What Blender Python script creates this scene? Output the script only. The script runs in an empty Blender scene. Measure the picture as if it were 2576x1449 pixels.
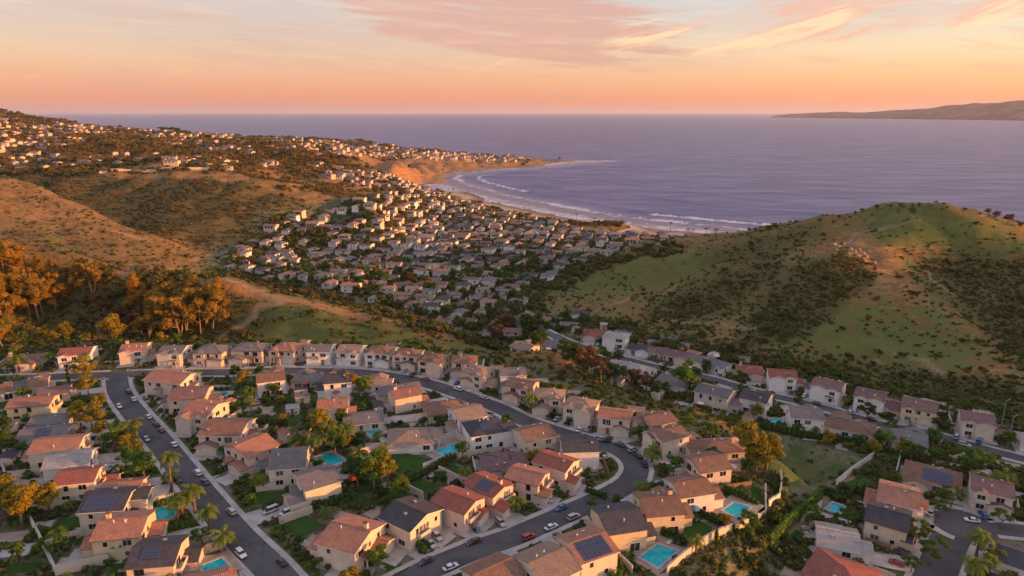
import bpy, math, random
import numpy as np
from mathutils import Vector, Matrix, Euler
rnd = random.Random(7)
nrs = np.random.RandomState(11)
R = math.radians
SC = bpy.context.scene
COL = SC.collection

# ---------------------------------------------------------------- camera
CAM_Z = 110.0
PITCH = R(14.41)
cam_d = bpy.data.cameras.new('camera'); cam = bpy.data.objects.new('camera', cam_d); COL.objects.link(cam)
cam_d.lens = 24.0; cam_d.sensor_width = 36.0; cam_d.clip_start = 1.0; cam_d.clip_end = 400000.0
cam.location = (0, 0, CAM_Z); cam.rotation_euler = (R(90) - PITCH, 0, 0)
SC.camera = cam

# ---------------------------------------------------------------- sky, sun, exposure
SUN_AZ = R(101)          # clockwise from the view direction (+Y)
SUN_EL = R(6.5)
SUN_DIR = Vector((math.sin(SUN_AZ) * math.cos(SUN_EL), math.cos(SUN_AZ) * math.cos(SUN_EL), math.sin(SUN_EL)))
SC.view_settings.view_transform = 'Standard'; SC.view_settings.look = 'None'
SC.view_settings.gamma = 1.0; SC.view_settings.exposure = 0.7; SC.view_settings.use_curve_mapping = False
SC.render.engine = 'CYCLES'
SC.cycles.max_bounces = 6; SC.cycles.diffuse_bounces = 3; SC.cycles.glossy_bounces = 3
SC.cycles.transmission_bounces = 4; SC.cycles.volume_bounces = 0
SC.cycles.use_denoising = True

class N:
    """small helper around one node tree"""
    def __init__(s, nt):
        s.nt = nt; nt.nodes.clear()
    def n(s, t, **k):
        nd = s.nt.nodes.new(t)
        for a, b in k.items():
            if a == 'i':
                for q, v in b.items():
                    if isinstance(v, bpy.types.NodeSocket): s.nt.links.new(v, nd.inputs[q])
                    else: nd.inputs[q].default_value = v
            else: setattr(nd, a, b)
        return nd
    def math(s, op, a, b=None, c=None, clamp=False):
        nd = s.n('ShaderNodeMath', operation=op, use_clamp=clamp)
        for q, v in enumerate((a, b, c)):
            if v is None: continue
            if isinstance(v, bpy.types.NodeSocket): s.nt.links.new(v, nd.inputs[q])
            else: nd.inputs[q].default_value = v
        return nd.outputs[0]
    def ramp(s, fac, stops, interp='LINEAR'):
        nd = s.n('ShaderNodeValToRGB'); s.nt.links.new(fac, nd.inputs[0]); cr = nd.color_ramp; cr.interpolation = interp
        while len(cr.elements) < len(stops): cr.elements.new(0.5)
        for e, (p, c) in zip(cr.elements, stops):
            e.position = p; e.color = (c[0], c[1], c[2], 1) if not isinstance(c, (int, float)) else (c, c, c, 1)
        return nd.outputs[0]
    def mix(s, f, a, b, mode='MIX'):
        nd = s.n('ShaderNodeMix', data_type='RGBA', blend_type=mode)
        for q, v in ((0, f), (6, a), (7, b)):
            if isinstance(v, bpy.types.NodeSocket): s.nt.links.new(v, nd.inputs[q])
            elif q == 0: nd.inputs[q].default_value = v
            else: nd.inputs[q].default_value = (v[0], v[1], v[2], 1)
        return nd.outputs[2]
    def smooth(s, v, a, b, lo=0.0, hi=1.0):
        nd = s.n('ShaderNodeMapRange', interpolation_type='SMOOTHSTEP', i={1: a, 2: b, 3: lo, 4: hi})
        s.nt.links.new(v, nd.inputs[0]); return nd.outputs[0]
    def noise(s, vec, scale, detail=4.0, rough=0.55, dist=0.0):
        nd = s.n('ShaderNodeTexNoise', i={'Scale': scale, 'Detail': detail, 'Roughness': rough, 'Distortion': dist})
        if vec is not None: s.nt.links.new(vec, nd.inputs['Vector'])
        return nd.outputs[0]

def make_world():
    w = bpy.data.worlds.new('World'); SC.world = w; w.use_nodes = True
    t = N(w.node_tree)
    tc = t.n('ShaderNodeTexCoord').outputs['Generated']
    sep = t.n('ShaderNodeSeparateXYZ', i={0: tc})
    x, y, z = sep.outputs
    az = t.math('ARCTAN2', x, y)                      # 0 ahead, + to the right
    # elevation gradients: away from the sun (left) and towards it (right)
    e = t.math('MAXIMUM', z, 0.0)
    es = t.math('POWER', e, 0.5)                      # 0.1 rad -> .316
    left = t.ramp(es, SKY_LEFT); right = t.ramp(es, SKY_RIGHT)
    f = t.smooth(az, -0.35, 1.0)
    base = t.mix(f, left, right)
    # glow around the low sun
    dt = t.n('ShaderNodeVectorMath', operation='DOT_PRODUCT', i={0: tc, 1: tuple(SUN_DIR)}).outputs['Value']
    glow = t.math('POWER', t.math('MAXIMUM', dt, 0.0), 14.0)
    base = t.mix(glow, base, (1.9, 1.05, 0.42), 'MIX')
    # high streaky clouds
    def clouds(sa, se, shear, off, lo, hi, det=6.0, dist=0.6):
        a2 = t.math('MULTIPLY', t.math('ADD', az, off), sa)
        e2 = t.math('MULTIPLY', t.math('ADD', z, t.math('MULTIPLY', az, shear)), se)
        v = t.n('ShaderNodeCombineXYZ', i={0: a2, 1: e2, 2: off * 3.1}).outputs[0]
        return t.smooth(t.noise(v, 1.0, det, 0.62, dist), lo, hi)
    def blob(a0, e0, ra, re, shear):
        da = t.math('DIVIDE', t.math('SUBTRACT', az, a0), ra)
        dz = t.math('DIVIDE', t.math('SUBTRACT', t.math('SUBTRACT', z, e0), t.math('MULTIPLY', t.math('SUBTRACT', az, a0), shear)), re)
        d = t.math('ADD', t.math('MULTIPLY', da, da), t.math('MULTIPLY', dz, dz))
        return t.smooth(d, 1.3, 0.0)
    c1 = clouds(4.0, 46.0, 0.10, 2.3, 0.34, 0.62)
    c2 = clouds(5.5, 48.0, -0.22, 5.1, 0.40, 0.68, 7.0)
    c3 = clouds(3.0, 50.0, 0.10, 9.7, 0.42, 0.8)
    m1 = t.math('MAXIMUM', blob(-0.05, 0.128, 0.30, 0.055, -0.13), t.math('MULTIPLY', blob(0.0, 0.106, 0.20, 0.018, -0.10), 0.8))
    m1 = t.math('MAXIMUM', m1, t.math('MULTIPLY', blob(0.0, 0.17, 0.3, 0.035, 0.0), 0.9))
    m2 = t.math('MAXIMUM', blob(0.46, 0.138, 0.34, 0.036, 0.13), blob(0.52, 0.108, 0.30, 0.018, 0.10))
    m3 = t.math('MAXIMUM', blob(-0.50, 0.120, 0.46, 0.048, -0.10), t.math('MULTIPLY', blob(-0.1, 0.085, 0.5, 0.022, -0.06), 0.6))
    hi = t.smooth(z, 0.13, 0.25)
    k1 = t.math('MULTIPLY', t.smooth(t.math('ADD', m1, t.math('MULTIPLY', c1, 0.9)), 0.70, 1.25), 0.92)
    k2 = t.math('MULTIPLY', t.smooth(t.math('ADD', m2, t.math('MULTIPLY', c2, 0.9)), 0.70, 1.45), 0.92)
    k3 = t.math('MULTIPLY', t.math('MULTIPLY', t.math('MAXIMUM', m3, t.math('MULTIPLY', hi, 0.6)), t.smooth(c3, 0, 1, 0.25, 1.0)), 0.85)
    col = t.mix(k3, base, (0.42, 0.245, 0.235))
    col = t.mix(k1, col, CLOUD_PINK)
    lit = t.mix(t.smooth(c2, 0.9, 0.35), CLOUD_ORANGE, (0.66, 0.31, 0.22))
    col = t.mix(k2, col, lit)
    # fine wisps everywhere
    c4 = clouds(9.0, 130.0, 0.05, 1.1, 0.45, 0.75, 5.0)
    col = t.mix(t.math('MULTIPLY', t.math('MULTIPLY', c4, t.smooth(z, 0.03, 0.09)), 0.16), col, (1.0, 0.62, 0.42))
    gam = col
    sky = t.n('ShaderNodeTexSky', sky_type='NISHITA', sun_disc=False, sun_elevation=SUN_EL, sun_rotation=SUN_AZ,
              air_density=1.2, dust_density=2.0, ozone_density=2.0)
    skyb = t.n('ShaderNodeBackground', i={0: sky.outputs[0], 1: 0.05})
    bg = t.n('ShaderNodeBackground', i={0: gam, 1: SKY_STRENGTH})
    add = t.n('ShaderNodeAddShader', i={0: skyb.outputs[0], 1: bg.outputs[0]})
    out = t.n('ShaderNodeOutputWorld', i={0: add.outputs[0]})

SKY_STRENGTH = 0.77
HAZE = 0.000022
# positions are sqrt(sin(elevation)); frame top is 0.383
SKY_LEFT = [(0.0, (0.65, 0.225, 0.135)), (0.14, (0.65, 0.24, 0.145)), (0.22, (0.64, 0.31, 0.195)), (0.28, (0.58, 0.365, 0.26)),
            (0.34, (0.50, 0.37, 0.33)), (0.42, (0.43, 0.39, 0.42)), (0.6, (0.42, 0.42, 0.52)), (1.0, (0.40, 0.44, 0.60))]
SKY_RIGHT = [(0.0, (0.82, 0.26, 0.115)), (0.14, (0.84, 0.32, 0.135)), (0.22, (0.82, 0.45, 0.205)), (0.28, (0.76, 0.56, 0.34)),
             (0.34, (0.54, 0.52, 0.47)), (0.42, (0.46, 0.48, 0.52)), (0.6, (0.44, 0.45, 0.54)), (1.0, (0.40, 0.44, 0.60))]
CLOUD_PINK = (0.52, 0.25, 0.205)
CLOUD_ORANGE = (0.92, 0.52, 0.30)
make_world()

sun_d = bpy.data.lights.new('sun', 'SUN'); sun = bpy.data.objects.new('sun', sun_d); COL.objects.link(sun)
sun_d.energy = 5.0; sun_d.angle = R(0.8); sun_d.color = (1.0, 0.375, 0.095)
sun.rotation_euler = SUN_DIR.to_track_quat('Z', 'Y').to_euler()

# ---------------------------------------------------------------- from the picture to the ground
# distances on the photograph (2576 wide copy) were used as survey angles from the camera station
F = 2576 * 24.0 / 36.0; CU, CV = 1288.0, 724.5
cp, sp = math.cos(PITCH), math.sin(PITCH)
def ray(u, v):
    a = (u - CU) / F; b = -(v - CV) / F
    return (a, cp + b * sp, -sp + b * cp)
def at_dist(u, v, d):
    x, y, z = ray(u, v); return (x / y * d, d, CAM_Z + z / y * d)
def at_z(u, v, h):
    x, y, z = ray(u, v); t = (h - CAM_Z) / z
    return (x * t, y * t, h)
def crop(k, cx, cy):          # survey sheets of the near town
    s = 2576 / 2816.0
    return ((704 * k + cx * 704 / 1491.0) * s, (900 + cy * 704 / 1491.0) * s)

# ---------------------------------------------------------------- terrain
def inside(px, py, poly):
    px = np.asarray(px, float); py = np.asarray(py, float); c = np.zeros(px.shape, bool); n = len(poly)
    for i in range(n):
        x1, y1 = poly[i]; x2, y2 = poly[(i + 1) % n]
        if y1 == y2: continue
        c ^= ((y1 > py) != (y2 > py)) & (px < (x2 - x1) * (py - y1) / (y2 - y1) + x1)
    return c
def seg_dist(px, py, pts, closed=False):
    best = np.full(np.shape(px), 1e9); n = len(pts)
    for i in range(n if closed else n - 1):
        x1, y1 = pts[i][:2]; x2, y2 = pts[(i + 1) % n][:2]
        dx, dy = x2 - x1, y2 - y1; L = dx * dx + dy * dy + 1e-9
        t = np.clip(((px - x1) * dx + (py - y1) * dy) / L, 0, 1)
        best = np.minimum(best, np.hypot(px - x1 - t * dx, py - y1 - t * dy))
    return best
def sstep(x, a, b):
    t = np.clip((x - a) / (b - a), 0, 1); return t * t * (3 - 2 * t)

Z1, Z2 = 30.0, 24.0
def polyz(pts, h): return [at_z(u, v, h)[:2] for u, v in pts]
POLY1 = polyz([(-420, 872), (0, 872), (300, 866), (650, 868), (1000, 880), (1180, 905), (1330, 945), (1480, 990), (1640, 1050),
               (1790, 1100), (1890, 1150), (1975, 1185), (1985, 1260), (1900, 1330), (1770, 1400), (1680, 1470), (1640, 1700), (-900, 1700), (-1300, 1000)], Z1)
POLY2 = polyz([(1400, 850), (1500, 822), (1620, 838), (1850, 893), (2100, 938), (2300, 978), (2500, 1018), (2850, 1080), (3100, 1200), (3100, 1700), (1960, 1700),
               (1975, 1460), (2050, 1320), (2110, 1235), (2210, 1150), (2070, 1120), (1900, 1070), (1760, 1030), (1600, 985), (1480, 930), (1410, 890)], Z2)

CP = []      # control points: x, y, z
def D(*a):
    for u, v, d in a: CP.append(at_dist(u, v, d))
def Zc(*a):
    for u, v, z in a: CP.append(at_z(u, v, z))
def W(*a): CP.extend(a)
for poly, h in ((POLY1, Z1), (POLY2, Z2)):
    n = len(poly)
    for i in range(n):
        (xa, ya), (xb, yb) = poly[i], poly[(i + 1) % n]
        m = max(1, int(math.hypot(xb - xa, yb - ya) / 35))
        for j in range(m): CP.append((xa + (xb - xa) * j / m, ya + (yb - ya) * j / m, h))
# canyon between the two terraces
Zc((1290, 880, 15), (1380, 930, 15), (1500, 985, 15), (1640, 1025, 16), (1780, 1070, 18), (1900, 1110, 19), (2010, 1160, 18),
   (2060, 1200, 19), (2040, 1260, 19), (1960, 1350, 20), (1880, 1449, 21), (1820, 1600, 21), (1260, 830, 13), (1400, 860, 17))
# hill one, behind the near terrace
D((-500, 560, 300), (-250, 575, 300), (0, 600, 300), (150, 640, 292), (270, 684, 286), (400, 690, 285), (560, 712, 280), (700, 750, 273),
  (850, 778, 268), (1000, 812, 262), (1100, 842, 256), (1180, 872, 246))
Zc((-400, 800, 36), (-200, 850, 30), (0, 860, 26), (0, 760, 34), (150, 850, 24), (150, 780, 29), (330, 845, 23), (330, 770, 32), (500, 850, 23), (500, 780, 31), (640, 850, 25),
   (620, 800, 29), (760, 845, 26), (780, 810, 30), (900, 850, 26), (1050, 868, 26))
# gully behind hill one
D((-400, 640, 345), (0, 665, 345), (250, 700, 335), (420, 718, 330), (600, 730, 325), (800, 785, 318))
# hill two
D((-500, 400, 470), (-200, 425, 470), (0, 455, 470), (120, 478, 462), (220, 520, 452), (350, 578, 440), (450, 615, 430), (540, 650, 420), (150, 580, 400), (0, 560, 395), (-200, 540, 400),
  (300, 640, 385), (430, 668, 385), (0, 620, 370), (150, 650, 368))
# gully two and meadow
D((100, 530, 520), (300, 590, 495), (450, 615, 470), (-200, 470, 540))
Zc((560, 640, 20), (620, 640, 18), (520, 680, 18), (500, 700, 17), (650, 690, 15), (580, 600, 22))
# hill three
D((-300, 445, 640), (0, 450, 640), (130, 442, 640), (300, 432, 625), (450, 424, 620), (550, 431, 615), (650, 452, 602), (750, 480, 585), (850, 515, 565), (905, 542, 545),
  (400, 500, 555), (250, 500, 570), (550, 500, 550), (700, 540, 530), (560, 560, 505), (400, 560, 510), (800, 575, 505), (900, 565, 520))
# ridge behind hill three
D((650, 430, 700), (760, 452, 680), (880, 476, 665), (960, 495, 650), (1000, 512, 640))
Zc((700, 600, 21), (850, 590, 20), (980, 560, 19), (1050, 530, 18))
# upper terraces and the far coast slope
D((-600, 300, 1100), (0, 425, 720), (0, 400, 800), (200, 405, 790), (400, 402, 760), (550, 408, 740), (700, 415, 780), (0, 370, 950), (250, 372, 950), (500, 372, 950), (750, 385, 930),
  (900, 410, 880), (950, 440, 820), (1000, 460, 790), (0, 335, 1200), (250, 345, 1200), (500, 352, 1180), (750, 362, 1180), (900, 385, 1120), (1000, 405, 1080),
  (0, 300, 1500), (130, 315, 1450), (300, 330, 1450), (500, 342, 1450), (700, 352, 1430), (900, 372, 1400), (1050, 388, 1380), (1180, 398, 1480), (1300, 403, 1540), (1400, 405.5, 1625))
D((-500, 240, 1700), (-200, 262, 1650), (0, 282, 1600), (60, 288, 1600), (130, 301, 1600), (250, 321, 1600), (350, 329, 1590), (450, 337, 1590), (600, 345, 1580), (750, 352, 1570),
  (850, 357, 1570), (950, 367, 1570), (1100, 380, 1590), (1250, 392, 1610), (1350, 399, 1640), (1420, 404, 1660))
# cliff edge
D((960, 434, 1090), (1010, 424, 1160), (1060, 417, 1235), (1100, 413, 1310), (1150, 410, 1365), (1200, 408, 1425), (1250, 406, 1470), (1300, 405.5, 1505), (1360, 405, 1575))
W(*[at_dist(u, 283, d)[:2] + (-25.0,) for u, d in ((-500, 2300), (0, 2150), (300, 2000), (600, 1950), (900, 1900), (1150, 1870), (1350, 1850), (1500, 1800))])
# valley town
for v, z in ((560, 9), (600, 12), (640, 15), (680, 16), (720, 16), (760, 15), (800, 14)):
    lo, hi = {560: (1080, 1550), 600: (900, 1750), 640: (700, 1600), 680: (650, 1400), 720: (800, 1300), 760: (950, 1330), 800: (1100, 1350)}[v]
    for u in np.arange(lo, hi, 110): Zc((float(u), v, z))
Zc((1090, 500, 10), (1200, 525, 9), (1330, 550, 6), (1500, 575, 5), (1700, 598, 5), (1850, 605, 5), (1000, 480, 20), (1040, 470, 16))
# right hill
D((1330, 700, 400), (1480, 672, 408), (1620, 640, 412), (1760, 608, 410), (1900, 578, 405), (2020, 552, 398), (2130, 528, 392), (2220, 518, 385), (2300, 517, 378),
  (2380, 528, 368), (2460, 552, 356), (2576, 600, 340), (2800, 640, 330))
D((1450, 790, 330), (1560, 760, 335), (1700, 716, 342), (1830, 682, 345), (1960, 640, 348), (2080, 606, 350), (2180, 590, 352), (2280, 560, 362))
D((1650, 735, 365), (1800, 690, 372), (1950, 645, 378), (2080, 600, 378))                     # gully between the spurs
D((1440, 745, 358), (1540, 735, 362))
D((1700, 790, 305), (1850, 760, 302), (2000, 720, 300), (2100, 690, 304), (2230, 680, 310), (2330, 720, 296), (2400, 790, 270), (2480, 860, 245), (2576, 930, 222), (2700, 1000, 205))
D((2450, 700, 320), (2576, 760, 305), (2560, 850, 268), (2700, 850, 270), (2420, 640, 340))
Zc((1500, 812, 17), (1620, 830, 21), (1800, 870, 26), (2000, 905, 27), (2200, 945, 27), (2400, 985, 27), (2600, 1020, 28), (1900, 820, 38), (2150, 850, 39), (2300, 900, 36))
# unseen ridge added off to the right, shaped to shade the terraces
W((330, 300, 48), (330, 240, 66), (330, 180, 68), (335, 120, 70), (340, 60, 70), (400, 270, 46), (420, 120, 62), (255, 190, 34), (270, 130, 34), (290, 70, 36), (340, -10, 68), (470, 0, 50), (500, 350, 30), (300, 10, 38))
# shoreline
SHORE = [at_z(u, v, 0)[:2] for u, v in ((1445, 407), (1380, 414), (1300, 422), (1220, 428), (1150, 434), (1100, 440), (1075, 450), (1090, 463), (1150, 482), (1230, 503), (1350, 530),
                                       (1500, 557), (1620, 572), (1740, 584), (1870, 597), (2050, 615), (2300, 640), (2700, 670), (3200, 700), (3900, 720))]
for i in range(len(SHORE) - 1):
    (xa, ya), (xb, yb) = SHORE[i], SHORE[i + 1]
    L = math.hypot(xb - xa, yb - ya); m = max(1, int(L / 60)); nx, ny = (yb - ya) / L, -(xb - xa) / L      # normal to the land
    for j in range(m):
        px, py = xa + (xb - xa) * j / m, ya + (yb - ya) * j / m
        CP.append((px, py, 0.0))
        CP.append((px + nx * 45, py + ny * 45, 3.0 if i >= 6 else 11.0))
        if i < 6: CP.append((px + nx * 18, py + ny * 18, 1.5))
        CP.append((px - nx * 60, py - ny * 60, -4.0))
W(*[(x, y, -14.0) for x, y in ((150, 1900), (300, 1500), (300, 1200), (400, 1000), (600, 850), (700, 2200), (1000, 1100), (900, 700), (1300, 700), (1900, 1300), (100, 1000 + 150), (1500, 2300), (0, 2400), (1200, 500))])
W((-120, 20, 30), (0, 20, 30), (120, 20, 28), (-300, 60, 32), (-420, 200, 40), (60, 0, 28), (-200, 0, 30))

P0 = 120.0
def warp(x, y):
    q = np.maximum(y + P0, 1.0); return np.stack([np.asarray(x) / q * 6.0, np.log(q) * 6.0], -1)
cpa = np.array(CP, float); cw = warp(cpa[:, 0], cpa[:, 1])
CC = 0.10
def kern(a, b):
    d2 = ((a[:, None, :] - b[None, :, :]) ** 2).sum(-1); return np.sqrt(d2 + CC * CC)
K = kern(cw, cw) - 0.003 * np.eye(len(cw)); n_ = len(cw)
A = np.zeros((n_ + 3, n_ + 3)); A[:n_, :n_] = K; A[:n_, n_] = 1; A[:n_, n_ + 1:] = cw; A[n_:, :n_] = A[:n_, n_:].T
wts = np.linalg.solve(A, np.r_[cpa[:, 2], 0, 0, 0])

# fractal noise on a lattice
def vnoise(x, y, seed=0):
    xi = np.floor(x).astype(int); yi = np.floor(y).astype(int); fx = x - xi; fy = y - yi
    fx = fx * fx * (3 - 2 * fx); fy = fy * fy * (3 - 2 * fy)
    def h(a, b):
        k = (a * 374761393 + b * 668265263 + seed * 982451653) & 0x7fffffff
        k = ((k ^ (k >> 13)) * 1274126177) & 0x7fffffff
        return ((k ^ (k >> 16)) & 0xffff) / 65535.0
    return (h(xi, yi) * (1 - fx) + h(xi + 1, yi) * fx) * (1 - fy) + (h(xi, yi + 1) * (1 - fx) + h(xi + 1, yi + 1) * fx) * fy
def fbm(x, y, o=5, seed=0):
    s = 0; a = 0.5; t = 0
    for i in range(o):
        s = s + a * vnoise(x, y, seed + i); t += a; x = x * 2.03 + 17.1; y = y * 2.03 + 5.3; a *= 0.5
    return s / t
NS, NY = 620, 640
S_LO, S_HI, Y_LO, Y_HI = -1.15, 1.25, -20.0, 2500.0
gs = np.linspace(S_LO, S_HI, NS); gq = np.exp(np.linspace(math.log(Y_LO + P0), math.log(Y_HI + P0), NY))
GQ, GS = np.meshgrid(gq, gs, indexing='ij'); GX = GS * GQ; GY = GQ - P0
# coarse solve then bilinear upsampling
c_s = np.linspace(S_LO, S_HI, 208); c_l = np.linspace(math.log(Y_LO + P0), math.log(Y_HI + P0), 216)
CL, CS = np.meshgrid(c_l, c_s, indexing='ij'); pw = np.stack([CS.ravel() * 6.0, CL.ravel() * 6.0], -1)
cz = np.concatenate([kern(pw[i:i + 4000], cw) @ wts[:n_] for i in range(0, len(pw), 4000)]) + wts[n_] + pw @ wts[n_ + 1:]
cz = cz.reshape(CL.shape)
def bil(grid, s, l):
    fs = np.clip((s - S_LO) / (S_HI - S_LO), 0, 1) * (grid.shape[1] - 1); fl = np.clip((l - c_l[0]) / (c_l[-1] - c_l[0]), 0, 1) * (grid.shape[0] - 1)
    i = np.minimum(fl.astype(int), grid.shape[0] - 2); j = np.minimum(fs.astype(int), grid.shape[1] - 2); a = fl - i; b = fs - j
    return (grid[i, j] * (1 - a) + grid[i + 1, j] * a) * (1 - b) + (grid[i, j + 1] * (1 - a) + grid[i + 1, j + 1] * a) * b
GZ = bil(cz, GS, np.log(GQ))
def town_z(x, y): return None
def terrace_mask(x, y, poly, w):
    d = seg_dist(x, y, poly, True); return np.where(inside(x, y, poly), 1.0, 1 - sstep(d, 0, w))
TOWN = [at_z(u, v, 14)[:2] for u, v in ((590, 640), (700, 600), (900, 575), (1000, 520), (960, 470), (1040, 462), (1120, 480), (1300, 535), (1500, 565), (1700, 590), (1860, 606),
        (1700, 632), (1560, 652), (1420, 690), (1330, 730), (1310, 790), (1440, 800), (1500, 830), (1420, 880), (1300, 870), (1150, 830), (1000, 785), (880, 745), (720, 720), (560, 690))]
m1 = terrace_mask(GX, GY, POLY1, 14.0); m2 = terrace_mask(GX, GY, POLY2, 14.0); mt = terrace_mask(GX, GY, TOWN, 25.0)
wild = (1 - m1) * (1 - m2) * (1 - mt)
big = fbm(GX / 38, GY / 38, 5, 3) - 0.5
gull = np.abs(fbm(GX / 55 + 3, GY / 55, 3, 21) - 0.5) * 2
amp = np.clip(GQ / 500.0, 0.45, 2.0)
rh = (GX > 30) & (GY > 235) & (GY < 430)
amp = amp * np.where(rh, 1.0 + 0.8 * sstep(GX, 30, 90), 1.0)
GZ = GZ + wild * (big * 6.5 + (gull - 0.25) * 5.5) * amp * np.clip(GZ / 14.0, 0.1, 1)
# eroded sea cliffs
CLIFF = [at_dist(u, v, d)[:2] for u, v, d in ((960, 440, 1060), (1010, 430, 1140), (1060, 424, 1200), (1100, 420, 1280), (1150, 416, 1335), (1220, 412, 1395), (1300, 409, 1470), (1370, 407, 1545), (1430, 406, 1600))]
dcl = seg_dist(GX, GY, CLIFF); mcl = 1 - sstep(dcl, 40, 110)
rill = np.abs(fbm(GX / 20, GY / 20, 4, 44) - 0.5) * 2
GZ = GZ + mcl * ((rill - 0.3) * 12.0 + (fbm(GX / 9, GY / 9, 3, 61) - .5) * 4) * np.clip(GZ / 10.0, 0, 1)
GZ = GZ * (1 - m1) + Z1 * m1
GZ = GZ * (1 - m2) + Z2 * m2
GLQ = np.log(GQ)
def height(x, y):
    x = np.asarray(x, float); y = np.asarray(y, float); q = np.maximum(y + P0, 1.0)
    s = x / q
    fs = np.clip((s - S_LO) / (S_HI - S_LO), 0, 1) * (NS - 1); fl = np.clip((np.log(q) - GLQ[0, 0]) / (GLQ[-1, 0] - GLQ[0, 0]), 0, 1) * (NY - 1)
    i = np.minimum(fl.astype(int), NY - 2); j = np.minimum(fs.astype(int), NS - 2); a = fl - i; b = fs - j
    return (GZ[i, j] * (1 - a) + GZ[i + 1, j] * a) * (1 - b) + (GZ[i, j + 1] * (1 - a) + GZ[i + 1, j + 1] * a) * b
def h1(x, y): return float(height(np.array([x]), np.array([y]))[0])
_dd = np.exp(np.linspace(math.log(60), math.log(2400), 1500))
def on_ground(u, v):
    x, y, z = ray(u, v); X = x / y * _dd; Zr = CAM_Z + z / y * _dd; hz = height(X, _dd)
    k = np.argmax(hz >= Zr)
    if hz[k] < Zr[k]: return None
    return (float(X[k]), float(_dd[k]), float(hz[k]))
def pixel(x, y, z):                     # back to survey angles (numpy ok)
    zc = y * cp - (z - CAM_Z) * sp; up = y * sp + (z - CAM_Z) * cp
    return CU + F * x / zc, CV - F * up / zc
# ---------------------------------------------------------------- materials
def mat(name):
    m = bpy.data.materials.new(name); m.use_nodes = True; return m, N(m.node_tree)
def finish(t, color, rough=0.9, bump=None, bstr=0.3, bdist=0.05, metal=0.0, spec=0.3, **kw):
    p = t.n('ShaderNodeBsdfPrincipled')
    for k, v in (('Base Color', color), ('Roughness', rough), ('Metallic', metal), ('Specular IOR Level', spec), *kw.items()):
        if isinstance(v, bpy.types.NodeSocket): t.nt.links.new(v, p.inputs[k])
        elif isinstance(v, tuple) and len(v) == 3: p.inputs[k].default_value = (*v, 1)
        else: p.inputs[k].default_value = v
    if bump is not None:
        b = t.n('ShaderNodeBump', i={'Strength': bstr, 'Distance': bdist}); t.nt.links.new(bump, b.inputs['Height'])
        t.nt.links.new(b.outputs[0], p.inputs['Normal'])
    t.n('ShaderNodeOutputMaterial', i={0: p.outputs[0]})
    return p
def pos(t): return t.n('ShaderNodeNewGeometry').outputs['Position']
def ocoord(t): return t.n('ShaderNodeTexCoord').outputs['Object']
def mult(c, k): return tuple(min(1, a * k) for a in c)
def attr(t, name, typ='GEOMETRY'):
    return t.n('ShaderNodeAttribute', attribute_name=name, attribute_type=typ)

def m_simple(name, c, rough=0.8, var=0.15, scale=3.0, bump=0.0, metal=0.0, spec=0.3, orand=0.0):
    m, t = mat(name); o = ocoord(t)
    n = t.noise(o, scale, 5.0, 0.6)
    col = t.mix(t.smooth(n, 0.3, 0.7), mult(c, 1 - var), mult(c, 1 + var))
    if orand:
        r = t.n('ShaderNodeObjectInfo').outputs['Random']
        col = t.mix(1.0, col, t.ramp(r, [(0, (1 - orand,) * 3), (1, (1 + orand * 0.0,) * 3)]), 'MULTIPLY')
    finish(t, col, rough, n if bump else None, bump, 0.03, metal, spec); return m

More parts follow.
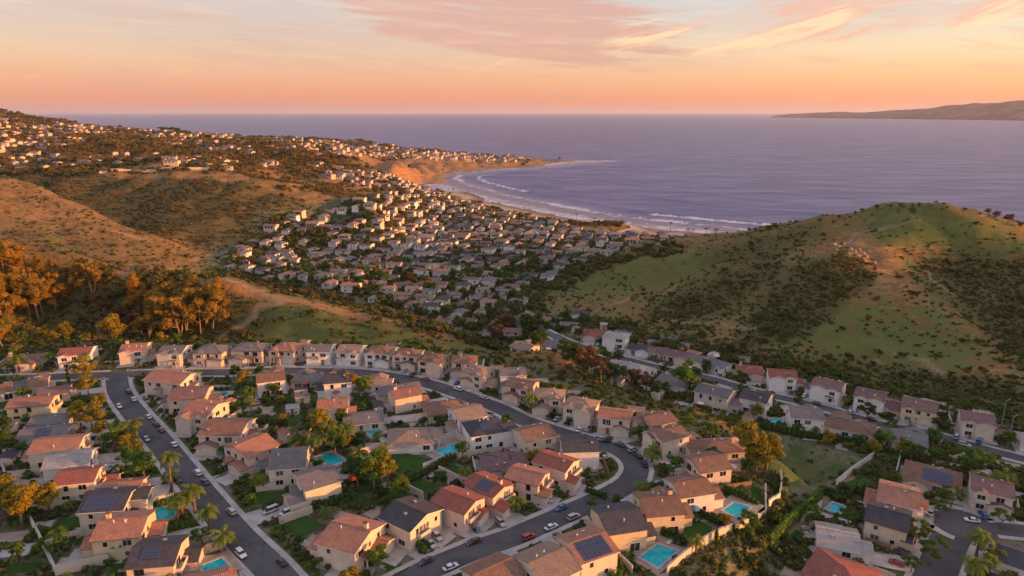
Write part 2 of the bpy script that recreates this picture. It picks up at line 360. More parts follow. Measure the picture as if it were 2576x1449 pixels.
def m_terrain():
    m, t = mat('hill_ground'); p = pos(t)
    c = attr(t, 'cover').outputs['Color']
    sp_ = t.n('ShaderNodeSeparateColor', i={0: c})
    green, scrub, sand = sp_.outputs
    c2 = attr(t, 'cover2').outputs['Color']; s2 = t.n('ShaderNodeSeparateColor', i={0: c2}); cliff, urban, trail = s2.outputs
    nb = t.noise(p, 0.025, 6.0, 0.6); nm = t.noise(p, 0.12, 6.0, 0.62); nf = t.noise(p, 0.7, 5.0, 0.65)
    # contour-following streaks
    mp = t.n('ShaderNodeMapping', i={0: p, 3: (0.10, 0.25, 0.9)}).outputs[0]
    ns = t.noise(mp, 0.8, 5.0, 0.6, 0.8)
    dry = t.mix(t.smooth(nm, 0.35, 0.65), (0.19, 0.108, 0.042), (0.30, 0.175, 0.070))
    dry = t.mix(t.smooth(ns, 0.5, 0.72), dry, (0.34, 0.215, 0.10))
    dry = t.mix(t.smooth(nf, 0.52, 0.68), dry, (0.085, 0.062, 0.038))
    grs = t.mix(t.smooth(nm, 0.35, 0.65), (0.078, 0.105, 0.028), (0.130, 0.145, 0.042))
    grs = t.mix(t.smooth(nf, 0.5, 0.72), grs, (0.135, 0.105, 0.055))
    gm = t.smooth(t.math('ADD', green, t.math('MULTIPLY', t.math('SUBTRACT', nm, 0.5), 1.6)), 0.30, 0.72)
    col = t.mix(gm, dry, grs)
    scr = t.mix(t.smooth(nf, 0.4, 0.65), (0.060, 0.072, 0.026), (0.115, 0.098, 0.044))
    sm = t.smooth(t.math('ADD', scrub, t.math('MULTIPLY', t.math('SUBTRACT', nf, 0.5), 1.0)), 0.35, 0.7)
    col = t.mix(t.math('MULTIPLY', sm, 0.8), col, scr)
    mpc = t.n('ShaderNodeMapping', i={0: p, 3: (0.06, 0.06, 0.5)}).outputs[0]
    nc = t.noise(mpc, 1.6, 6.0, 0.7, 0.8)
    cl = t.mix(t.smooth(nc, 0.35, 0.65), (0.26, 0.125, 0.058), (0.44, 0.235, 0.12))
    col = t.mix(cliff, col, cl)
    urb = t.mix(t.smooth(nm, 0.4, 0.6), (0.075, 0.105, 0.036), (0.18, 0.150, 0.110))
    urb = t.mix(t.smooth(nf, 0.5, 0.6), urb, (0.058, 0.110, 0.026))
    col = t.mix(urban, col, urb)
    col = t.mix(trail, col, t.mix(nf, (0.26, 0.18, 0.11), (0.40, 0.28, 0.18)))
    wet = t.n('ShaderNodeSeparateXYZ', i={0: p}).outputs[2]
    sd = t.mix(t.smooth(wet, 0.3, 2.2), (0.20, 0.155, 0.125), (0.42, 0.33, 0.25))
    col = t.mix(sand, col, sd)
    h = t.math('ADD', t.math('MULTIPLY', nf, 0.7), nm)
    finish(t, col, 0.95, h, 0.55, 1.2, spec=0.1); return m

def m_sea():
    m, t = mat('sea_water'); p = pos(t)
    fo = attr(t, 'foam').outputs['Color']; f = t.n('ShaderNodeSeparateColor', i={0: fo}).outputs
    dist = t.n('ShaderNodeVectorMath', operation='LENGTH', i={0: p}).outputs['Value']
    mp = t.n('ShaderNodeMapping', i={0: p, 2: (0, 0, R(-22)), 3: (0.30, 1.0, 1)}).outputs[0]
    w1 = t.noise(mp, 0.022, 5.0, 0.62, 0.3); w2 = t.noise(mp, 0.16, 5.0, 0.65); w3 = t.noise(mp, 0.0042, 4.0, 0.55)
    hgt = t.math('ADD', t.math('MULTIPLY', w1, 1.0), t.math('MULTIPLY', w2, 0.35))
    nfo = t.noise(p, 0.09, 6.0, 0.7, 0.6)
    foam = t.smooth(t.math('ADD', f[0], t.math('MULTIPLY', t.math('SUBTRACT', nfo, 0.5), 1.3)), 0.42, 0.75)
    deep = t.mix(t.smooth(w3, 0.35, 0.65), (0.010, 0.020, 0.13), (0.026, 0.038, 0.175))
    deep = t.mix(t.smooth(w1, 0.45, 0.60), deep, (0.085, 0.085, 0.24))
    deep = t.mix(t.math('MULTIPLY', f[1], 0.75), deep, (0.21, 0.18, 0.19))
    col = t.mix(foam, deep, (0.62, 0.60, 0.62))
    rough = t.smooth(foam, 0, 1, 0.32, 0.9)
    b = t.n('ShaderNodeBump', i={'Strength': 1.0, 'Distance': 6.0}); t.nt.links.new(hgt, b.inputs['Height'])
    pr = finish(t, col, rough, spec=0.35)
    pr.inputs['IOR'].default_value = 1.33
    t.nt.links.new(b.outputs[0], pr.inputs['Normal']); return m

def m_roof(name, c, c2, dark=0.5):
    """barrel / flat tiles: rows down the slope, columns along the eave, each tile a little different"""
    m, t = mat(name)
    uv = t.n('ShaderNodeTexCoord').outputs['UV']
    br = t.n('ShaderNodeTexBrick', offset=0.5, i={'Vector': uv, 'Color1': (1, 1, 1, 1), 'Color2': (0, 0, 0, 1), 'Mortar': (0.5, 0.5, 0.5, 1), 'Scale': 1.0,
                                                 'Mortar Size': 0.03, 'Mortar Smooth': 0.2, 'Bias': 0.0, 'Brick Width': 0.42, 'Row Height': 0.42})
    o = ocoord(t); nn = t.noise(o, 0.35, 5.0, 0.65); nf = t.noise(o, 2.2, 4.0, 0.6)
    g = t.n('ShaderNodeSeparateColor', i={0: br.outputs[0]}).outputs[0]
    col = t.mix(t.math('MULTIPLY', g, 0.65), c, c2)
    col = t.mix(t.smooth(nn, 0.42, 0.72, 0, 0.55), col, mult(c, 0.62))
    col = t.mix(t.smooth(nf, 0.5, 0.75, 0, 0.45), col, mult(c2, 1.25))
    col = t.mix(t.math('MULTIPLY', br.outputs[1], 0.6), col, mult(c, dark * 0.6))
    r = t.n('ShaderNodeObjectInfo').outputs['Random']
    col = t.mix(1.0, col, t.ramp(r, [(0, (0.82, 0.82, 0.84)), (0.5, (1, 1, 1)), (1, (1.0, 0.93, 0.86))]), 'MULTIPLY')
    sx = t.n('ShaderNodeSeparateXYZ', i={0: uv}); saw = t.math('FRACT', t.math('DIVIDE', sx.outputs[1], 0.42))
    hh = t.math('ADD', t.math('MULTIPLY', saw, 0.6), t.math('SINE', t.math('MULTIPLY', sx.outputs[0], 2 * math.pi / 0.42)))
    finish(t, col, 0.85, hh, 0.6, 0.06, spec=0.25); return m

def m_stucco(name, c):
    m, t = mat(name); o = ocoord(t)
    n = t.noise(o, 0.6, 5.0, 0.6); nf = t.noise(o, 12.0, 3.0, 0.6)
    st = t.n('ShaderNodeMapping', i={0: o, 3: (1.5, 1.5, 0.25)}).outputs[0]; ns = t.noise(st, 1.2, 4.0, 0.6)
    col = t.mix(t.smooth(n, 0.35, 0.7), mult(c, 0.90), mult(c, 1.05))
    col = t.mix(t.smooth(ns, 0.55, 0.8, 0, 0.35), col, mult(c, 0.72))
    finish(t, col, 0.92, nf, 0.25, 0.01, spec=0.15); return m

def m_leaf(name, c, c2, rnd_tint=True, inst=False):
    m, t = mat(name)
    o = t.n('ShaderNodeTexCoord').outputs['Object']
    n = t.noise(o, 0.9, 3.0, 0.6); n2 = t.noise(o, 6.0, 2.0, 0.5)
    col = t.mix(t.smooth(n, 0.35, 0.65), c, c2)
    col = t.mix(t.smooth(n2, 0.4, 0.7, 0, 0.5), col, mult(c, 0.6))
    if inst:
        tt = attr(t, 'tint', 'INSTANCER').outputs['Fac']
        col = t.mix(tt, col, (0.21, 0.135, 0.060))
        b = attr(t, 'lum', 'INSTANCER').outputs['Fac']
        col = t.mix(1.0, col, t.ramp(b, [(0, (0.65, 0.65, 0.65)), (1, (1.35, 1.3, 1.2))]), 'MULTIPLY')
    else:
        r = t.n('ShaderNodeObjectInfo').outputs['Random']
        col = t.mix(1.0, col, t.ramp(r, [(0, (0.72, 0.78, 0.8)), (0.5, (1, 1, 1)), (1, (1.0, 0.86, 0.62))]), 'MULTIPLY')
    p = t.n('ShaderNodeBsdfPrincipled', i={'Base Color': col, 'Roughness': 0.75, 'Specular IOR Level': 0.2})
    tr = t.n('ShaderNodeBsdfTranslucent', i={0: col})
    mx = t.n('ShaderNodeMixShader', i={0: 0.28, 1: p.outputs[0], 2: tr.outputs[0]})
    t.n('ShaderNodeOutputMaterial', i={0: mx.outputs[0]}); return m

def m_asphalt():
    m, t = mat('asphalt'); p = pos(t); n = t.noise(p, 0.15, 5.0, 0.6); nf = t.noise(p, 3.0, 4.0, 0.7); v = t.n('ShaderNodeTexVoronoi', feature='DISTANCE_TO_EDGE', i={0: p, 'Scale': 0.10})
    col = t.mix(t.smooth(n, 0.35, 0.65), (0.056, 0.056, 0.062), (0.092, 0.092, 0.099))
    col = t.mix(t.smooth(nf, 0.4, 0.75, 0, 0.4), col, (0.11, 0.108, 0.11))
    col = t.mix(t.smooth(v.outputs[0], 0.0, 0.012, 0.55, 0), col, (0.03, 0.03, 0.033))
    st = t.smooth(t.noise(p, 0.5, 2.0, 0.5), 0.68, 0.76, 0, 0.5); col = t.mix(st, col, (0.035, 0.035, 0.038))
    finish(t, col, 0.85, nf, 0.2, 0.02, spec=0.3); return m
def m_concrete(name='concrete', c=(0.42, 0.395, 0.37), joint=1.5):
    m, t = mat(name); p = pos(t); n = t.noise(p, 0.4, 5.0, 0.65); nf = t.noise(p, 6.0, 3.0, 0.6)
    col = t.mix(t.smooth(n, 0.3, 0.7), mult(c, 0.78), mult(c, 1.12))
    col = t.mix(t.smooth(nf, 0.5, 0.8, 0, 0.3), col, mult(c, 0.6))
    finish(t, col, 0.9, nf, 0.15, 0.01, spec=0.2); return m
def m_lawn(name, c, c2):
    m, t = mat(name); p = pos(t); n = t.noise(p, 0.5, 5.0, 0.65); nf = t.noise(p, 7.0, 4.0, 0.7)
    col = t.mix(t.smooth(n, 0.35, 0.65), c, c2); col = t.mix(t.smooth(nf, 0.4, 0.7, 0, 0.6), col, mult(c, 0.55))
    finish(t, col, 0.95, nf, 0.6, 0.05, spec=0.1); return m
def m_water():
    m, t = mat('pool_water'); p = pos(t); n = t.noise(p, 1.6, 3.0, 0.5)
    col = t.mix(t.smooth(n, 0.35, 0.65), (0.004, 0.34, 0.42), (0.012, 0.46, 0.52))
    finish(t, col, 0.06, n, 0.08, 0.05, spec=0.2); return m
def m_glass():
    m, t = mat('window_glass'); r = t.n('ShaderNodeObjectInfo').outputs['Random']
    col = t.ramp(r, [(0, (0.015, 0.018, 0.024)), (0.6, (0.03, 0.033, 0.04)), (0.8, (0.12, 0.115, 0.105)), (1, (0.02, 0.03, 0.045))], 'CONSTANT')
    finish(t, col, 0.08, spec=0.6); return m
def m_paint(name, c, rough=0.3, metal=0.0):
    m, t = mat(name); n = t.noise(ocoord(t), 3.0, 3.0, 0.5)
    col = t.mix(t.smooth(n, 0.4, 0.7, 0, 0.25), c, mult(c, 0.75))
    finish(t, col, rough, spec=0.5, metal=metal, **{'Coat Weight': 0.5}); return m
def m_solar():
    m, t = mat('solar_cells'); o = ocoord(t)
    br = t.n('ShaderNodeTexBrick', offset=0.0, i={'Vector': o, 'Color1': (0.012, 0.018, 0.05, 1), 'Color2': (0.016, 0.024, 0.065, 1), 'Mortar': (0.09, 0.10, 0.14, 1), 'Scale': 1.0, 'Mortar Size': 0.012, 'Brick Width': 0.17, 'Row Height': 0.17})
    finish(t, br.outputs[0], 0.15, spec=0.6); return m

M = {}
M['terrain'] = m_terrain(); M['sea'] = m_sea(); M['asphalt'] = m_asphalt(); M['concrete'] = m_concrete()
M['paving'] = m_concrete('stone_paving', (0.34, 0.27, 0.21)); M['kerb'] = m_concrete('kerb_concrete', (0.42, 0.40, 0.37))
M['lawn'] = m_lawn('lawn_grass', (0.030, 0.080, 0.014), (0.048, 0.105, 0.022)); M['verge'] = m_lawn('rough_grass', (0.045, 0.075, 0.02), (0.10, 0.10, 0.04))
M['mulch'] = m_simple('planting_soil', (0.075, 0.052, 0.036), 0.95, 0.4, 2.0)
M['pool'] = m_water(); M['glass'] = m_glass(); M['solar'] = m_solar()
ROOFS = {'terracotta': ((0.34, 0.165, 0.115), (0.47, 0.255, 0.185)), 'red': ((0.27, 0.095, 0.075), (0.38, 0.16, 0.12)), 'brown': ((0.21, 0.125, 0.092), (0.31, 0.195, 0.145)),
         'tan': ((0.30, 0.215, 0.165), (0.42, 0.31, 0.24)), 'grey': ((0.165, 0.160, 0.165), (0.245, 0.235, 0.235)), 'slate': ((0.060, 0.064, 0.078), (0.105, 0.108, 0.122)),
         'pale': ((0.36, 0.35, 0.34), (0.46, 0.45, 0.43)), 'plum': ((0.19, 0.115, 0.115), (0.28, 0.18, 0.17))}
for k, (a, b) in ROOFS.items(): M['roof_' + k] = m_roof('roof_tiles_' + k, a, b)
WALLS = {'cream': (0.66, 0.57, 0.46), 'white': (0.76, 0.73, 0.69), 'beige': (0.58, 0.50, 0.41), 'peach': (0.66, 0.52, 0.43), 'grey': (0.52, 0.51, 0.50), 'yellow': (0.64, 0.53, 0.36), 'rose': (0.56, 0.44, 0.39), 'sand': (0.60, 0.54, 0.46)}
for k, a in WALLS.items(): M['wall_' + k] = m_stucco('stucco_' + k, a)
M['trim'] = m_simple('white_trim', (0.72, 0.70, 0.66), 0.6, 0.05); M['dark_trim'] = m_simple('brown_trim', (0.12, 0.085, 0.06), 0.7, 0.2)
M['door'] = m_simple('garage_paint', (0.62, 0.58, 0.52), 0.6, 0.06); M['wood'] = m_simple('fence_wood', (0.24, 0.16, 0.105), 0.85, 0.3)
M['bark'] = m_simple('bark', (0.16, 0.12, 0.085), 0.95, 0.35, 2.0, 0.4); M['palebark'] = m_simple('pale_bark', (0.26, 0.19, 0.13), 0.9, 0.3, 2.0, 0.3)
M['rock'] = m_simple('boulder_rock', (0.36, 0.30, 0.25), 0.95, 0.3, 1.0, 0.5); M['tyre'] = m_simple('tyre_rubber', (0.02, 0.02, 0.022), 0.8, 0.1)
M['rim'] = m_simple('alloy', (0.45, 0.45, 0.47), 0.35, 0.1, metal=0.8); M['lamp_red'] = m_simple('tail_lamp', (0.35, 0.02, 0.015), 0.3); M['lamp_clear'] = m_simple('head_lamp', (0.6, 0.6, 0.62), 0.2)
M['carglass'] = m_simple('tinted_glass', (0.015, 0.017, 0.022), 0.08, 0.05, spec=0.6); M['metal'] = m_simple('grey_metal', (0.35, 0.35, 0.36), 0.5, 0.1, metal=0.5)
CARS = {'white': (0.68, 0.68, 0.68), 'silver': (0.40, 0.41, 0.43), 'black': (0.015, 0.016, 0.02), 'dark grey': (0.075, 0.08, 0.09), 'red': (0.33, 0.02, 0.018), 'blue': (0.03, 0.12, 0.30), 'navy': (0.018, 0.03, 0.08), 'bronze': (0.16, 0.10, 0.06)}
for k, a in CARS.items(): M['car_' + k] = m_paint('car_paint_' + k.replace(' ', '_'), a, 0.28, 0.3 if k in ('silver', 'dark grey', 'bronze') else 0.0)
M['leaf_green'] = m_leaf('leaves_green', (0.060, 0.150, 0.022), (0.150, 0.240, 0.038)); M['leaf_dark'] = m_leaf('leaves_dark', (0.044, 0.100, 0.026), (0.090, 0.150, 0.038))  # leaf colours are lifted to sunlit tones, even for trees in shade
M['leaf_euc'] = m_leaf('leaves_eucalyptus', (0.25, 0.165, 0.030), (0.42, 0.26, 0.045)); M['leaf_olive'] = m_leaf('leaves_olive', (0.070, 0.140, 0.028), (0.135, 0.200, 0.040))  # eucalyptus base colour carries the orange of the low sun
M['leaf_yellow'] = m_leaf('leaves_yellow', (0.22, 0.19, 0.022), (0.36, 0.28, 0.034)); M['leaf_rust'] = m_leaf('leaves_rust', (0.15, 0.080, 0.040), (0.22, 0.12, 0.055))
M['palm'] = m_leaf('palm_fronds', (0.100, 0.160, 0.024), (0.21, 0.255, 0.040)); M['scrub'] = m_leaf('scrub_leaves', (0.078, 0.104, 0.028), (0.145, 0.155, 0.046), inst=True)

# ---------------------------------------------------------------- mesh helpers
class MB:
    def __init__(s): s.v = []; s.f = []; s.mi = []; s.uv = []; s.has_uv = False
    def face(s, pts, mi=0, uv=None):
        b = len(s.v); s.v.extend([tuple(p) for p in pts]); s.f.append(tuple(range(b, b + len(pts)))); s.mi.append(mi)
        if uv: s.has_uv = True
        s.uv.extend(uv if uv else [(p[0], p[1]) for p in pts])
    def shared(s, verts, faces, mi=0):
        b = len(s.v); s.v.extend([tuple(p) for p in verts])
        for f in faces:
            s.f.append(tuple(b + i for i in f)); s.mi.append(mi); s.uv.extend([(verts[i][0], verts[i][1]) for i in f])
    def box(s, x0, x1, y0, y1, z0, z1, mi=0, xf=None):
        vs = [(x, y, z) for z in (z0, z1) for y in (y0, y1) for x in (x0, x1)]
        if xf: vs = [xf(p) for p in vs]
        s.shared(vs, [(0, 2, 3, 1), (4, 5, 7, 6), (0, 1, 5, 4), (1, 3, 7, 5), (3, 2, 6, 7), (2, 0, 4, 6)], mi)
    def tube(s, pts, rads, n=7, mi=0, cap=True):
        vs = []; fs = []
        for i, (p, r) in enumerate(zip(pts, rads)):
            p = Vector(p); d = (Vector(pts[min(i + 1, len(pts) - 1)]) - Vector(pts[max(i - 1, 0)])).normalized()
            a = d.orthogonal().normalized() if abs(d.z) < 0.9 else Vector((1, 0, 0)); a = (a - d * a.dot(d)).normalized(); b = d.cross(a)
            for k in range(n):
                t = 2 * math.pi * k / n; vs.append(tuple(p + (a * math.cos(t) + b * math.sin(t)) * r))
        for i in range(len(pts) - 1):
            for k in range(n): fs.append((i * n + k, i * n + (k + 1) % n, (i + 1) * n + (k + 1) % n, (i + 1) * n + k))
        if cap: fs.append(tuple(range((len(pts) - 1) * n, len(pts) * n))); fs.append(tuple(range(n))[::-1])
        s.shared(vs, fs, mi)
    def mesh(s, name, mats, smooth=False):
        me = bpy.data.meshes.new(name); me.from_pydata(s.v, [], s.f)
        for m_ in (mats if isinstance(mats, (list, tuple)) else [mats]): me.materials.append(m_)
        if any(s.mi): me.polygons.foreach_set('material_index', s.mi)
        if s.has_uv:
            l = me.uv_layers.new(name='UVMap'); l.data.foreach_set('uv', np.array(s.uv, np.float32).ravel())
        if smooth: me.polygons.foreach_set('use_smooth', [True] * len(me.polygons))
        me.update(); return me
def link(name, me, parent=None, loc=None, rz=None):
    o = bpy.data.objects.new(name, me); COL.objects.link(o)
    if parent is not None: o.parent = parent
    if loc is not None: o.location = loc
    if rz is not None: o.rotation_euler = (0, 0, rz)
    return o
def tag(o, label=None, cat=None, group=None, kind=None):
    if label: o['label'] = label
    if cat: o['category'] = cat
    if group: o['group'] = group
    if kind: o['kind'] = kind
    return o
def empty(name, loc, rz, label, cat, group=None):
    o = link(name, None, None, loc, rz); o.empty_display_size = 0.5
    return tag(o, label, cat, group)
def np_mesh(name, V, Fq, mats, smooth=False):
    me = bpy.data.meshes.new(name); nv, nf, k = len(V), len(Fq), Fq.shape[1]
    me.vertices.add(nv); me.vertices.foreach_set('co', np.asarray(V, np.float32).ravel())
    me.loops.add(nf * k); me.loops.foreach_set('vertex_index', Fq.ravel().astype(np.int32))
    me.polygons.add(nf); me.polygons.foreach_set('loop_start', np.arange(0, nf * k, k, dtype=np.int32)); me.polygons.foreach_set('loop_total', np.full(nf, k, np.int32))
    for m_ in (mats if isinstance(mats, (list, tuple)) else [mats]): me.materials.append(m_)
    if smooth: me.polygons.foreach_set('use_smooth', np.ones(nf, bool))
    me.update(calc_edges=True); me.validate(); return me
def grid_faces(ny, nx):
    i, j = np.meshgrid(np.arange(ny - 1), np.arange(nx - 1), indexing='ij'); a = (i * nx + j).ravel()
    return np.stack([a, a + 1, a + nx + 1, a + nx], -1)
def col_attr(me, name, c):
    a = me.color_attributes.new(name, 'FLOAT_COLOR', 'POINT'); d = np.ones((len(me.vertices), 4), np.float32); d[:, :c.shape[1]] = c; a.data.foreach_set('color', d.ravel())

# ---------------------------------------------------------------- ground cover masks
PU, PV = pixel(GX, GY, GZ)
def umask(pts, soft):                 # region given by survey angles, softened
    d = seg_dist(PU, PV, pts, True); return np.where(inside(PU, PV, pts), 0.5 + 0.5 * sstep(d, 0, soft), 0.5 - 0.5 * sstep(d, 0, soft))
near_d = GY < 470
green = np.full(GX.shape, 0.38)
scrub = np.full(GX.shape, 0.35)
righthill = (PU > 1300) & (GY < 460) & (GY > 225)
green = np.where(righthill, 0.49, green)
left1 = (PU < 1300) & (GY < 325) & (GY > 215)
green = np.where(left1, 0.40, green); scrub = np.where(left1, 0.45, scrub)
def paint(arr, val, pts, soft, cond=None):
    m = umask(pts, soft)
    if cond is not None: m = m * cond
    return arr * (1 - m) + val * m
near3 = GY < 460
# green parts
for pts in ([(600, 770), (760, 745), (900, 800), (1050, 850), (1180, 880), (700, 865), (600, 820)], [(300, 700), (480, 720), (560, 750), (420, 770), (300, 740)]):
    green = paint(green, 0.85, pts, 30, near3)
green = paint(green, 0.95, [(480, 650), (600, 600), (660, 600), (620, 650), (540, 690), (470, 670)], 18, near3)
green = paint(green, 0.9, [(1880, 1090), (2180, 1130), (2230, 1150), (2110, 1235), (1960, 1230), (1900, 1150)], 20)
green = paint(green, 0.85, [(1150, 880), (1400, 940), (1650, 1010), (1850, 1090), (1850, 1120), (1600, 1030), (1300, 940)], 25, near3)
green = paint(green, 0.95, [(2180, 540), (2300, 515), (2450, 560), (2576, 620), (2500, 640), (2350, 600), (2200, 590)], 25, near3)
green = paint(green, 0.75, [(1350, 700), (1700, 640), (1850, 640), (1750, 690), (1500, 740), (1360, 730)], 30, near3)
green = paint(green, 0.70, [(1850, 780), (2300, 800), (2450, 880), (2300, 950), (2000, 890)], 40, near3)
green = paint(green, 0.9, [(-50, 1290), (60, 1330), (110, 1480), (-100, 1500)], 25)
# bare and dry parts
green = paint(green, 0.02, [(-300, 440), (0, 450), (250, 530), (540, 650), (400, 690), (200, 560), (0, 520), (-300, 500)], 25, (GY > 370) & (GY < 540))
scrub = paint(scrub, 0.48, [(-300, 440), (0, 450), (250, 530), (540, 650), (400, 640), (200, 560), (0, 520), (-300, 500)], 25, (GY > 370) & (GY < 540))
green = paint(green, 0.05, [(-300, 560), (0, 600), (250, 660), (400, 700), (250, 700), (0, 640), (-300, 620)], 20, near3)
scrub = paint(scrub, 0.35, [(-300, 560), (0, 600), (250, 660), (400, 700), (250, 700), (0, 640), (-300, 620)], 20, near3)
green = paint(green, 0.10, [(2130, 590), (2200, 600), (2260, 680), (2330, 760), (2250, 740), (2150, 680), (2050, 640)], 20, near3)
scrub = paint(scrub, 0.10, [(2130, 590), (2200, 600), (2260, 680), (2200, 690), (2130, 640)], 15, near3)
# scrub parts
hill3 = (GY > 480) & (GY < 640) & (PV > 425) & (PU < 920)
scrub = np.where(hill3, 0.66, scrub); green = np.where(hill3, 0.25, green)
for pts, v in (([(1880, 800), (2020, 660), (2160, 640), (2200, 690), (2100, 780), (2000, 850), (1850, 870)], 0.95), ([(1640, 760), (1800, 690), (1950, 640), (1990, 680), (1850, 780), (1700, 840), (1620, 800)], 0.8),
               ([(2330, 640), (2576, 640), (2800, 700), (2800, 1000), (2576, 920), (2420, 780), (2300, 680)], 0.8), ([(1760, 640), (1900, 590), (2060, 560), (2050, 600), (1900, 650), (1770, 670)], 0.75),
               ([(1560, 850), (1800, 880), (2000, 900), (2300, 940), (2576, 970), (2576, 1030), (2200, 950), (1800, 895)], 0.9),
               ([(100, 700), (700, 740), (650, 870), (0, 880), (-300, 880), (-100, 700)], 0.75), ([(1250, 900), (1500, 940), (1800, 1060), (2000, 1140), (1850, 1130), (1500, 1000)], 0.65),
               ([(1900, 1200), (2100, 1240), (2030, 1330), (1960, 1500), (1700, 1480), (1900, 1340)], 0.6), ([(0, 560), (350, 590), (560, 680), (400, 700), (0, 640)], 0.55)):
    scrub = paint(scrub, v, pts, 28, GY < 470)
green = paint(green, 0.95, [(1860, 1090), (2180, 1130), (2230, 1150), (2110, 1235), (2040, 1300), (1975, 1260), (1940, 1180)], 12, GY < 230)
scrub = paint(scrub, 0.8, [(1700, 1449), (1960, 1290), (2030, 1330), (1960, 1500), (1700, 1500)], 15, GY < 200)
scrub = paint(scrub, 0.12, [(1930, 1110), (2150, 1135), (2180, 1160), (2080, 1220), (1980, 1190)], 14, GY < 230)
green = paint(green, 0.8, [(1700, 1449), (1960, 1290), (2030, 1330), (1960, 1500), (1700, 1500)], 15, GY < 200)
crest3 = [at_dist(u, v, d)[:2] for u, v, d in ((300, 432, 625), (450, 424, 620), (550, 431, 615), (650, 452, 602), (750, 480, 585), (850, 515, 565), (905, 542, 545))]
crest3b = [at_dist(u, v, d)[:2] for u, v, d in ((650, 430, 700), (760, 452, 680), (880, 476, 665), (960, 495, 650), (1000, 512, 640))]
crest1 = [at_dist(u, v, d)[:2] for u, v, d in ((270, 684, 286), (400, 690, 285), (560, 712, 280), (700, 750, 273), (850, 778, 268), (1000, 812, 262), (1100, 842, 256))]
for cr_, w_ in ((crest3, 17), (crest3b, 22), (crest1, 3)):  # bare crest strips, also a golden ridge highlight put into the ground colour
    k_ = 1 - sstep(seg_dist(GX, GY, cr_), w_ * .4, w_ * 1.3); scrub = scrub * (1 - k_) + .18 * k_; green = green * (1 - k_) + .05 * k_
sand = ((GZ < 3.2) & (GZ > -8)) * 1.0; sand = np.where(seg_dist(GX, GY, SHORE) < 60, sand, 0); sand = np.where((mcl > .3) & (GZ > 1.3), 0, sand); sand = np.where(GZ < 0.5, 1.0, sand)
gy_, gx_ = np.gradient(GZ); slope = np.hypot(gy_ / np.gradient(GY, axis=0), gx_ / np.gradient(GX, axis=1))
cliff = mcl * sstep(slope, 0.03, 0.09) * sstep(GZ, 1.8, 3.6)
farc = (GY > 640)
urban = np.maximum(np.maximum(m1, m2), mt)
UPTOWN = [at_dist(u, v, d)[:2] for u, v, d in ((-600, 440, 660), (0, 436, 690), (300, 424, 680), (560, 424, 660), (700, 420, 760), (900, 410, 900), (1000, 400, 1150), (1250, 398, 1460), (1400, 402, 1600), (1100, 385, 1560),
                                              (850, 362, 1550), (500, 345, 1560), (0, 290, 1580), (-600, 240, 1650))]
mu = terrace_mask(GX, GY, UPTOWN, 30.0)
urban = np.maximum(urban, mu * 0.35)
trail = np.zeros(GX.shape)
TRAILS = [([(545, 860), (575, 835), (620, 815), (640, 790), (660, 775), (745, 757)], 2.0), ([(745, 757), (700, 765), (650, 768), (640, 780), (645, 800)], 1.2), ([(400, 690), (405, 715), (430, 735)], 1.0),
          ([(1370, 705), (1385, 722)], 1.4), ([(1650, 808), (1800, 815), (1900, 830)], 1.0), ([(2330, 680), (2345, 705), (2400, 740)], 1.2), ([(2250, 890), (2320, 905), (2370, 940)], 1.2),
          ([(2130, 612), (2150, 590), (2230, 578), (2300, 560)], 1.6), ([(1450, 792), (1560, 762), (1700, 718)], 1.0),
          ([(2000, 1330), (2060, 1270), (2110, 1225), (2150, 1200)], 1.6), ([(2100, 1230), (2040, 1300), (1990, 1350)], 1.2), ([(270, 684), (500, 700), (700, 748)], 1.2), ([(480, 660), (590, 628)], 1.0), ([(290, 583), (390, 612)], 0.8)]
for pts, w in TRAILS:
    g = [on_ground(u, v) for u, v in pts]; g = [p for p in g if p]
    if len(g) > 1:
        w *= 0.5; dd = seg_dist(GX, GY, g); trail = np.maximum(trail, (1 - sstep(dd, w * 0.2, max(w * 1.7, 1.7))) * .75)
me = np_mesh('terrain', np.stack([GX, GY, GZ], -1).reshape(-1, 3), grid_faces(NY, NS), M['terrain'], True)
col_attr(me, 'cover', np.stack([green, scrub, sand], -1).reshape(-1, 3)); col_attr(me, 'cover2', np.stack([cliff, urban, trail], -1).reshape(-1, 3))
tag(link('terrain', me), kind='structure')

# ---------------------------------------------------------------- the sea
qs = np.exp(np.linspace(math.log(430.0), math.log(180000.0), 900)); ss = np.linspace(-1.3, 1.4, 420)
Q2, S2 = np.meshgrid(qs, ss, indexing='ij'); SX = S2 * Q2; SY = Q2 - P0
dsh = seg_dist(SX, SY, SHORE); hz = np.where(SY < 2450, height(SX, np.minimum(SY, 2450)), -20)
swell = np.zeros(SX.shape); foam = np.zeros(SX.shape)
wob = (fbm(SX / 160, SY / 160, 3, 5) - 0.5) * 26
for dist, wid, amp_, fo in ((52, 6.0, 1.4, 0.9), (92, 7.0, 1.7, 0.8), (150, 9, 1.2, 0), (205, 10, 1.1, 0.0), (290, 11, 0.8, 0), (380, 12, 0.7, 0), (480, 14, 0.6, 0)):
    dd = (dsh + wob * (0.35 + dist / 400) - dist)
    along = fbm(SX / 150 + dist, SY / 150, 2, int(dist)); k_ = sstep(along, 0.30, 0.50)
    swell += amp_ * np.exp(-(dd / wid) ** 2) * k_
    if fo: foam = np.maximum(foam, fo * np.exp(-((dd + wid * 1.3) / (wid * 1.1)) ** 2) * sstep(along, 0.42, 0.56))
SZ = swell * (SY < 1500)
wash = 1 - sstep(dsh + wob * 0.6, 4, 44)
foam = np.maximum(foam, wash * 0.62); foam = np.maximum(foam, 0.55 * (1 - sstep(np.abs(dsh + wob * 0.8 - 44), 4, 16)))
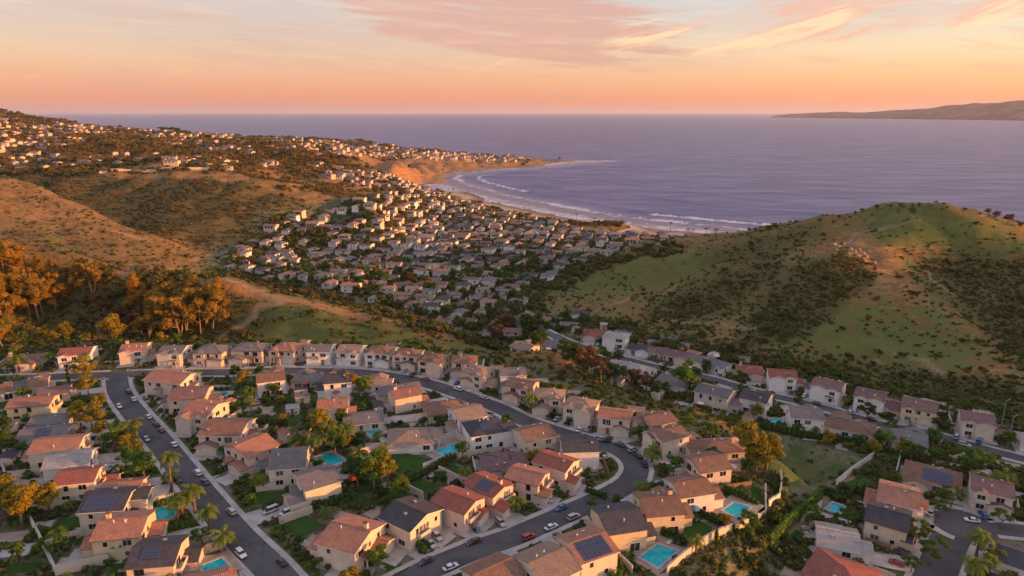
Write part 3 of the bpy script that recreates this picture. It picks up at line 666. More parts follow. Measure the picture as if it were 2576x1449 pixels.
foam = np.maximum(foam, 0.6 * (1 - sstep(seg_dist(SX, SY, [at_z(1390, 408, 0)[:2], at_z(1530, 405, 0)[:2]]), 8, 70)))
shallow = 1 - sstep(dsh, 20, 95)
me = np_mesh('sea', np.stack([SX, SY, SZ], -1).reshape(-1, 3), grid_faces(900, 420), M['sea'], True)
col_attr(me, 'foam', np.stack([foam, shallow, foam * 0], -1).reshape(-1, 3))
tag(link('sea', me), kind='structure')

# far headland across the bay
prof = [(1940, 0), (1955, 30), (2000, 72), (2060, 92), (2100, 104), (2160, 108), (2220, 118), (2300, 160), (2400, 212), (2500, 252), (2576, 268), (2700, 285), (2900, 260), (3300, 140), (3600, 0)]
nu, nd = 260, 46
V = []
for i in range(nu):
    u = 1940 + (3600 - 1940) * i / (nu - 1); h = np.interp(u, [p[0] for p in prof], [p[1] for p in prof])
    d0 = float(np.interp(u, (1940, 2100, 2300, 2576, 3600), (16500, 14000, 12000, 9900, 8500)))
    for j in range(nd):
        f = j / (nd - 1); d = d0 + f * 2600; xx = (u - CU) / F / (cp + (CV - 290) / F * sp) * d
        base = math.sin(min(1, f * 1.6) * math.pi * 0.5) * (1 if f < 0.7 else (1 - f) / 0.3)
        nz = float(fbm(np.array([xx / 420.0]), np.array([d / 420.0]), 4, 70)[0])
        V.append((xx, d, h * base * (0.80 + 0.42 * nz) + (min(h, 25) * min(1, f * 14) * 0.6) - (6 if f in (0, 1) else 0)))
M['headland'] = m_simple('headland_scrub', (0.105, 0.065, 0.058), 0.95, 0.8, 0.006)
tag(link('headland', np_mesh('headland', np.array(V), grid_faces(nu, nd), M['headland'], True)), kind='structure')
# ---------------------------------------------------------------- streets
def smooth_line(pts, step=2.5):
    P = [Vector(p) for p in pts]; out = []
    for i in range(len(P) - 1):
        p0 = P[max(i - 1, 0)]; p1, p2 = P[i], P[i + 1]; p3 = P[min(i + 2, len(P) - 1)]
        n = max(1, int((p2 - p1).length / step))
        for j in range(n):
            t = j / n
            out.append(0.5 * ((2 * p1) + (p2 - p0) * t + (2 * p0 - 5 * p1 + 4 * p2 - p3) * t * t + (3 * p1 - p0 - 3 * p2 + p3) * t ** 3))
    out.append(P[-1]); return [(p.x, p.y) for p in out]
def cz_pts(zz, *a): return [at_z(*crop(k, x, y), zz)[:2] for k, x, y in a]
ST = {
 'west street': (smooth_line([at_z(u, v, Z1)[:2] for u, v in ((900, 1700), (700, 1452), (590, 1340), (482, 1212), (400, 1110), (334, 1035), (300, 985), (292, 935))]), 3.0, Z1),
 'loop street': (smooth_line(cz_pts(Z1, (0, -300, 305), (0, 60, 300), (0, 300, 291), (0, 560, 281), (0, 780, 274), (0, 1100, 266), (0, 1400, 262), (1, 100, 254), (1, 350, 258), (1, 600, 266), (1, 800, 290), (1, 1000, 330), (1, 1150, 378), (1, 1300, 430), (1, 1420, 475),
                 (2, 60, 540), (2, 230, 600), (2, 420, 660), (2, 600, 708), (2, 690, 762), (2, 725, 830), (2, 690, 900), (2, 600, 960), (2, 450, 1032), (2, 250, 1118), (2, 0, 1226), (1, 1300, 1290), (1, 1100, 1372), (1, 950, 1440), (1, 780, 1530))), 2.9, Z1),
 'canyon street': (smooth_line(cz_pts(Z2, (2, 180, 20), (2, 330, 88), (2, 560, 160), (2, 760, 212), (2, 960, 260), (2, 1150, 300), (2, 1320, 348), (3, 0, 395), (3, 150, 428), (3, 400, 492), (3, 650, 565), (3, 900, 612), (3, 1150, 680), (3, 1300, 722), (3, 1491, 770), (3, 1800, 850))), 2.2, Z2),
 'court': (smooth_line(cz_pts(Z2, (3, 900, 1640), (3, 1000, 1380), (3, 1060, 1240), (3, 1135, 1150))), 3.4, Z2),
 'court arm': (smooth_line(cz_pts(Z2, (3, 1135, 1150), (3, 1300, 1170), (3, 1491, 1190), (3, 1800, 1230))), 2.6, Z2),
}
CDS = at_z(*crop(3, 1135, 1150), Z2)[:2]
RES = 0.5; OX, OY, OW, OH = -330.0, 80.0, 1300, 620
occ = np.zeros((OH, OW), np.uint8)
OGX, OGY = np.meshgrid(OX + (np.arange(OW) + 0.5) * RES, OY + (np.arange(OH) + 0.5) * RES)
def mark(mask_fn, bbox, val):
    x0, y0, x1, y1 = bbox; i0, i1 = int((y0 - OY) / RES), int((y1 - OY) / RES) + 2; j0, j1 = int((x0 - OX) / RES), int((x1 - OX) / RES) + 2
    i0, j0 = max(i0, 0), max(j0, 0); i1, j1 = min(i1, OH), min(j1, OW)
    if i1 <= i0 or j1 <= j0: return
    m = mask_fn(OGX[i0:i1, j0:j1], OGY[i0:i1, j0:j1]); occ[i0:i1, j0:j1][m] = val
def mark_poly(poly, val):
    xs = [p[0] for p in poly]; ys = [p[1] for p in poly]; mark(lambda X, Y: inside(X, Y, poly), (min(xs), min(ys), max(xs), max(ys)), val)
def mark_line(pts, w, val):
    xs = [p[0] for p in pts]; ys = [p[1] for p in pts]; mark(lambda X, Y: seg_dist(X, Y, pts) < w, (min(xs) - w, min(ys) - w, max(xs) + w, max(ys) + w), val)
def occ_at(x, y):
    j, i = int((x - OX) / RES), int((y - OY) / RES)
    return int(occ[i, j]) if 0 <= i < OH and 0 <= j < OW else 0
def normals(pts):
    out = []
    for i in range(len(pts)):
        a = pts[max(i - 1, 0)]; b = pts[min(i + 1, len(pts) - 1)]; dx, dy = b[0] - a[0], b[1] - a[1]; L = math.hypot(dx, dy) or 1
        out.append((-dy / L, dx / L))
    return out
def strip(mb, pts, nr, o0, o1, z0, z1, zf, skip=None, mi=0):
    for i in range(len(pts) - 1):
        q = []
        for k, o, z in ((i, o0, z0), (i + 1, o0, z0), (i + 1, o1, z1), (i, o1, z1)):
            x, y = pts[k][0] + nr[k][0] * o, pts[k][1] + nr[k][1] * o; q.append((x, y, zf(x, y) + z))
        if skip and skip((q[0][0] + q[2][0]) / 2, (q[0][1] + q[2][1]) / 2): continue
        if o1 < o0: q = q[::-1]
        mb.face(q[::-1], mi)
SW = 1.15
road_mb = MB(); walk = MB(); n_s = 0
for name, (pts, hw, zz) in ST.items():
    mark_line(pts, hw + SW + 0.4, 1)
for name, (pts, hw, zz) in ST.items():
    n_s += 1; nr = normals(pts); zf = lambda x, y, zz=zz: zz
    others = [(p, h) for nm, (p, h, z) in ST.items() if nm != name and z == zz]
    def skip(x, y):
        for p, h in others:
            if seg_dist(np.array([x]), np.array([y]), p)[0] < h + 0.2: return True
        if zz == Z2 and math.hypot(x - CDS[0], y - CDS[1]) < 6.6 and name.startswith('court'): return True
        return False
    strip(road_mb, pts, nr, -hw, hw, 0.02 + 0.004 * n_s, 0.02 + 0.004 * n_s, zf)
    for s in (1, -1):
        strip(walk, pts, nr, s * (hw - 0.003), s * hw, 0.0, 0.15, zf, skip)                 # kerb face
        strip(walk, pts, nr, s * hw, s * (hw + 0.22), 0.15, 0.15, zf, skip, 1)
        strip(walk, pts, nr, s * (hw + 0.22), s * (hw + SW), 0.147, 0.147, zf, skip)
        strip(walk, pts, nr, s * (hw + SW), s * (hw + SW + 0.01), 0.147, -0.2, zf, skip)
r0 = 6.2; ring = [(CDS[0] + math.cos(a) * r0, CDS[1] + math.sin(a) * r0, Z2 + 0.043) for a in np.linspace(0, 2 * math.pi, 33)[:-1]]
road_mb.face(ring)
cr = [(CDS[0] + math.cos(a) * r0, CDS[1] + math.sin(a) * r0) for a in np.linspace(R(5), R(225), 30)]; nrc = [(-math.cos(a), -math.sin(a)) for a in np.linspace(R(5), R(225), 30)]
strip(walk, cr, nrc, 0, -0.22, 0.15, 0.15, lambda x, y: Z2, None, 1); strip(walk, cr, nrc, -0.22, -1.6, 0.147, 0.147, lambda x, y: Z2); strip(walk, cr, nrc, 0.003, 0, 0.0, 0.15, lambda x, y: Z2)
mark_line([CDS, (CDS[0] + 0.1, CDS[1])], 9.8, 1)
for pl in ([(575, 668), (640, 660), (700, 668), (735, 700), (770, 722)], [(1270, 800), (1215, 740), (1200, 690), (1225, 650), (1260, 610), (1300, 570)], [(1265, 800), (1400, 850), (1500, 890)],
           [(700, 655), (850, 640), (1000, 600), (1100, 560)], [(860, 735), (1000, 690), (1180, 650), (1400, 630)], [(900, 690), (1050, 640), (1200, 600), (1350, 590), (1600, 610)]):
    g = [p for p in (on_ground(u, v) for u, v in pl) if p]; pts = smooth_line([(p[0], p[1]) for p in g], 4.0); nr = normals(pts)
    for s in (-1, 1): strip(road_mb, pts, nr, 0, s * 2.3, 0.4, 0.45, h1)
tag(link('road', road_mb.mesh('road', M['asphalt'])), kind='structure')
tag(link('pavement', walk.mesh('pavement', [M['concrete'], M['kerb']])), kind='structure')
STP = [(name, np.array(p), hw) for name, (p, hw, z) in ST.items()]
def nearest_street(x, y):
    best = None
    for name, P, hw in STP:
        d = np.hypot(P[:, 0] - x, P[:, 1] - y); k = int(np.argmin(d))
        if best is None or d[k] < best[0]:
            a = P[max(k - 1, 0)]; b = P[min(k + 1, len(P) - 1)]; best = (float(d[k]), tuple(P[k]), math.atan2(b[1] - a[1], b[0] - a[0]), name, hw)
    return best

# ---------------------------------------------------------------- houses
def window_meshes():
    out = {}
    for key, w, h in (('small', 1.0, 1.2), ('wide', 1.9, 1.4), ('tall', 1.15, 1.6), ('slider', 2.4, 2.1)):
        f = MB(); t = 0.09; y0, y1 = -0.06, 0.03              # local: x across, y outwards, z up, origin at centre
        f.box(-w / 2 - t, w / 2 + t, y0, y1 + 0.02, h / 2, h / 2 + t); f.box(-w / 2 - t, w / 2 + t, y0, y1 + 0.05, -h / 2 - t, -h / 2)
        f.box(-w / 2 - t, -w / 2, y0, y1, -h / 2, h / 2); f.box(w / 2, w / 2 + t, y0, y1, -h / 2, h / 2)
        if w > 1.5: f.box(-0.035, 0.035, y0, y1 - 0.01, -h / 2, h / 2)
        g = MB(); g.face([(-w / 2, 0.008, -h / 2), (w / 2, 0.008, -h / 2), (w / 2, 0.008, h / 2), (-w / 2, 0.008, h / 2)][::-1])
        out[key] = (f.mesh('window', M['trim']), g.mesh('pane', M['glass']), w, h, f.mesh('window', M['dark_trim']))
    return out
WIN = window_meshes()
def door_mesh():
    g = MB(); g.box(-2.3, 2.3, -0.05, 0.03, 0, 2.2)
    for k in range(4): g.box(-2.22, 2.22, 0.03, 0.055, 0.06 + k * 0.54, 0.54 + k * 0.54)
    d = MB(); d.box(-0.5, 0.5, -0.05, 0.04, 0, 2.1); d.box(-0.4, 0.4, 0.04, 0.06, 0.2, 1.0); d.box(-0.4, 0.4, 0.04, 0.06, 1.15, 1.95)
    return g.mesh('garage_door', M['door']), d.mesh('door', M['wood'])
GAR, DOOR = door_mesh()
sp_mb = MB(); sp_mb.box(-0.5, 0.5, -0.82, 0.82, 0.06, 0.10); sp_mb.box(-0.45, 0.45, -0.6, -0.55, -0.05, 0.06, 1); sp_mb.box(-0.45, 0.45, 0.55, 0.6, -0.05, 0.06, 1)
SOLAR = sp_mb.mesh('solar_panel', [M['solar'], M['metal']])
vm = MB(); vm.tube([(0, 0, -0.3), (0, 0, 0.55)], [0.11, 0.11], 8); vm.tube([(0, 0, 0.55), (0, 0, 0.62), (0, 0, 0.7)], [0.2, 0.2, 0.05], 8)
VENT = vm.mesh('roof_vent', M['trim'])
vb = MB(); vb.box(-0.35, 0.35, -0.3, 0.3, -0.2, 0.28); vb.box(-0.42, 0.42, -0.37, 0.37, 0.28, 0.34); VBOX = vb.mesh('roof_vent', M['metal'])

def gable_roof(mb, L, S, z0, rise, over=0.55, th=0.16, hip=0.0, axis='x', cx=0.0, cy=0.0, endover=0.4):
    """tiled roof with fascia; axis is the ridge direction; hip 0..1 pulls the ridge ends in. mi 0 tiles, 1 fascia, 2 ridge caps"""
    hx, hy = L / 2 + endover, S / 2 + over; k = rise / (S / 2); ze = z0 - over * k; zr = z0 + rise
    rx = hx - hip * hy
    def T(p):
        x, y, z = p
        return (cx + x, cy + y, z) if axis == 'x' else (cx - y, cy + x, z)
    sl = math.hypot(hy, zr - ze)
    top = th
    for s in (1, -1):
        q = [(-hx, s * hy, ze + top), (hx, s * hy, ze + top), (rx, 0, zr + top), (-rx, 0, zr + top)]; uv = [(-hx, 0), (hx, 0), (rx, sl), (-rx, sl)]
        if s > 0: q, uv = q[::-1], uv[::-1]
        mb.face([T(p) for p in q], 0, uv)
        q2 = [(-hx, s * hy, ze), (hx, s * hy, ze), (hx, s * hy, ze + top), (-hx, s * hy, ze + top)]
        mb.face([T(p) for p in (q2 if s < 0 else q2[::-1])], 1)
        e = [(-hx, s * hy, ze), (hx, s * hy, ze), (rx, 0, zr), (-rx, 0, zr)]
        mb.face([T(p) for p in (e if s > 0 else e[::-1])], 1)
    for s in (1, -1):
        if hip > 0:
            q = [(s * hx, -hy, ze + top), (s * hx, hy, ze + top), (s * rx, 0, zr + top)]; uv = [(-hy, 0), (hy, 0), (0, math.hypot(hx - rx, zr - ze))]
            if s < 0: q, uv = q[::-1], uv[::-1]
            mb.face([T(p) for p in q], 0, uv)
            q2 = [(s * hx, -hy, ze), (s * hx, hy, ze), (s * hx, hy, ze + top), (s * hx, -hy, ze + top)]
            mb.face([T(p) for p in (q2 if s > 0 else q2[::-1])], 1)
            e = [(s * hx, -hy, ze), (s * hx, hy, ze), (s * rx, 0, zr)]; mb.face([T(p) for p in (e if s < 0 else e[::-1])], 1)
        else:
            for t in (1, -1):
                q = [(s * hx, t * hy, ze), (s * hx, 0, zr), (s * hx, 0, zr + top), (s * hx, t * hy, ze + top)]
                mb.face([T(p) for p in (q if s * t < 0 else q[::-1])], 1)
    # ridge caps
    mb.box(-rx, rx, -0.14, 0.14, zr + top - 0.06, zr + top + 0.07, 2, T)
    if hip > 0:
        for sx in (1, -1):
            for sy in (1, -1):
                a = Vector((sx * rx, 0, zr + top)); b = Vector((sx * hx, sy * hy, ze + top)); n_ = Vector((-(b - a).y, (b - a).x, 0)).normalized() * 0.12
                mb.face([T(tuple(a - n_ + Vector((0, 0, .05)))), T(tuple(b - n_ + Vector((0, 0, .05)))), T(tuple(b + n_ + Vector((0, 0, .05)))), T(tuple(a + n_ + Vector((0, 0, .05))))], 2)

def wall_block(mb, x0, x1, y0, y1, z1, rise, axis, base=-1.5, gable=True):
    if gable and rise > 0:
        if axis == 'x':
            ym = (y0 + y1) / 2
            for x, s in ((x0, -1), (x1, 1)):
                q = [(x, y0, base), (x, y1, base), (x, y1, z1), (x, ym, z1 + rise), (x, y0, z1)]; mb.face(q if s > 0 else q[::-1])
            for y, s in ((y0, -1), (y1, 1)):
                q = [(x0, y, base), (x1, y, base), (x1, y, z1), (x0, y, z1)]; mb.face(q if s < 0 else q[::-1])
        else:
            xm = (x0 + x1) / 2
            for y, s in ((y0, -1), (y1, 1)):
                q = [(x0, y, base), (x1, y, base), (x1, y, z1), (xm, y, z1 + rise), (x0, y, z1)]; mb.face(q if s < 0 else q[::-1])
            for x, s in ((x0, -1), (x1, 1)):
                q = [(x, y0, base), (x, y1, base), (x, y1, z1), (x, y0, z1)]; mb.face(q if s > 0 else q[::-1])
    else:
        mb.box(x0, x1, y0, y1, base, z1)

HS = 0.80        # storey heights and openings of these small lots
HOUSES = []      # x, y, yaw, L, S, record
def rect_poly(x, y, yaw, hx, hy, dx=0.0, dy=0.0):
    c, s = math.cos(yaw), math.sin(yaw)
    return [(x + (px + dx) * c - (py + dy) * s, y + (px + dx) * s + (py + dy) * c) for px, py in ((-hx, -hy), (hx, -hy), (hx, hy), (-hx, hy))]
def overlap(a, b):
    for P in (a, b):
        for i in range(4):
            ex, ey = P[(i + 1) % 4][0] - P[i][0], P[(i + 1) % 4][1] - P[i][1]; nx, ny = -ey, ex
            pa = [nx * p[0] + ny * p[1] for p in a]; pb = [nx * p[0] + ny * p[1] for p in b]
            if max(pa) <= min(pb) or max(pb) <= min(pa): return False
    return True

def build_house(x, y, z, yaw, L, S, storeys, typ, roof, wall, feat, label, group, lod=0, seed=0, front=None, name='house', fg=None):
    r = random.Random(seed); H = 2.75 * storeys + 0.15; rise = S / 2 * (0.36 if typ == 'g' else 0.38)
    HS = 0.80 if lod == 0 else 0.70
    L, S = L / HS, S / HS
    if fg is not None: fg = fg / HS
    root = empty(name, (x, y, z), yaw, label, 'house', group); root.scale = (HS, HS, HS)
    rm = [M['roof_' + roof], M['trim'] if wall in ('white', 'cream') else M['dark_trim'], M['roof_' + roof]]
    wl = MB(); wall_block(wl, -L / 2, L / 2, -S / 2, S / 2, H, rise, 'x', gable=(typ == 'g'))
    main = MB(); gable_roof(main, L, S, H, rise, hip=1.0 if typ == 'h' else 0.0)
    fx, fy = front or (0, -1)
    axis = 'x' if fx else 'y'
    half = L / 2 if fx else S / 2; width = S if fx else L
    def FP(a, o): return (fx * o, a) if fx else (a, fy * o)      # a along the facade, o outwards
    faces = []     # facade spans for openings: (along0, along1, offset, storeys)
    extra = []
    ww = min(6.2, width * 0.55); side = r.choice((-1, 1)); proj = 0
    garage_at = None
    if 'w' in feat or (lod == 0 and r.random() < 0.7 and 'n' not in feat):
        proj = r.uniform(2.6, 4.2) if lod == 0 else 2.5
        # do not let the wing run into the street
        if fg is not None: proj = max(1.2, min(proj, fg - 1.5))
        a0 = side * (width / 2 - ww / 2 - 0.15); h2 = 2.8 + (2.75 if (storeys == 2 and r.random() < 0.25) else 0)
        c = FP(a0, half + proj / 2 - 0.4); rs = ww / 2 * 0.36
        if fx: wall_block(wl, c[0] - proj / 2 - 0.4, c[0] + proj / 2, c[1] - ww / 2, c[1] + ww / 2, h2, rs, 'x')
        else: wall_block(wl, c[0] - ww / 2, c[0] + ww / 2, c[1] - proj / 2 - 0.2, c[1] + proj / 2, h2, rs, 'y')
        w2 = MB(); gable_roof(w2, proj + 0.9, ww, h2, rs, over=0.4, axis=axis, cx=c[0], cy=c[1], endover=0.3); extra.append(('wing_roof', w2))
        garage_at = (a0, (abs(c[0]) + proj / 2) if fx else abs(c[1]) + proj / 2)
    if 'x' in feat or (lod == 0 and storeys == 2 and r.random() < 0.5 and 'n' not in feat):
        # cross gable on the upper floor
        cw = min(4.6, width * 0.42); a1 = -side * (width / 2 - cw / 2 - 0.3); pr = 0.9; rs = cw / 2 * 0.36
        if not fx:
            c = (a1, fy * (half + pr / 2 - 1.5)); wall_block(wl, c[0] - cw / 2, c[0] + cw / 2, min(fy * (half - 0.5), fy * (half + pr)), max(fy * (half - 0.5), fy * (half + pr)), H - 0.15, rs, 'y')
            w3 = MB(); gable_roof(w3, 3.6, cw, H - 0.15, rs, over=0.35, axis='y', cx=a1, cy=fy * (half + pr - 1.55), endover=0.25); extra.append(('gable_roof', w3))
            faces.append((a1 - cw / 2, a1 + cw / 2, half + pr, storeys))
    if 'l' in feat or (lod == 0 and r.random() < 0.55 and L < 20 and 'n' not in feat and not label.endswith('hillside row')):
        # lower wing continuing one end
        e = r.choice((-1, 1)); ll = r.uniform(2.4, 3.8); sw = S * r.uniform(0.6, 0.8); rs = sw / 2 * 0.34; yo = r.uniform(-0.1, 0.1) * S
        if not fx or (fx * e < 0):
            cx_ = e * (L / 2 + ll / 2); wall_block(wl, min(e * (L / 2 - 0.3), e * (L / 2 + ll)), max(e * (L / 2 - 0.3), e * (L / 2 + ll)), yo - sw / 2, yo + sw / 2, 2.75 * (storeys - 1) * 0 + 2.8, rs, 'x')
            w4 = MB(); gable_roof(w4, ll + 0.8, sw, 2.8, rs, over=0.4, cx=cx_ - e * 0.3, cy=yo, endover=0.3, hip=0.0); extra.append(('lower_roof', w4))
    link('walls', wl.mesh('walls', M['wall_' + wall]), root)
    rfo = link('roof', main.mesh('roof', rm), root)
    for nm, mb in extra: link('roof', mb.mesh('roof', rm), root)
    # openings
    def put(kind, side_, a, o, zc, pane=True):
        # side_ is the outward direction (dx,dy)
        dx, dy = side_; ang = math.atan2(dy, dx) - math.pi / 2
        px, py = (dx * o, a) if dx else (a, dy * o)
        f, g, w, h, fd = WIN[kind]
        fo = link('window', fd if (wall in ('beige', 'peach', 'yellow') and seed % 3 == 0) else f, root, (px, py, zc), ang)
        if pane: link('pane', g, fo)
        return fo
    sides = [(0, -1), (0, 1), (1, 0), (-1, 0)]
    for sd in sides:
        hw_, off = (S / 2, L / 2) if sd[0] else (L / 2, S / 2)
        isf = (sd == (fx, fy))
        n = max(1, int((2 * hw_ - 1.4) / (3.0 if lod == 0 else 4.2)))
        for st_ in range(storeys):
            zc = 1.55 + st_ * 2.75
            for q in range(n):
                a = (q + 0.5) / n * (2 * hw_ - 1.2) - hw_ + 0.6 + r.uniform(-0.25, 0.25)
                if r.random() < (0.18 if isf else 0.34): continue
                if isf and garage_at and st_ == 0 and abs(a - garage_at[0]) < ww / 2 + 0.8: continue
                if isf and garage_at and st_ == 1 and h2 > 4 and abs(a - garage_at[0]) < ww / 2 + 0.8: continue
                if isf and not garage_at and st_ == 0: continue
                kind = r.choice(('wide', 'tall', 'small', 'wide')) if (lod == 0 and not sd[0]) or isf else r.choice(('small', 'tall', 'wide'))
                if not isf and st_ == 0 and sd == (-fx, -fy) and r.random() < 0.35: put('slider', sd, a, off, 1.12, True); continue
                put(kind, sd, a, off, zc, True)
    for a0_, a1_, off, st_ in faces:
        for s_ in range(st_):
            put('wide', (fx, fy), (a0_ + a1_) / 2, off, 1.55 + s_ * 2.75)
    ang = math.atan2(fy, fx) - math.pi / 2
    if garage_at: ga, go = garage_at
    else: ga, go = side * max(0, width / 2 - 3.0), half
    p_ = FP(ga, go); gd = link('garage_door', GAR, root, (p_[0], p_[1], 0.05), ang); gd.scale = (min(1.0, (ww - 1) / 4.6 if garage_at else 1.0),) + (1, 1)
    if h2_ := (garage_at and h2 > 4): put('wide', (fx, fy), ga, go, 4.2)
    da = -side * (width / 2 - 1.6) * 0.55 if garage_at else -side * 1.2
    if width > 7:
        p_ = FP(da, half); link('door', DOOR, root, (p_[0], p_[1], 0.1), ang)
        if lod == 0 and storeys == 2 and r.random() < 0.55:
            # balcony with a solid parapet over the entrance
            ba = da + r.uniform(-.4, .4); bw_, bd_, zb = r.uniform(1.5, 2.4), 1.25, 2.95; bm_ = MB()
            def bx(a0, a1, o0, o1, z0, z1):
                p0, p1 = FP(a0, o0), FP(a1, o1); bm_.box(min(p0[0], p1[0]), max(p0[0], p1[0]), min(p0[1], p1[1]), max(p0[1], p1[1]), z0, z1)
            bx(ba - bw_, ba + bw_, half + .01, half + bd_, zb - .2, zb); bx(ba - bw_, ba + bw_, half + bd_ - .12, half + bd_ + .002, zb + .001, zb + .85)
            for s_ in (-1, 1): bx(ba + s_ * bw_ - .06, ba + s_ * bw_ + .06, half + .02, half + bd_ - .125, zb + .001, zb + .85)
            link('balcony', bm_.mesh('balcony', M['wall_' + wall]), root); q_ = FP(ba, half); f_, g_, w_0, h_0, fd_ = WIN['slider']; fo_ = link('window', f_, root, (q_[0], q_[1], zb + 1.15), ang); link('pane', g_, fo_)
        elif lod == 0 and r.random() < 0.8:
            # tiled porch roof over the entrance, on two posts
            pm = MB(); w_, d_, zt = 1.6, 1.9, 2.75
            def P3(a, o, zz): q = FP(a, o); return (q[0], q[1], zz)
            A_, B_, C_, D_ = P3(da - w_, half, zt + .55), P3(da + w_, half, zt + .55), P3(da + w_, half + d_, zt), P3(da - w_, half + d_, zt)
            up = Vector((0, 0, 0.12)); tq = [A_, D_, C_, B_]
            n_ = (Vector(tq[1]) - Vector(tq[0])).cross(Vector(tq[2]) - Vector(tq[1])); tq = tq if n_.z > 0 else tq[::-1]
            pm.face([tuple(Vector(p) + up) for p in tq], 0, [(p[0] if not fx else p[1], p[1] if not fx else p[0]) for p in tq]); pm.face(tq[::-1], 1)
            for i in range(4):
                a_, b_ = Vector(tq[i]), Vector(tq[(i + 1) % 4]); pm.face([tuple(a_), tuple(b_), tuple(b_ + up), tuple(a_ + up)], 1)
            pr_ = link('porch_roof', pm.mesh('porch_roof', rm), root)
            for s_ in (-1, 1):
                q = FP(da + s_ * (w_ - 0.2), half + d_ - 0.25); po = MB(); po.box(q[0] - .13, q[0] + .13, q[1] - .13, q[1] + .13, -0.2, zt + 0.02); link('porch_post', po.mesh('porch_post', M['wall_' + wall]), root)
    sl = rise / (S / 2)
    if 'c' in feat:
        cxp = r.choice((-1, 1)) * (L / 2 - 1.6) if 'C' not in feat else L / 2 - 1.5; yy = r.uniform(0.6, 1.4)
        cm = MB(); cm.box(cxp - .5, cxp + .5, yy - .38, yy + .38, H - 0.5, H + rise + 1.3); co = link('chimney', cm.mesh('chimney', M['wall_' + wall]), root)
        cc = MB(); cc.box(cxp - .62, cxp + .62, yy - .5, yy + .5, H + rise + 1.3, H + rise + 1.48); cc.box(cxp - .3, cxp + .3, yy - .2, yy + .2, H + rise + 1.48, H + rise + 1.7, 0); link('chimney_cap', cc.mesh('chimney_cap', M['roof_' + roof]), co)
    # which slope looks at the survey station
    camside = 1 if (-math.sin(yaw) * (0 - x) + math.cos(yaw) * (0 - y)) > 0 else -1
    if 's' in feat or 'S' in feat:
        nx_, ny_ = (7, 3) if 'S' in feat else (4, 2)
        ss_ = camside if 'o' not in feat else -camside
        Tt = math.atan(sl); ox = r.uniform(-0.12, 0.12) * L
        nx_ = min(nx_, int((L - 1.5 - abs(ox)) / 1.04)); hyp = S / 2 / math.cos(Tt); ny_ = min(ny_, int((hyp - 0.3) / 1.7))
        for a in range(nx_):
            for b in range(ny_):
                d_ = 0.45 + 0.84 + b * 1.68          # down the slope from the ridge
                if S / 2 / math.cos(Tt) + 0.3 < d_ + 0.84: continue
                so = link('solar_panel', SOLAR, root); yy = ss_ * d_ * math.cos(Tt); zz = H + rise + 0.17 - d_ * math.sin(Tt)
                so.location = (ox + (a - (nx_ - 1) / 2) * 1.04, yy, zz); so.rotation_euler = (-ss_ * Tt, 0, 0)
    if lod == 0:
        for k in range(r.randint(1, 3)):
            xx = r.uniform(-0.38, 0.38) * L; d_ = r.uniform(0.8, S / 2 - 1.0); s_ = r.choice((1, -1))
            if ('s' in feat or 'S' in feat) and s_ == (camside if 'o' not in feat else -camside): s_ = -s_
            if typ == 'h' and abs(xx) > L / 2 - S / 2: xx *= 0.4
            link('roof_vent', VENT if r.random() < 0.6 else VBOX, root, (xx, s_ * d_, H + rise + 0.16 - d_ * sl))
    return root, garage_at, (ga, go, FP, ang)

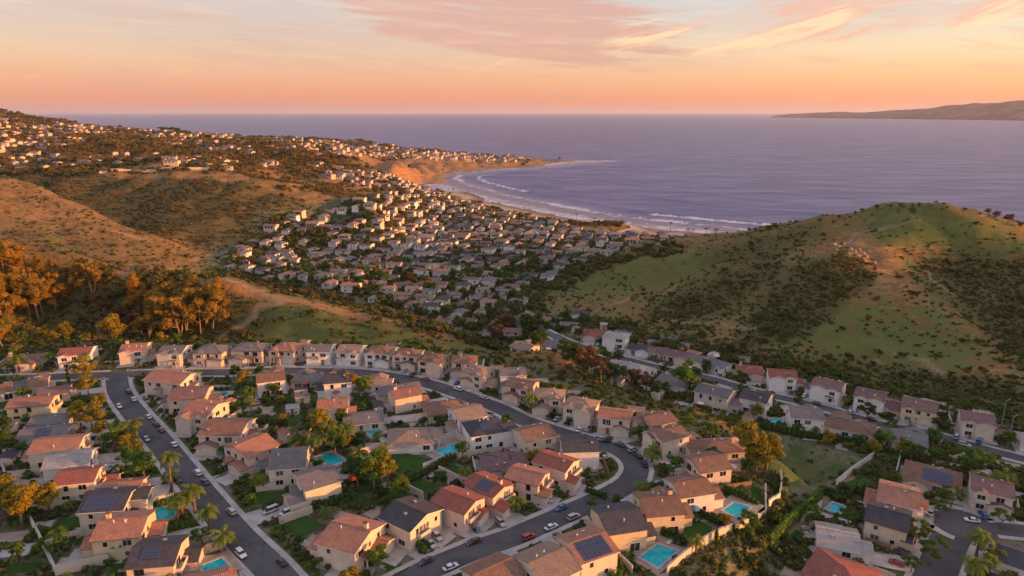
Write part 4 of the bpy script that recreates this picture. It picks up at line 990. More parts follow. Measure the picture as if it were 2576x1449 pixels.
#  sheet, ridge end, ridge end, span, storeys, type, roof, wall, features, description
HL = [
(0,40,165,225,150,9,1,'h','brown','peach','cw','peach house with low brown hip roof at west end of hillside row'),
(0,335,122,560,106,10,2,'g','red','white','w','white house under a long deep red roof in hillside row'),
(0,680,108,850,96,10,2,'g','terracotta','cream','cwl','orange-roofed house with chimney facing the top of west street'),
(0,950,104,1080,104,10,2,'g','grey','cream','x','boxy cream house with grey-brown roof and balcony in hillside row'),
(0,1165,101,1305,103,10,2,'h','grey','peach','wx','grey hip-roofed house with arched bay below the bare trail'),
(0,1400,86,1560,92,10,2,'h','grey','beige','wl','wide grey-roofed house with side garage below the dirt trail'),
(1,92,102,215,114,10,2,'h','terracotta','peach','x','orange-brown hip-roofed house with front terrace in hillside row'),
(1,320,104,425,104,9.5,2,'g','grey','white','w','narrow white house with grey gable roof in hillside row'),
(1,495,107,600,112,9.5,2,'g','tan','white','wx','white gabled house with tan roof and curved entry in hillside row'),
(1,685,123,800,130,10,2,'h','brown','white','w','white house with brown hip roof mid hillside row'),
(1,860,135,975,145,10,2,'h','brown','cream','wx','cream house with brown roof beside the yellow shrub'),
(1,990,163,1105,175,9.5,2,'h','brown','peach','w','peach house half behind its neighbours in hillside row'),
(1,1100,205,1195,207,9,2,'h','brown','peach','w','peach house with rounded balcony before the canyon slope'),
(1,1225,200,1350,228,10,2,'h','tan','peach','l','peach hip-roofed house at the bend of hillside row'),
(1,1335,262,1460,258,10,2,'g','grey','white','wx','white house with dark grey roof past the row bend'),
(2,50,300,175,322,10,2,'g','brown','peach','wo','brown-roofed pink house above the green canyon'),
(2,180,362,330,372,8,2,'h','tan','peach','','tan-roofed house directly behind the cream balcony house'),
(2,280,388,450,415,10,2,'h','tan','cream','wx','large cream house with tan hip roof and arched porch'),
(2,445,438,645,462,10.5,2,'g','terracotta','cream','w','cream house with orange roof and white garage on outer curve'),
(2,640,530,800,495,10,2,'g','brown','beige','wl','beige house with brown and grey roof on outer curve'),
(2,790,600,970,552,10,2,'g','brown','cream','w','long brown-roofed cream house before the orange shrubs'),
(2,1020,655,1240,645,10,1,'h','brown','cream','cw','single-storey brown-roofed house with tall chimney by canyon edge'),
(2,1040,778,1200,755,11,2,'g','brown','beige','n','beige house with plain square brown roof at the canyon edge'),
(2,930,885,1130,855,11,2,'g','brown','white','so','white-walled brown-roofed house with light blue solar panels'),
(2,760,980,970,962,11,2,'g','brown','yellow','cC','yellow stucco house with dark brown roof and capped chimney'),
(2,500,1085,740,1050,12,2,'g','slate','yellow','l','dark slate-roofed cream house above the square turquoise pool'),
(2,330,1245,530,1180,11,2,'g','terracotta','cream','Sn','orange-roofed house with large dark solar array on it'),
(2,100,1355,285,1272,12,2,'g','tan','cream','n','tan-roofed house at the bottom edge near the red car'),
(1,1340,1410,1480,1345,9,2,'g','brown','beige','n','brown roof at the bottom edge beside the white sedan'),
(2,-30,595,185,545,11,2,'g','brown','cream','','long brown-roofed cream house inside the street loop'),
(2,250,675,470,668,10,2,'g','slate','white','wx','navy-roofed white house on the inner corner of the bend'),
(2,150,710,350,772,9.5,2,'g','red','cream','w','red-orange gabled house beside the navy-roofed corner house'),
(2,-20,790,140,830,10.5,2,'g','terracotta','peach','wx','orange-roofed peach house two doors from the inner corner'),
(1,1270,828,1480,925,11,2,'g','red','peach','sc','deep red roofed peach house with small solar strip'),
(1,1095,925,1300,1000,11,2,'g','red','peach','wx','red-brown roofed peach house with arched double porch'),
(1,830,985,1030,1072,12,2,'g','slate','cream','n','slate-roofed cream house with white garage beside the parked silver cars'),
(1,470,1110,700,1170,12,2,'g','terracotta','cream','cwx','big terracotta-roofed corner house with square chimney and bay'),
(1,250,850,430,800,11,2,'g','grey','cream','l','grey-roofed cream house west of the dark bushy trees'),
(1,80,730,290,712,12,2,'g','grey','cream','l','big grey-and-tan roofed house left of the dark blue pool'),
(0,1370,690,1560,610,12,2,'g','terracotta','peach','x','terracotta-roofed peach house with small side dormer on west street'),
(0,1200,540,1450,545,12,2,'g','brown','cream','w','long brown-roofed cream house fourth down west street'),
(0,1110,425,1260,440,12,2,'g','terracotta','cream','wx','cream house with orange and plum gable roof on west street'),
(0,1000,355,1220,345,11,2,'g','plum','peach','','plum-roofed house squeezed behind the orange gable house'),
(0,890,245,1110,268,11,2,'g','terracotta','cream','l','orange-roofed cream house on the top corner of west street'),
(1,20,268,190,248,10,2,'g','brown','white','x','white balcony house with brown roof across from hillside row'),
(1,215,275,365,272,9,1,'h','grey','yellow','w','yellow single-storey house with grey hip roof'),
(1,430,266,565,256,11,2,'g','slate','white','wx','white house with navy gable roof and balcony stairs'),
(1,640,305,730,305,8,1,'g','tan','white','','low tan-roofed white cottage behind the navy gable house'),
(1,715,335,850,312,10,1,'h','grey','peach','','peach house with wide grey roof inside the loop'),
(1,830,372,985,342,10,2,'g','terracotta','peach','c','orange-brown roofed peach house with chimney inside the loop'),
(1,970,432,1150,408,12,1,'h','brown','yellow','n','dark brown hip-roofed single-storey house with mustard wall'),
(1,1160,485,1320,452,11,2,'g','tan','white','','tan-roofed white house on the inner side of loop street'),
(1,1275,548,1445,522,12,2,'h','slate','white','s','navy-roofed white house with flat dark panels'),
(1,400,422,545,412,10,2,'g','terracotta','white','so','orange-roofed white house with small dark panel in the gardens'),
(1,560,495,680,482,10,1,'g','grey','cream','l','grey-roofed cream house above the small turquoise pool'),
(1,810,605,990,595,11,1,'h','tan','white','wx','tan-roofed white villa between the two middle pools'),
(1,1370,755,1480,745,10,1,'h','plum','peach','','plum hip-roofed house right of the paved pool yard'),
(0,30,318,330,272,11,1,'g','brown','cream','s','long brown-roofed single-storey house in west block'),
(0,205,352,385,328,8,1,'g','plum','peach','n','low plum-roofed house with skylight in west block'),
(0,55,425,362,400,10,2,'g','terracotta','yellow','n','long orange tiled roof house in upper west block'),
(0,130,508,420,486,10,1,'g','grey','yellow','n','dark grey roofed house below the long orange roof'),
(0,110,585,420,556,11,1,'g','grey','cream','s','grey-roofed house with one dark skylight in west block'),
(0,185,655,500,628,10.5,2,'g','terracotta','cream','l','orange ridge-roofed house above the pale flat-toned roof'),
(0,250,755,555,712,10,2,'g','pale','white','n','pale grey roofed white house in west block'),
(0,390,832,630,808,10.5,2,'g','red','cream','x','red-roofed cream house below the pale roofed one'),
(0,560,902,740,886,8,1,'g','terracotta','cream','n','low orange-roofed rear wing house beside red-roofed house'),
(0,490,985,800,965,12,2,'g','slate','cream','Sl','slate-roofed house with large blue solar array in west block'),
(0,560,1112,900,1082,13,2,'g','terracotta','yellow','lcx','large orange-roofed yellow house above the walled yard'),
(0,800,1262,1070,1240,13,2,'g','slate','peach','s','slate and brown roofed house by the bottom left pool'),
(0,1010,1450,1230,1395,9,1,'g','terracotta','cream','n','orange roof cut by the bottom edge beside the pool'),
(3,-60,252,130,268,9.5,2,'g','red','white','w','red-roofed white house at the foot of the green hill'),
(3,240,302,420,342,10,2,'g','plum','white','wx','plum-roofed white house with white front stair tower'),
(3,500,355,685,392,10,2,'g','plum','white','w','plum-roofed white house with long balcony below the hill'),
(3,785,425,1000,470,10,2,'g','plum','yellow','x','plum-roofed cream house with tall bay windows'),
(3,1110,498,1305,530,9.5,2,'g','plum','cream','wx','plum-roofed house with red front gable by the light poles'),
(3,120,458,320,475,10.5,2,'g','grey','white','x','grey-roofed white house with round small pool'),
(3,400,525,590,560,10.5,1,'h','brown','white','','brown-roofed white sunroom house over the canyon edge'),
(3,720,588,935,628,11,1,'g','grey','beige','l','long grey-roofed beige house above the dark hedge'),
(3,1440,680,1600,705,9,1,'g','pale','white','n','pale-roofed house cut by the right edge'),
(3,860,795,1090,850,12,1,'h','brown','cream','S','brown-roofed house with wide glassy solar field'),
(3,650,900,890,958,12,2,'g','terracotta','white','c','red-brown roofed white-walled house above the slate roofs'),
(3,1215,900,1460,955,11,2,'g','plum','cream','w','plum-roofed house behind the cul-de-sac'),
(3,540,1030,790,1100,12,2,'g','slate','beige','wl','slate-roofed beige house with stepped side roofs'),
(3,350,1165,560,1205,12,1,'g','pale','white','l','pale green-grey roofed house above the bottom red roof'),
(3,310,1305,560,1400,13,1,'h','red','peach','','red tiled roof cut by the bottom edge right of the canyon'),
(3,1440,1290,1560,1330,10,1,'g','slate','white','n','slate-roofed house at the bottom right corner'),
(2,450,12,580,22,9,1,'h','red','peach','w','red-roofed house beside the pale roofed house at valley mouth'),
(2,590,28,700,42,9,2,'h','pale','white','','pale-roofed white house at the valley mouth'),
(2,650,88,755,100,8.5,1,'h','slate','white','w','small dark-roofed white house below the pale roofed one'),
(2,850,112,1045,148,10,1,'h','plum','cream','w','wide plum-roofed house at the foot of the green hill'),
(2,1075,158,1255,208,9.5,1,'h','grey','white','wx','long grey-roofed white house with front gable under the hill'),
(2,1295,210,1430,222,10,1,'h','red','peach','c','bright red hip-roofed house under the green hill'),
(2,640,195,780,228,9.5,1,'h','pale','cream','l','pale grey hip-roofed house across canyon street'),
(2,870,262,1010,300,10,1,'g','grey','white','l','grey-roofed white house with blue lower terrace'),
(2,1090,320,1290,368,10,2,'g','grey','cream','','long grey-roofed house with two balcony levels above canyon'),
(2,1375,362,1480,385,10,2,'g','slate','white','l','slate-roofed white house with rounded pale terrace'),
(2,240,55,320,62,8,1,'h','grey','yellow','','small grey-roofed yellow house in the canyon trees'),
(2,20,135,130,165,9,1,'g','tan','peach','','low tan-roofed house between canyon trees'),
]
recs = []
for i, (k, x1, y1, x2, y2, S, st, typ, roof, wall, feat, label) in enumerate(HL):
    zz = Z1
    u1, v1 = crop(k, x1, y1); u2, v2 = crop(k, x2, y2)
    if k == 3 or (k == 2 and ((y1 < 400 and x1 > 560) or y1 < 140) and not (x1 < 200 and y1 > 250)) or (k == 2 and x1 > 1300 and y1 < 500): zz = Z2
    S = S * HS; H = (2.75 * st + 0.15) * HS; rise = S / 2 * 0.37
    a = at_z(u1, v1, zz + H + rise); b = at_z(u2, v2, zz + H + rise)
    yaw = math.atan2(b[1] - a[1], b[0] - a[0]); L = math.hypot(b[0] - a[0], b[1] - a[1])
    L = L - 0.6 + (S * 0.45 if typ == 'h' else 0)
    if i < 15: L *= 0.86
    L = max(7.6, min(L, 19)); recs.append([(a[0] + b[0]) / 2, (a[1] + b[1]) / 2, yaw, L, S, zz, i])
# settle neighbours apart
def rp(r, m=0.5): return rect_poly(r[0], r[1], r[2], r[3] / 2 + m, r[4] / 2 + m)
for it in range(60):
    moved = False
    for i in range(len(recs)):
        for j in range(i):
            a, b = recs[i], recs[j]
            if math.hypot(a[0] - b[0], a[1] - b[1]) > 24 or a[5] != b[5]: continue
            if overlap(rp(a), rp(b)):
                moved = True
                dx, dy = a[0] - b[0], a[1] - b[1]; d = math.hypot(dx, dy) or 1
                if it % 2 == 0 or it > 25:
                    for q, s in ((a, 1), (b, -1)): q[0] += dx / d * 0.35 * s; q[1] += dy / d * 0.35 * s
                else:
                    for q in (a, b):
                        if q[4] > 6.4: q[4] -= 0.2
                        if q[3] > 8.4: q[3] -= 0.3
    for r_ in recs:      # keep off the streets
        d, p, ang, nm, hw = nearest_street(r_[0], r_[1])
        ext = 0.5 * (abs(math.cos(r_[2] - ang - math.pi / 2)) * r_[3] + abs(math.sin(r_[2] - ang - math.pi / 2)) * r_[4]) + hw + SW + 1.6
        if d < ext: r_[0] += (r_[0] - p[0]) / d * min(1.0, ext - d); r_[1] += (r_[1] - p[1]) / d * min(1.0, ext - d); moved = True
    if not moved: break
drive = MB(); REFS = []; FLAWN = []
def ground_quad(mb, poly, dz, mi=0):
    pts = [(p[0], p[1], h1(p[0], p[1]) + dz) for p in poly]
    n_ = (Vector(pts[1]) - Vector(pts[0])).cross(Vector(pts[2]) - Vector(pts[1]))
    mb.face(pts if n_.z > 0 else pts[::-1], mi)
for x, y, yaw, L, S, zz, i in recs:
    k, _, _, _, _, _, st, typ, roof, wall, feat, label = HL[i]
    d, p, ang, nm, hw = nearest_street(x, y)
    # local direction of the street
    vx, vy = p[0] - x, p[1] - y; c, s = math.cos(yaw), math.sin(yaw); lx, ly = (vx * c + vy * s) / L, (-vx * s + vy * c) / S
    front = ((1 if lx > 0 else -1), 0) if abs(lx) > abs(ly) else (0, (1 if ly > 0 else -1))
    gap = d - hw - SW - (L / 2 if front[0] else S / 2)
    z = h1(x, y); r = random.Random(i * 13 + 5)
    root, gar, (ga, go, FP, fang) = build_house(x, y, z, yaw, L, S, st, typ, roof, wall, feat, label, 'houses of the near neighbourhood', 0, i * 31 + 7, front, 'house', gap)
    REFS.append((x, y, label, yaw, L, S, front, z)); HOUSES.append((x, y, yaw, L, S))
    mark_poly(rect_poly(x, y, yaw, L / 2 + 0.6, S / 2 + 0.6), 2)
    # driveway to the pavement
    if gap < 26:
        def tw(a, o): q = FP(a * HS, o * HS); return (x + q[0] * c - q[1] * s, y + q[0] * s + q[1] * c)
        if go * HS > (L if front[0] else S) / 2 + 0.5: mark_poly([tw(ga - 3.2, 0), tw(ga + 3.2, 0), tw(ga + 3.2, go + .3), tw(ga - 3.2, go + .3)], 2)
        end = ((L / 2 if front[0] else S / 2) + gap + 0.4) / HS
        if end > go + 0.5:
            ln = [tw(ga - 2.7, go), tw(ga + 2.7, go), tw(ga + 3.0, end), tw(ga - 3.0, end)]
            ground_quad(drive, ln, 0.16 + 0.004 * (i % 3)); mark_poly(ln, 5)
            for sg in (1, -1):
                a0, a1 = ga + sg * 3.4, ga + sg * (3.4 + r.uniform(3.0, 6.5)); g0 = ((L / 2 if front[0] else S / 2)) / HS + r.uniform(1.5, 3.0)
                gq = [tw(a0, g0), tw(a1, g0), tw(a1, end - .5), tw(a0, end - .5)]
                if end - g0 > 2 and r.random() < .65: FLAWN.append(gq)
            wk = [tw(-ga * 0.5 - .6, go - 2), tw(-ga * 0.5 + .6, go - 2), tw(-ga * 0.5 + .6, end), tw(-ga * 0.5 - .6, end)]
            ground_quad(drive, wk, 0.135)
    # paved side yard
    b_ = -1; pat = [((-front[0]) * 0, 0)]
    ex = 2.6; q = rect_poly(x, y, yaw, L / 2 + (ex if front[1] == 0 else 1.0), S / 2 + (ex if front[0] == 0 else 1.0)); ground_quad(drive, q, 0.05 + 0.006 * (i % 5))
tag(link('driveways', drive.mesh('driveways', M['concrete'])), kind='structure')

# ---------------------------------------------------------------- pools and lawns
def cpoly(k, pts, z=None): return [at_z(*crop(k, a, b), z if z is not None else (Z2 if k == 3 else Z1))[:2] for a, b in pts]
def quad_grow(poly, g):
    cx = sum(p[0] for p in poly) / len(poly); cy = sum(p[1] for p in poly) / len(poly); out = []
    for p in poly:
        dx, dy = p[0] - cx, p[1] - cy; d = math.hypot(dx, dy); out.append((p[0] + dx / d * g, p[1] + dy / d * g))
    return out
def pool(poly, label, pav=3.0):
    area = sum(poly[i][0] * poly[(i + 1) % len(poly)][1] - poly[(i + 1) % len(poly)][0] * poly[i][1] for i in range(len(poly)))
    if area < 0: poly = poly[::-1]
    cx = sum(p[0] for p in poly) / len(poly); cy = sum(p[1] for p in poly) / len(poly); z = h1(cx, cy)
    root = empty('swimming_pool', (cx, cy, z), 0, label, 'swimming pool', 'backyard swimming pools')
    loc = lambda P: [(p[0] - cx, p[1] - cy) for p in P]
    inn = loc(poly); cop = loc(quad_grow(poly, 0.7)); out = loc(quad_grow(poly, pav)); n = len(inn)
    w = MB(); w.face([(p[0], p[1], 0.20) for p in inn]); link('water', w.mesh('water', M['pool']), root)
    cm = MB(); tm = MB()
    for i in range(n):
        j = (i + 1) % n
        cm.face([(*inn[i], .31), (*inn[j], .31), (*cop[j], .31), (*cop[i], .31)][::-1]); cm.face([(*inn[i], -.2), (*inn[j], -.2), (*inn[j], .31), (*inn[i], .31)])
        cm.face([(*cop[i], .0), (*cop[j], .0), (*cop[j], .31), (*cop[i], .31)])
        tm.face([(*cop[i], .22), (*cop[j], .22), (*out[j], .22), (*out[i], .22)][::-1]); tm.face([(*out[i], -.2), (*out[j], -.2), (*out[j], .22), (*out[i], .22)])
    link('coping', cm.mesh('coping', M['kerb']), root); link('terrace', tm.mesh('terrace', M['paving']), root)
    mark_poly([(p[0] + cx, p[1] + cy) for p in out], 3); return root
def circle(k, cx, cy, r, z, sq=1.0):
    c = at_z(*crop(k, cx, cy), z); return [(c[0] + r * math.cos(a), c[1] + r * sq * math.sin(a)) for a in np.linspace(0, 2 * math.pi, 15)[:-1]]
pool(cpoly(0, [(1165, 1398), (1290, 1350), (1342, 1408), (1215, 1462)]), 'rectangular turquoise pool beside west street at the bottom of the view', 2.4)
pool(circle(0, 912, 1100, 3.6, Z1, 0.8), 'rounded blue pool behind the large orange-roofed yellow house', 1.2)
pool(cpoly(1, [(625, 605), (672, 585), (750, 612), (675, 640)]), 'small bright turquoise pool below the grey-roofed cream house', 1.6)
pool(cpoly(1, [(1042, 727), (1160, 682), (1238, 714), (1122, 764)]), 'long turquoise pool in a tan paved walled yard', 3.4)
pool(cpoly(1, [(338, 762), (440, 733), (525, 785), (425, 812)]), 'dark blue pool behind the big grey-and-tan roofed house', 1.6)
pool(cpoly(1, [(588, 768), (690, 745), (694, 792), (622, 797)]), 'small deep blue pool beside the dark lawn and palms', 0.9)
pool(cpoly(2, [(748, 1345), (848, 1272), (962, 1310), (850, 1405)]), 'largest square turquoise pool by the bottom canyon wall', 2.2)
pool(cpoly(2, [(1228, 1068), (1292, 1024), (1388, 1050), (1312, 1108)]), 'turquoise pool on a pale terrace above the canyon wall', 3.2)
pool(cpoly(3, [(338, 1062), (380, 1028), (442, 1050), (420, 1092)]), 'pale turquoise pool with white coping beside slate roofs', 1.0)
pool(circle(3, 55, 552, 2.2, Z2, 0.9), 'little round pool beside the grey-roofed white house', 0.8)
pool(cpoly(3, [(1240, 884), (1260, 876), (1405, 905), (1390, 922)]), 'narrow blue lap pool behind the cul-de-sac house', 0.8)
pool(cpoly(3, [(1300, 1400), (1350, 1385), (1460, 1430), (1420, 1452)]), 'blue pool under the slate-roofed bottom right corner house', 1.0)
lawn = MB()
LAWNS = [(1, [(715, 735), (770, 712), (900, 740), (1000, 765), (1080, 790), (960, 830), (860, 850), (760, 820)]), (1, [(868, 932), (960, 885), (1062, 922), (960, 988)]), (1, [(1078, 842), (1150, 800), (1242, 836), (1130, 868)]),
         (1, [(145, 1152), (290, 1098), (410, 1160), (250, 1225)]), (2, [(962, 1200), (1080, 1122), (1218, 1190), (1098, 1275)]), (1, [(655, 1022), (735, 992), (770, 1012), (695, 1045)]), (1, [(1140, 880), (1180, 860), (1220, 880), (1180, 897)]),
         (2, [(-20, 1082), (30, 1070), (85, 1092), (-20, 1135)]), (2, [(1395, 905), (1450, 900), (1452, 1005), (1395, 990)]), (3, [(425, 915), (555, 868), (640, 905), (500, 965)]), (1, [(740, 1400), (800, 1375), (900, 1400), (800, 1449)]),
         (3, [(120, 1240), (160, 1195), (240, 1215), (190, 1265)]), (2, [(110, 1000), (170, 985), (215, 1010), (150, 1040)]), (0, [(840, 900), (900, 880), (980, 905), (880, 935)]), (1, [(180, 420), (290, 400), (400, 430), (250, 460)])]
for n_, (k, pts) in enumerate(LAWNS):
    P = cpoly(k, pts)
    if n_ == 8: P = cpoly(k, pts, Z1)
    ground_quad(lawn, P, 0.09 + 0.005 * n_); mark_poly(P, 4)
for n_, q in enumerate(FLAWN):
    if any(occ_at(*p) in (1, 2, 3, 5) for p in q) or any(abs(h1(*p) - h1(*q[0])) > .3 for p in q): continue
    ground_quad(lawn, q, 0.17 + 0.004 * (n_ % 4), 0 if n_ % 2 else 1)
tag(link('lawn', lawn.mesh('lawn', [M['lawn'], M['verge']])), kind='structure')

patch = MB(); rp_ = random.Random(404)
for n_ in range(2600):
    v = rp_.uniform(880, 1500); u = rp_.uniform(-60, 2640); q = at_z(u, v, Z1); zz = Z1
    if not inside(np.array([q[0]]), np.array([q[1]]), POLY1)[0]:
        q = at_z(u, v, Z2)
        if not inside(np.array([q[0]]), np.array([q[1]]), POLY2)[0]: continue
    ref = min(REFS, key=lambda h: (h[0] - q[0]) ** 2 + (h[1] - q[1]) ** 2)
    if math.hypot(ref[0] - q[0], ref[1] - q[1]) > 17: continue
    P = rect_poly(q[0], q[1], ref[3], rp_.uniform(1.3, 3.4), rp_.uniform(1.0, 2.4))
    if any(occ_at(*p) for p in P) or occ_at(*q[:2]) or any(abs(h1(*p) - h1(*q[:2])) > .15 for p in P): continue
    ground_quad(patch, P, 0.11 + 0.004 * (n_ % 7), rp_.choice((0, 0, 1, 2, 3))); mark_poly(P, 4)
tag(link('garden_ground', patch.mesh('garden_ground', [M['paving'], M['lawn'], M['concrete'], M['mulch']])), kind='structure')
# ---------------------------------------------------------------- garden walls and fences
def wall_along(pts, h, w, m, name, label, cat, group, cap=None, z=None, panels=False):
    cx, cy = pts[0]; z0 = h1(cx, cy) if z is None else z
    root = empty(name, (cx, cy, z0), 0, label, cat, group); root['kind'] = 'thing'
    for i in range(len(pts) - 1):
        (xa, ya), (xb, yb) = pts[i], pts[i + 1]; L = math.hypot(xb - xa, yb - ya)
        if L < 0.5: continue
        n = max(1, int(round(L / (3.0 if not panels else 2.4)))); a = math.atan2(yb - ya, xb - xa)
        for j in range(n):
            mx, my = xa + (xb - xa) * (j + 0.5) / n, ya + (yb - ya) * (j + 0.5) / n
            b = MB(); hl = L / n / 2 - (0.01 if not panels else 0.06); b.box(-hl, hl, -w / 2, w / 2, -1.2, h)
            if cap: b.box(-hl, hl, -w / 2 - 0.05, w / 2 + 0.05, h + 0.002, h + 0.08, 1)
            link('panel', b.mesh('panel', [m, M['kerb']]), root, (mx - cx, my - cy, h1(mx, my) - z0), a)
            if panels:
                pb = MB(); pb.box(-0.07, 0.07, -0.07, 0.07, -1, h + 0.1); link('post', pb.mesh('post', m), root, (xa + (xb - xa) * j / n - cx, ya + (yb - ya) * j / n - cy, h1(mx, my) - z0), a)
    mark_line(pts, 0.6, 6); return root
WL = [
 (1, [(975, 838), (1310, 715)], 1.9, 'white', 'long white garden wall below the paved pool yard'), (1, [(1065, 845), (1185, 905)], 1.6, 'peach', 'pinkish wall between two small lawns'),
 (1, [(835, 930), (975, 1003)], 1.7, 'beige', 'beige wall below the rectangular dark lawn'), (1, [(135, 1150), (330, 1082)], 1.6, 'beige', 'beige wall above the corner lawn on west street'),
 (1, [(285, 1280), (460, 1405)], 1.5, 'peach', 'brown-pink wall beside the big terracotta corner house'), (2, [(1278, 1180), (1070, 1300), (900, 1449)], 2.0, 'cream', 'cream retaining wall along the lower canyon edge'),
 (2, [(1300, 1168), (1480, 1060), (1475, 930)], 2.0, 'cream', 'cream wall round the upper canyon pool terrace'), (3, [(395, 922), (480, 850), (615, 757)], 1.5, 'white', 'stepped white wall above the green meadow'),
 (3, [(590, 700), (665, 622)], 1.4, 'white', 'low curved white wall beside the long grey-roofed house'), (3, [(5, 1010), (70, 960), (80, 900), (72, 850)], 2.4, 'white', 'tall pale retaining wall curving at the canyon lip'),
 (0, [(185, 1150), (262, 1300), (330, 1449)], 1.8, 'white', 'white wall along the west block hillside edge'), (0, [(265, 1297), (490, 1215)], 1.8, 'cream', 'cream wall behind the walled yard'),
 (0, [(325, 1449), (640, 1375)], 1.9, 'cream', 'cream wall in front of the walled yard'), (0, [(1095, 1352), (1300, 1285)], 1.8, 'beige', 'weathered wall above the bottom left pool'),
 (0, [(5, 790), (35, 880), (250, 855)], 1.5, 'cream', 'low wall round the pale-roofed house garden'), (0, [(820, 1040), (1020, 1000)], 1.5, 'white', 'white garden wall right of the slate solar house'),
 (1, [(570, 760), (780, 695)], 1.7, 'peach', 'sunlit wall behind the small deep blue pool'), (1, [(985, 690), (1160, 645), (1285, 712)], 1.8, 'peach', 'tan wall behind the paved pool yard'),
 (0, [(1070, 1290), (1225, 1245)], 1.6, 'cream', 'pale wall beside the slate and brown roofed house'), (1, [(0, 960), (130, 930)], 1.5, 'cream', 'low wall before the grey-and-tan roofed house'),
 (2, [(600, 1240 + 90), (700, 1430)], 1.4, 'beige', 'low beige wall left of the largest pool'), (3, [(190, 1150), (310, 1045)], 1.5, 'cream', 'cream wall hidden in the cypress hedge'),
 (0, [(900, 1420), (1090, 1360)], 1.5, 'beige', 'beige wall between bottom roofs and pool'),
]
for k, pts, h, wl_, lab in WL:
    P = [at_z(*crop(k, a, b), Z2 if k == 3 and a > 150 else Z1)[:2] for a, b in pts]
    wall_along(P, h, 0.25, M['wall_' + wl_], 'garden_wall', lab, 'garden wall', 'garden walls of the near neighbourhood', True)
# boundary fences behind the houses
nf_ = 0
for x, y, lab, yaw, L, S, front, z in REFS:
    c, s = math.cos(yaw), math.sin(yaw); hw_ = (S if front[0] else L) / 2 + 1.6; dp = (L if front[0] else S) / 2
    if z < 26 and y > 175: continue
    for sd in (1, -1):
        def tw(a, o):
            q = (front[0] * o, a) if front[0] else (a, front[1] * o); return (x + q[0] * c - q[1] * s, y + q[0] * s + q[1] * c)
        pts = []
        for t in range(7):
            q = tw(sd * hw_, dp * 0.4 - t * 1.6)
            if occ_at(*q) or abs(h1(*q) - z) > 0.8: break
            pts.append(q)
        if len(pts) > 3:
            nf_ += 1; wood = (nf_ % 3 == 0)
            lr = 'left' if (tw(sd * hw_, 0)[0] < x) else 'right'
            wall_along([pts[0], pts[-1]], 1.65, 0.08 if wood else 0.2, M['wood'] if wood else M['wall_' + rnd.choice(('cream', 'beige', 'white'))], 'fence' if wood else 'garden_wall',
                       ('brown fence' if wood else 'pale wall') + ' on the ' + lr + ' side of ' + ' '.join(lab.split()[:8]), 'fence' if wood else 'garden wall', 'side yard walls and fences', not wood, panels=wood)
# ---------------------------------------------------------------- vegetation models
def leaf_cloud(nr, centers, radii, n, size, flat=0.8, shell=0.55):
    """n leaf sprays (quads) spread through clumps; returns verts, quads"""
    centers = np.array(centers, float); radii = np.array(radii, float)
    k = nr.choice(len(centers), n, p=radii ** 2 / (radii ** 2).sum())
    d = nr.normal(size=(n, 3)); d /= np.linalg.norm(d, axis=1)[:, None]; d[:, 2] = np.where(nr.rand(n) < 0.25, d[:, 2], np.abs(d[:, 2]) * 1.0 - 0.25)
    rr = radii[k] * (shell + (1 - shell) * nr.rand(n)) * (0.85 + 0.3 * nr.rand(n))
    c = centers[k] + d * rr[:, None] * np.array([1, 1, flat])
    nrm = d + nr.normal(size=(n, 3)) * 0.55; nrm /= np.linalg.norm(nrm, axis=1)[:, None]
    t = np.cross(nrm, nr.normal(size=(n, 3))); t /= np.linalg.norm(t, axis=1)[:, None]; b = np.cross(nrm, t)
    s = size * (0.55 + 0.9 * nr.rand(n)); s1 = s[:, None] * 0.5; s2 = s1 * (0.55 + 0.4 * nr.rand(n))[:, None]
    V = np.stack([c - t * s1, c - b * s2, c + t * s1, c + b * s2 + nrm * s1 * 0.35], 1).reshape(-1, 3)
    return V, np.arange(4 * n).reshape(-1, 4)
def blob_core(nr, centers, radii, flat=0.8, shrink=0.62):
    V = []; Fq = []
    for c, r in zip(centers, radii):
        b = len(V); r = r * shrink; n1, n2 = 6, 4
        for i in range(n2 + 1):
            for j in range(n1):
                a = math.pi * i / n2; p = 2 * math.pi * j / n1 + i * 0.5; q = r * (0.85 + 0.3 * nr.rand())
                V.append((c[0] + q * math.sin(a) * math.cos(p), c[1] + q * math.sin(a) * math.sin(p), c[2] + q * flat * math.cos(a)))
        for i in range(n2):
            for j in range(n1): Fq.append((b + i * n1 + j, b + i * n1 + (j + 1) % n1, b + (i + 1) * n1 + (j + 1) % n1, b + (i + 1) * n1 + j))
    return np.array(V), np.array(Fq)
def crown_mesh(name, nr, centers, radii, n, size, m, flat=0.8):
    V, Fq = leaf_cloud(nr, centers, radii, n, size, flat); V2, F2 = blob_core(nr, centers, radii, flat)
    return np_mesh(name, np.concatenate([V, V2]), np.concatenate([Fq, F2 + len(V)]), m)
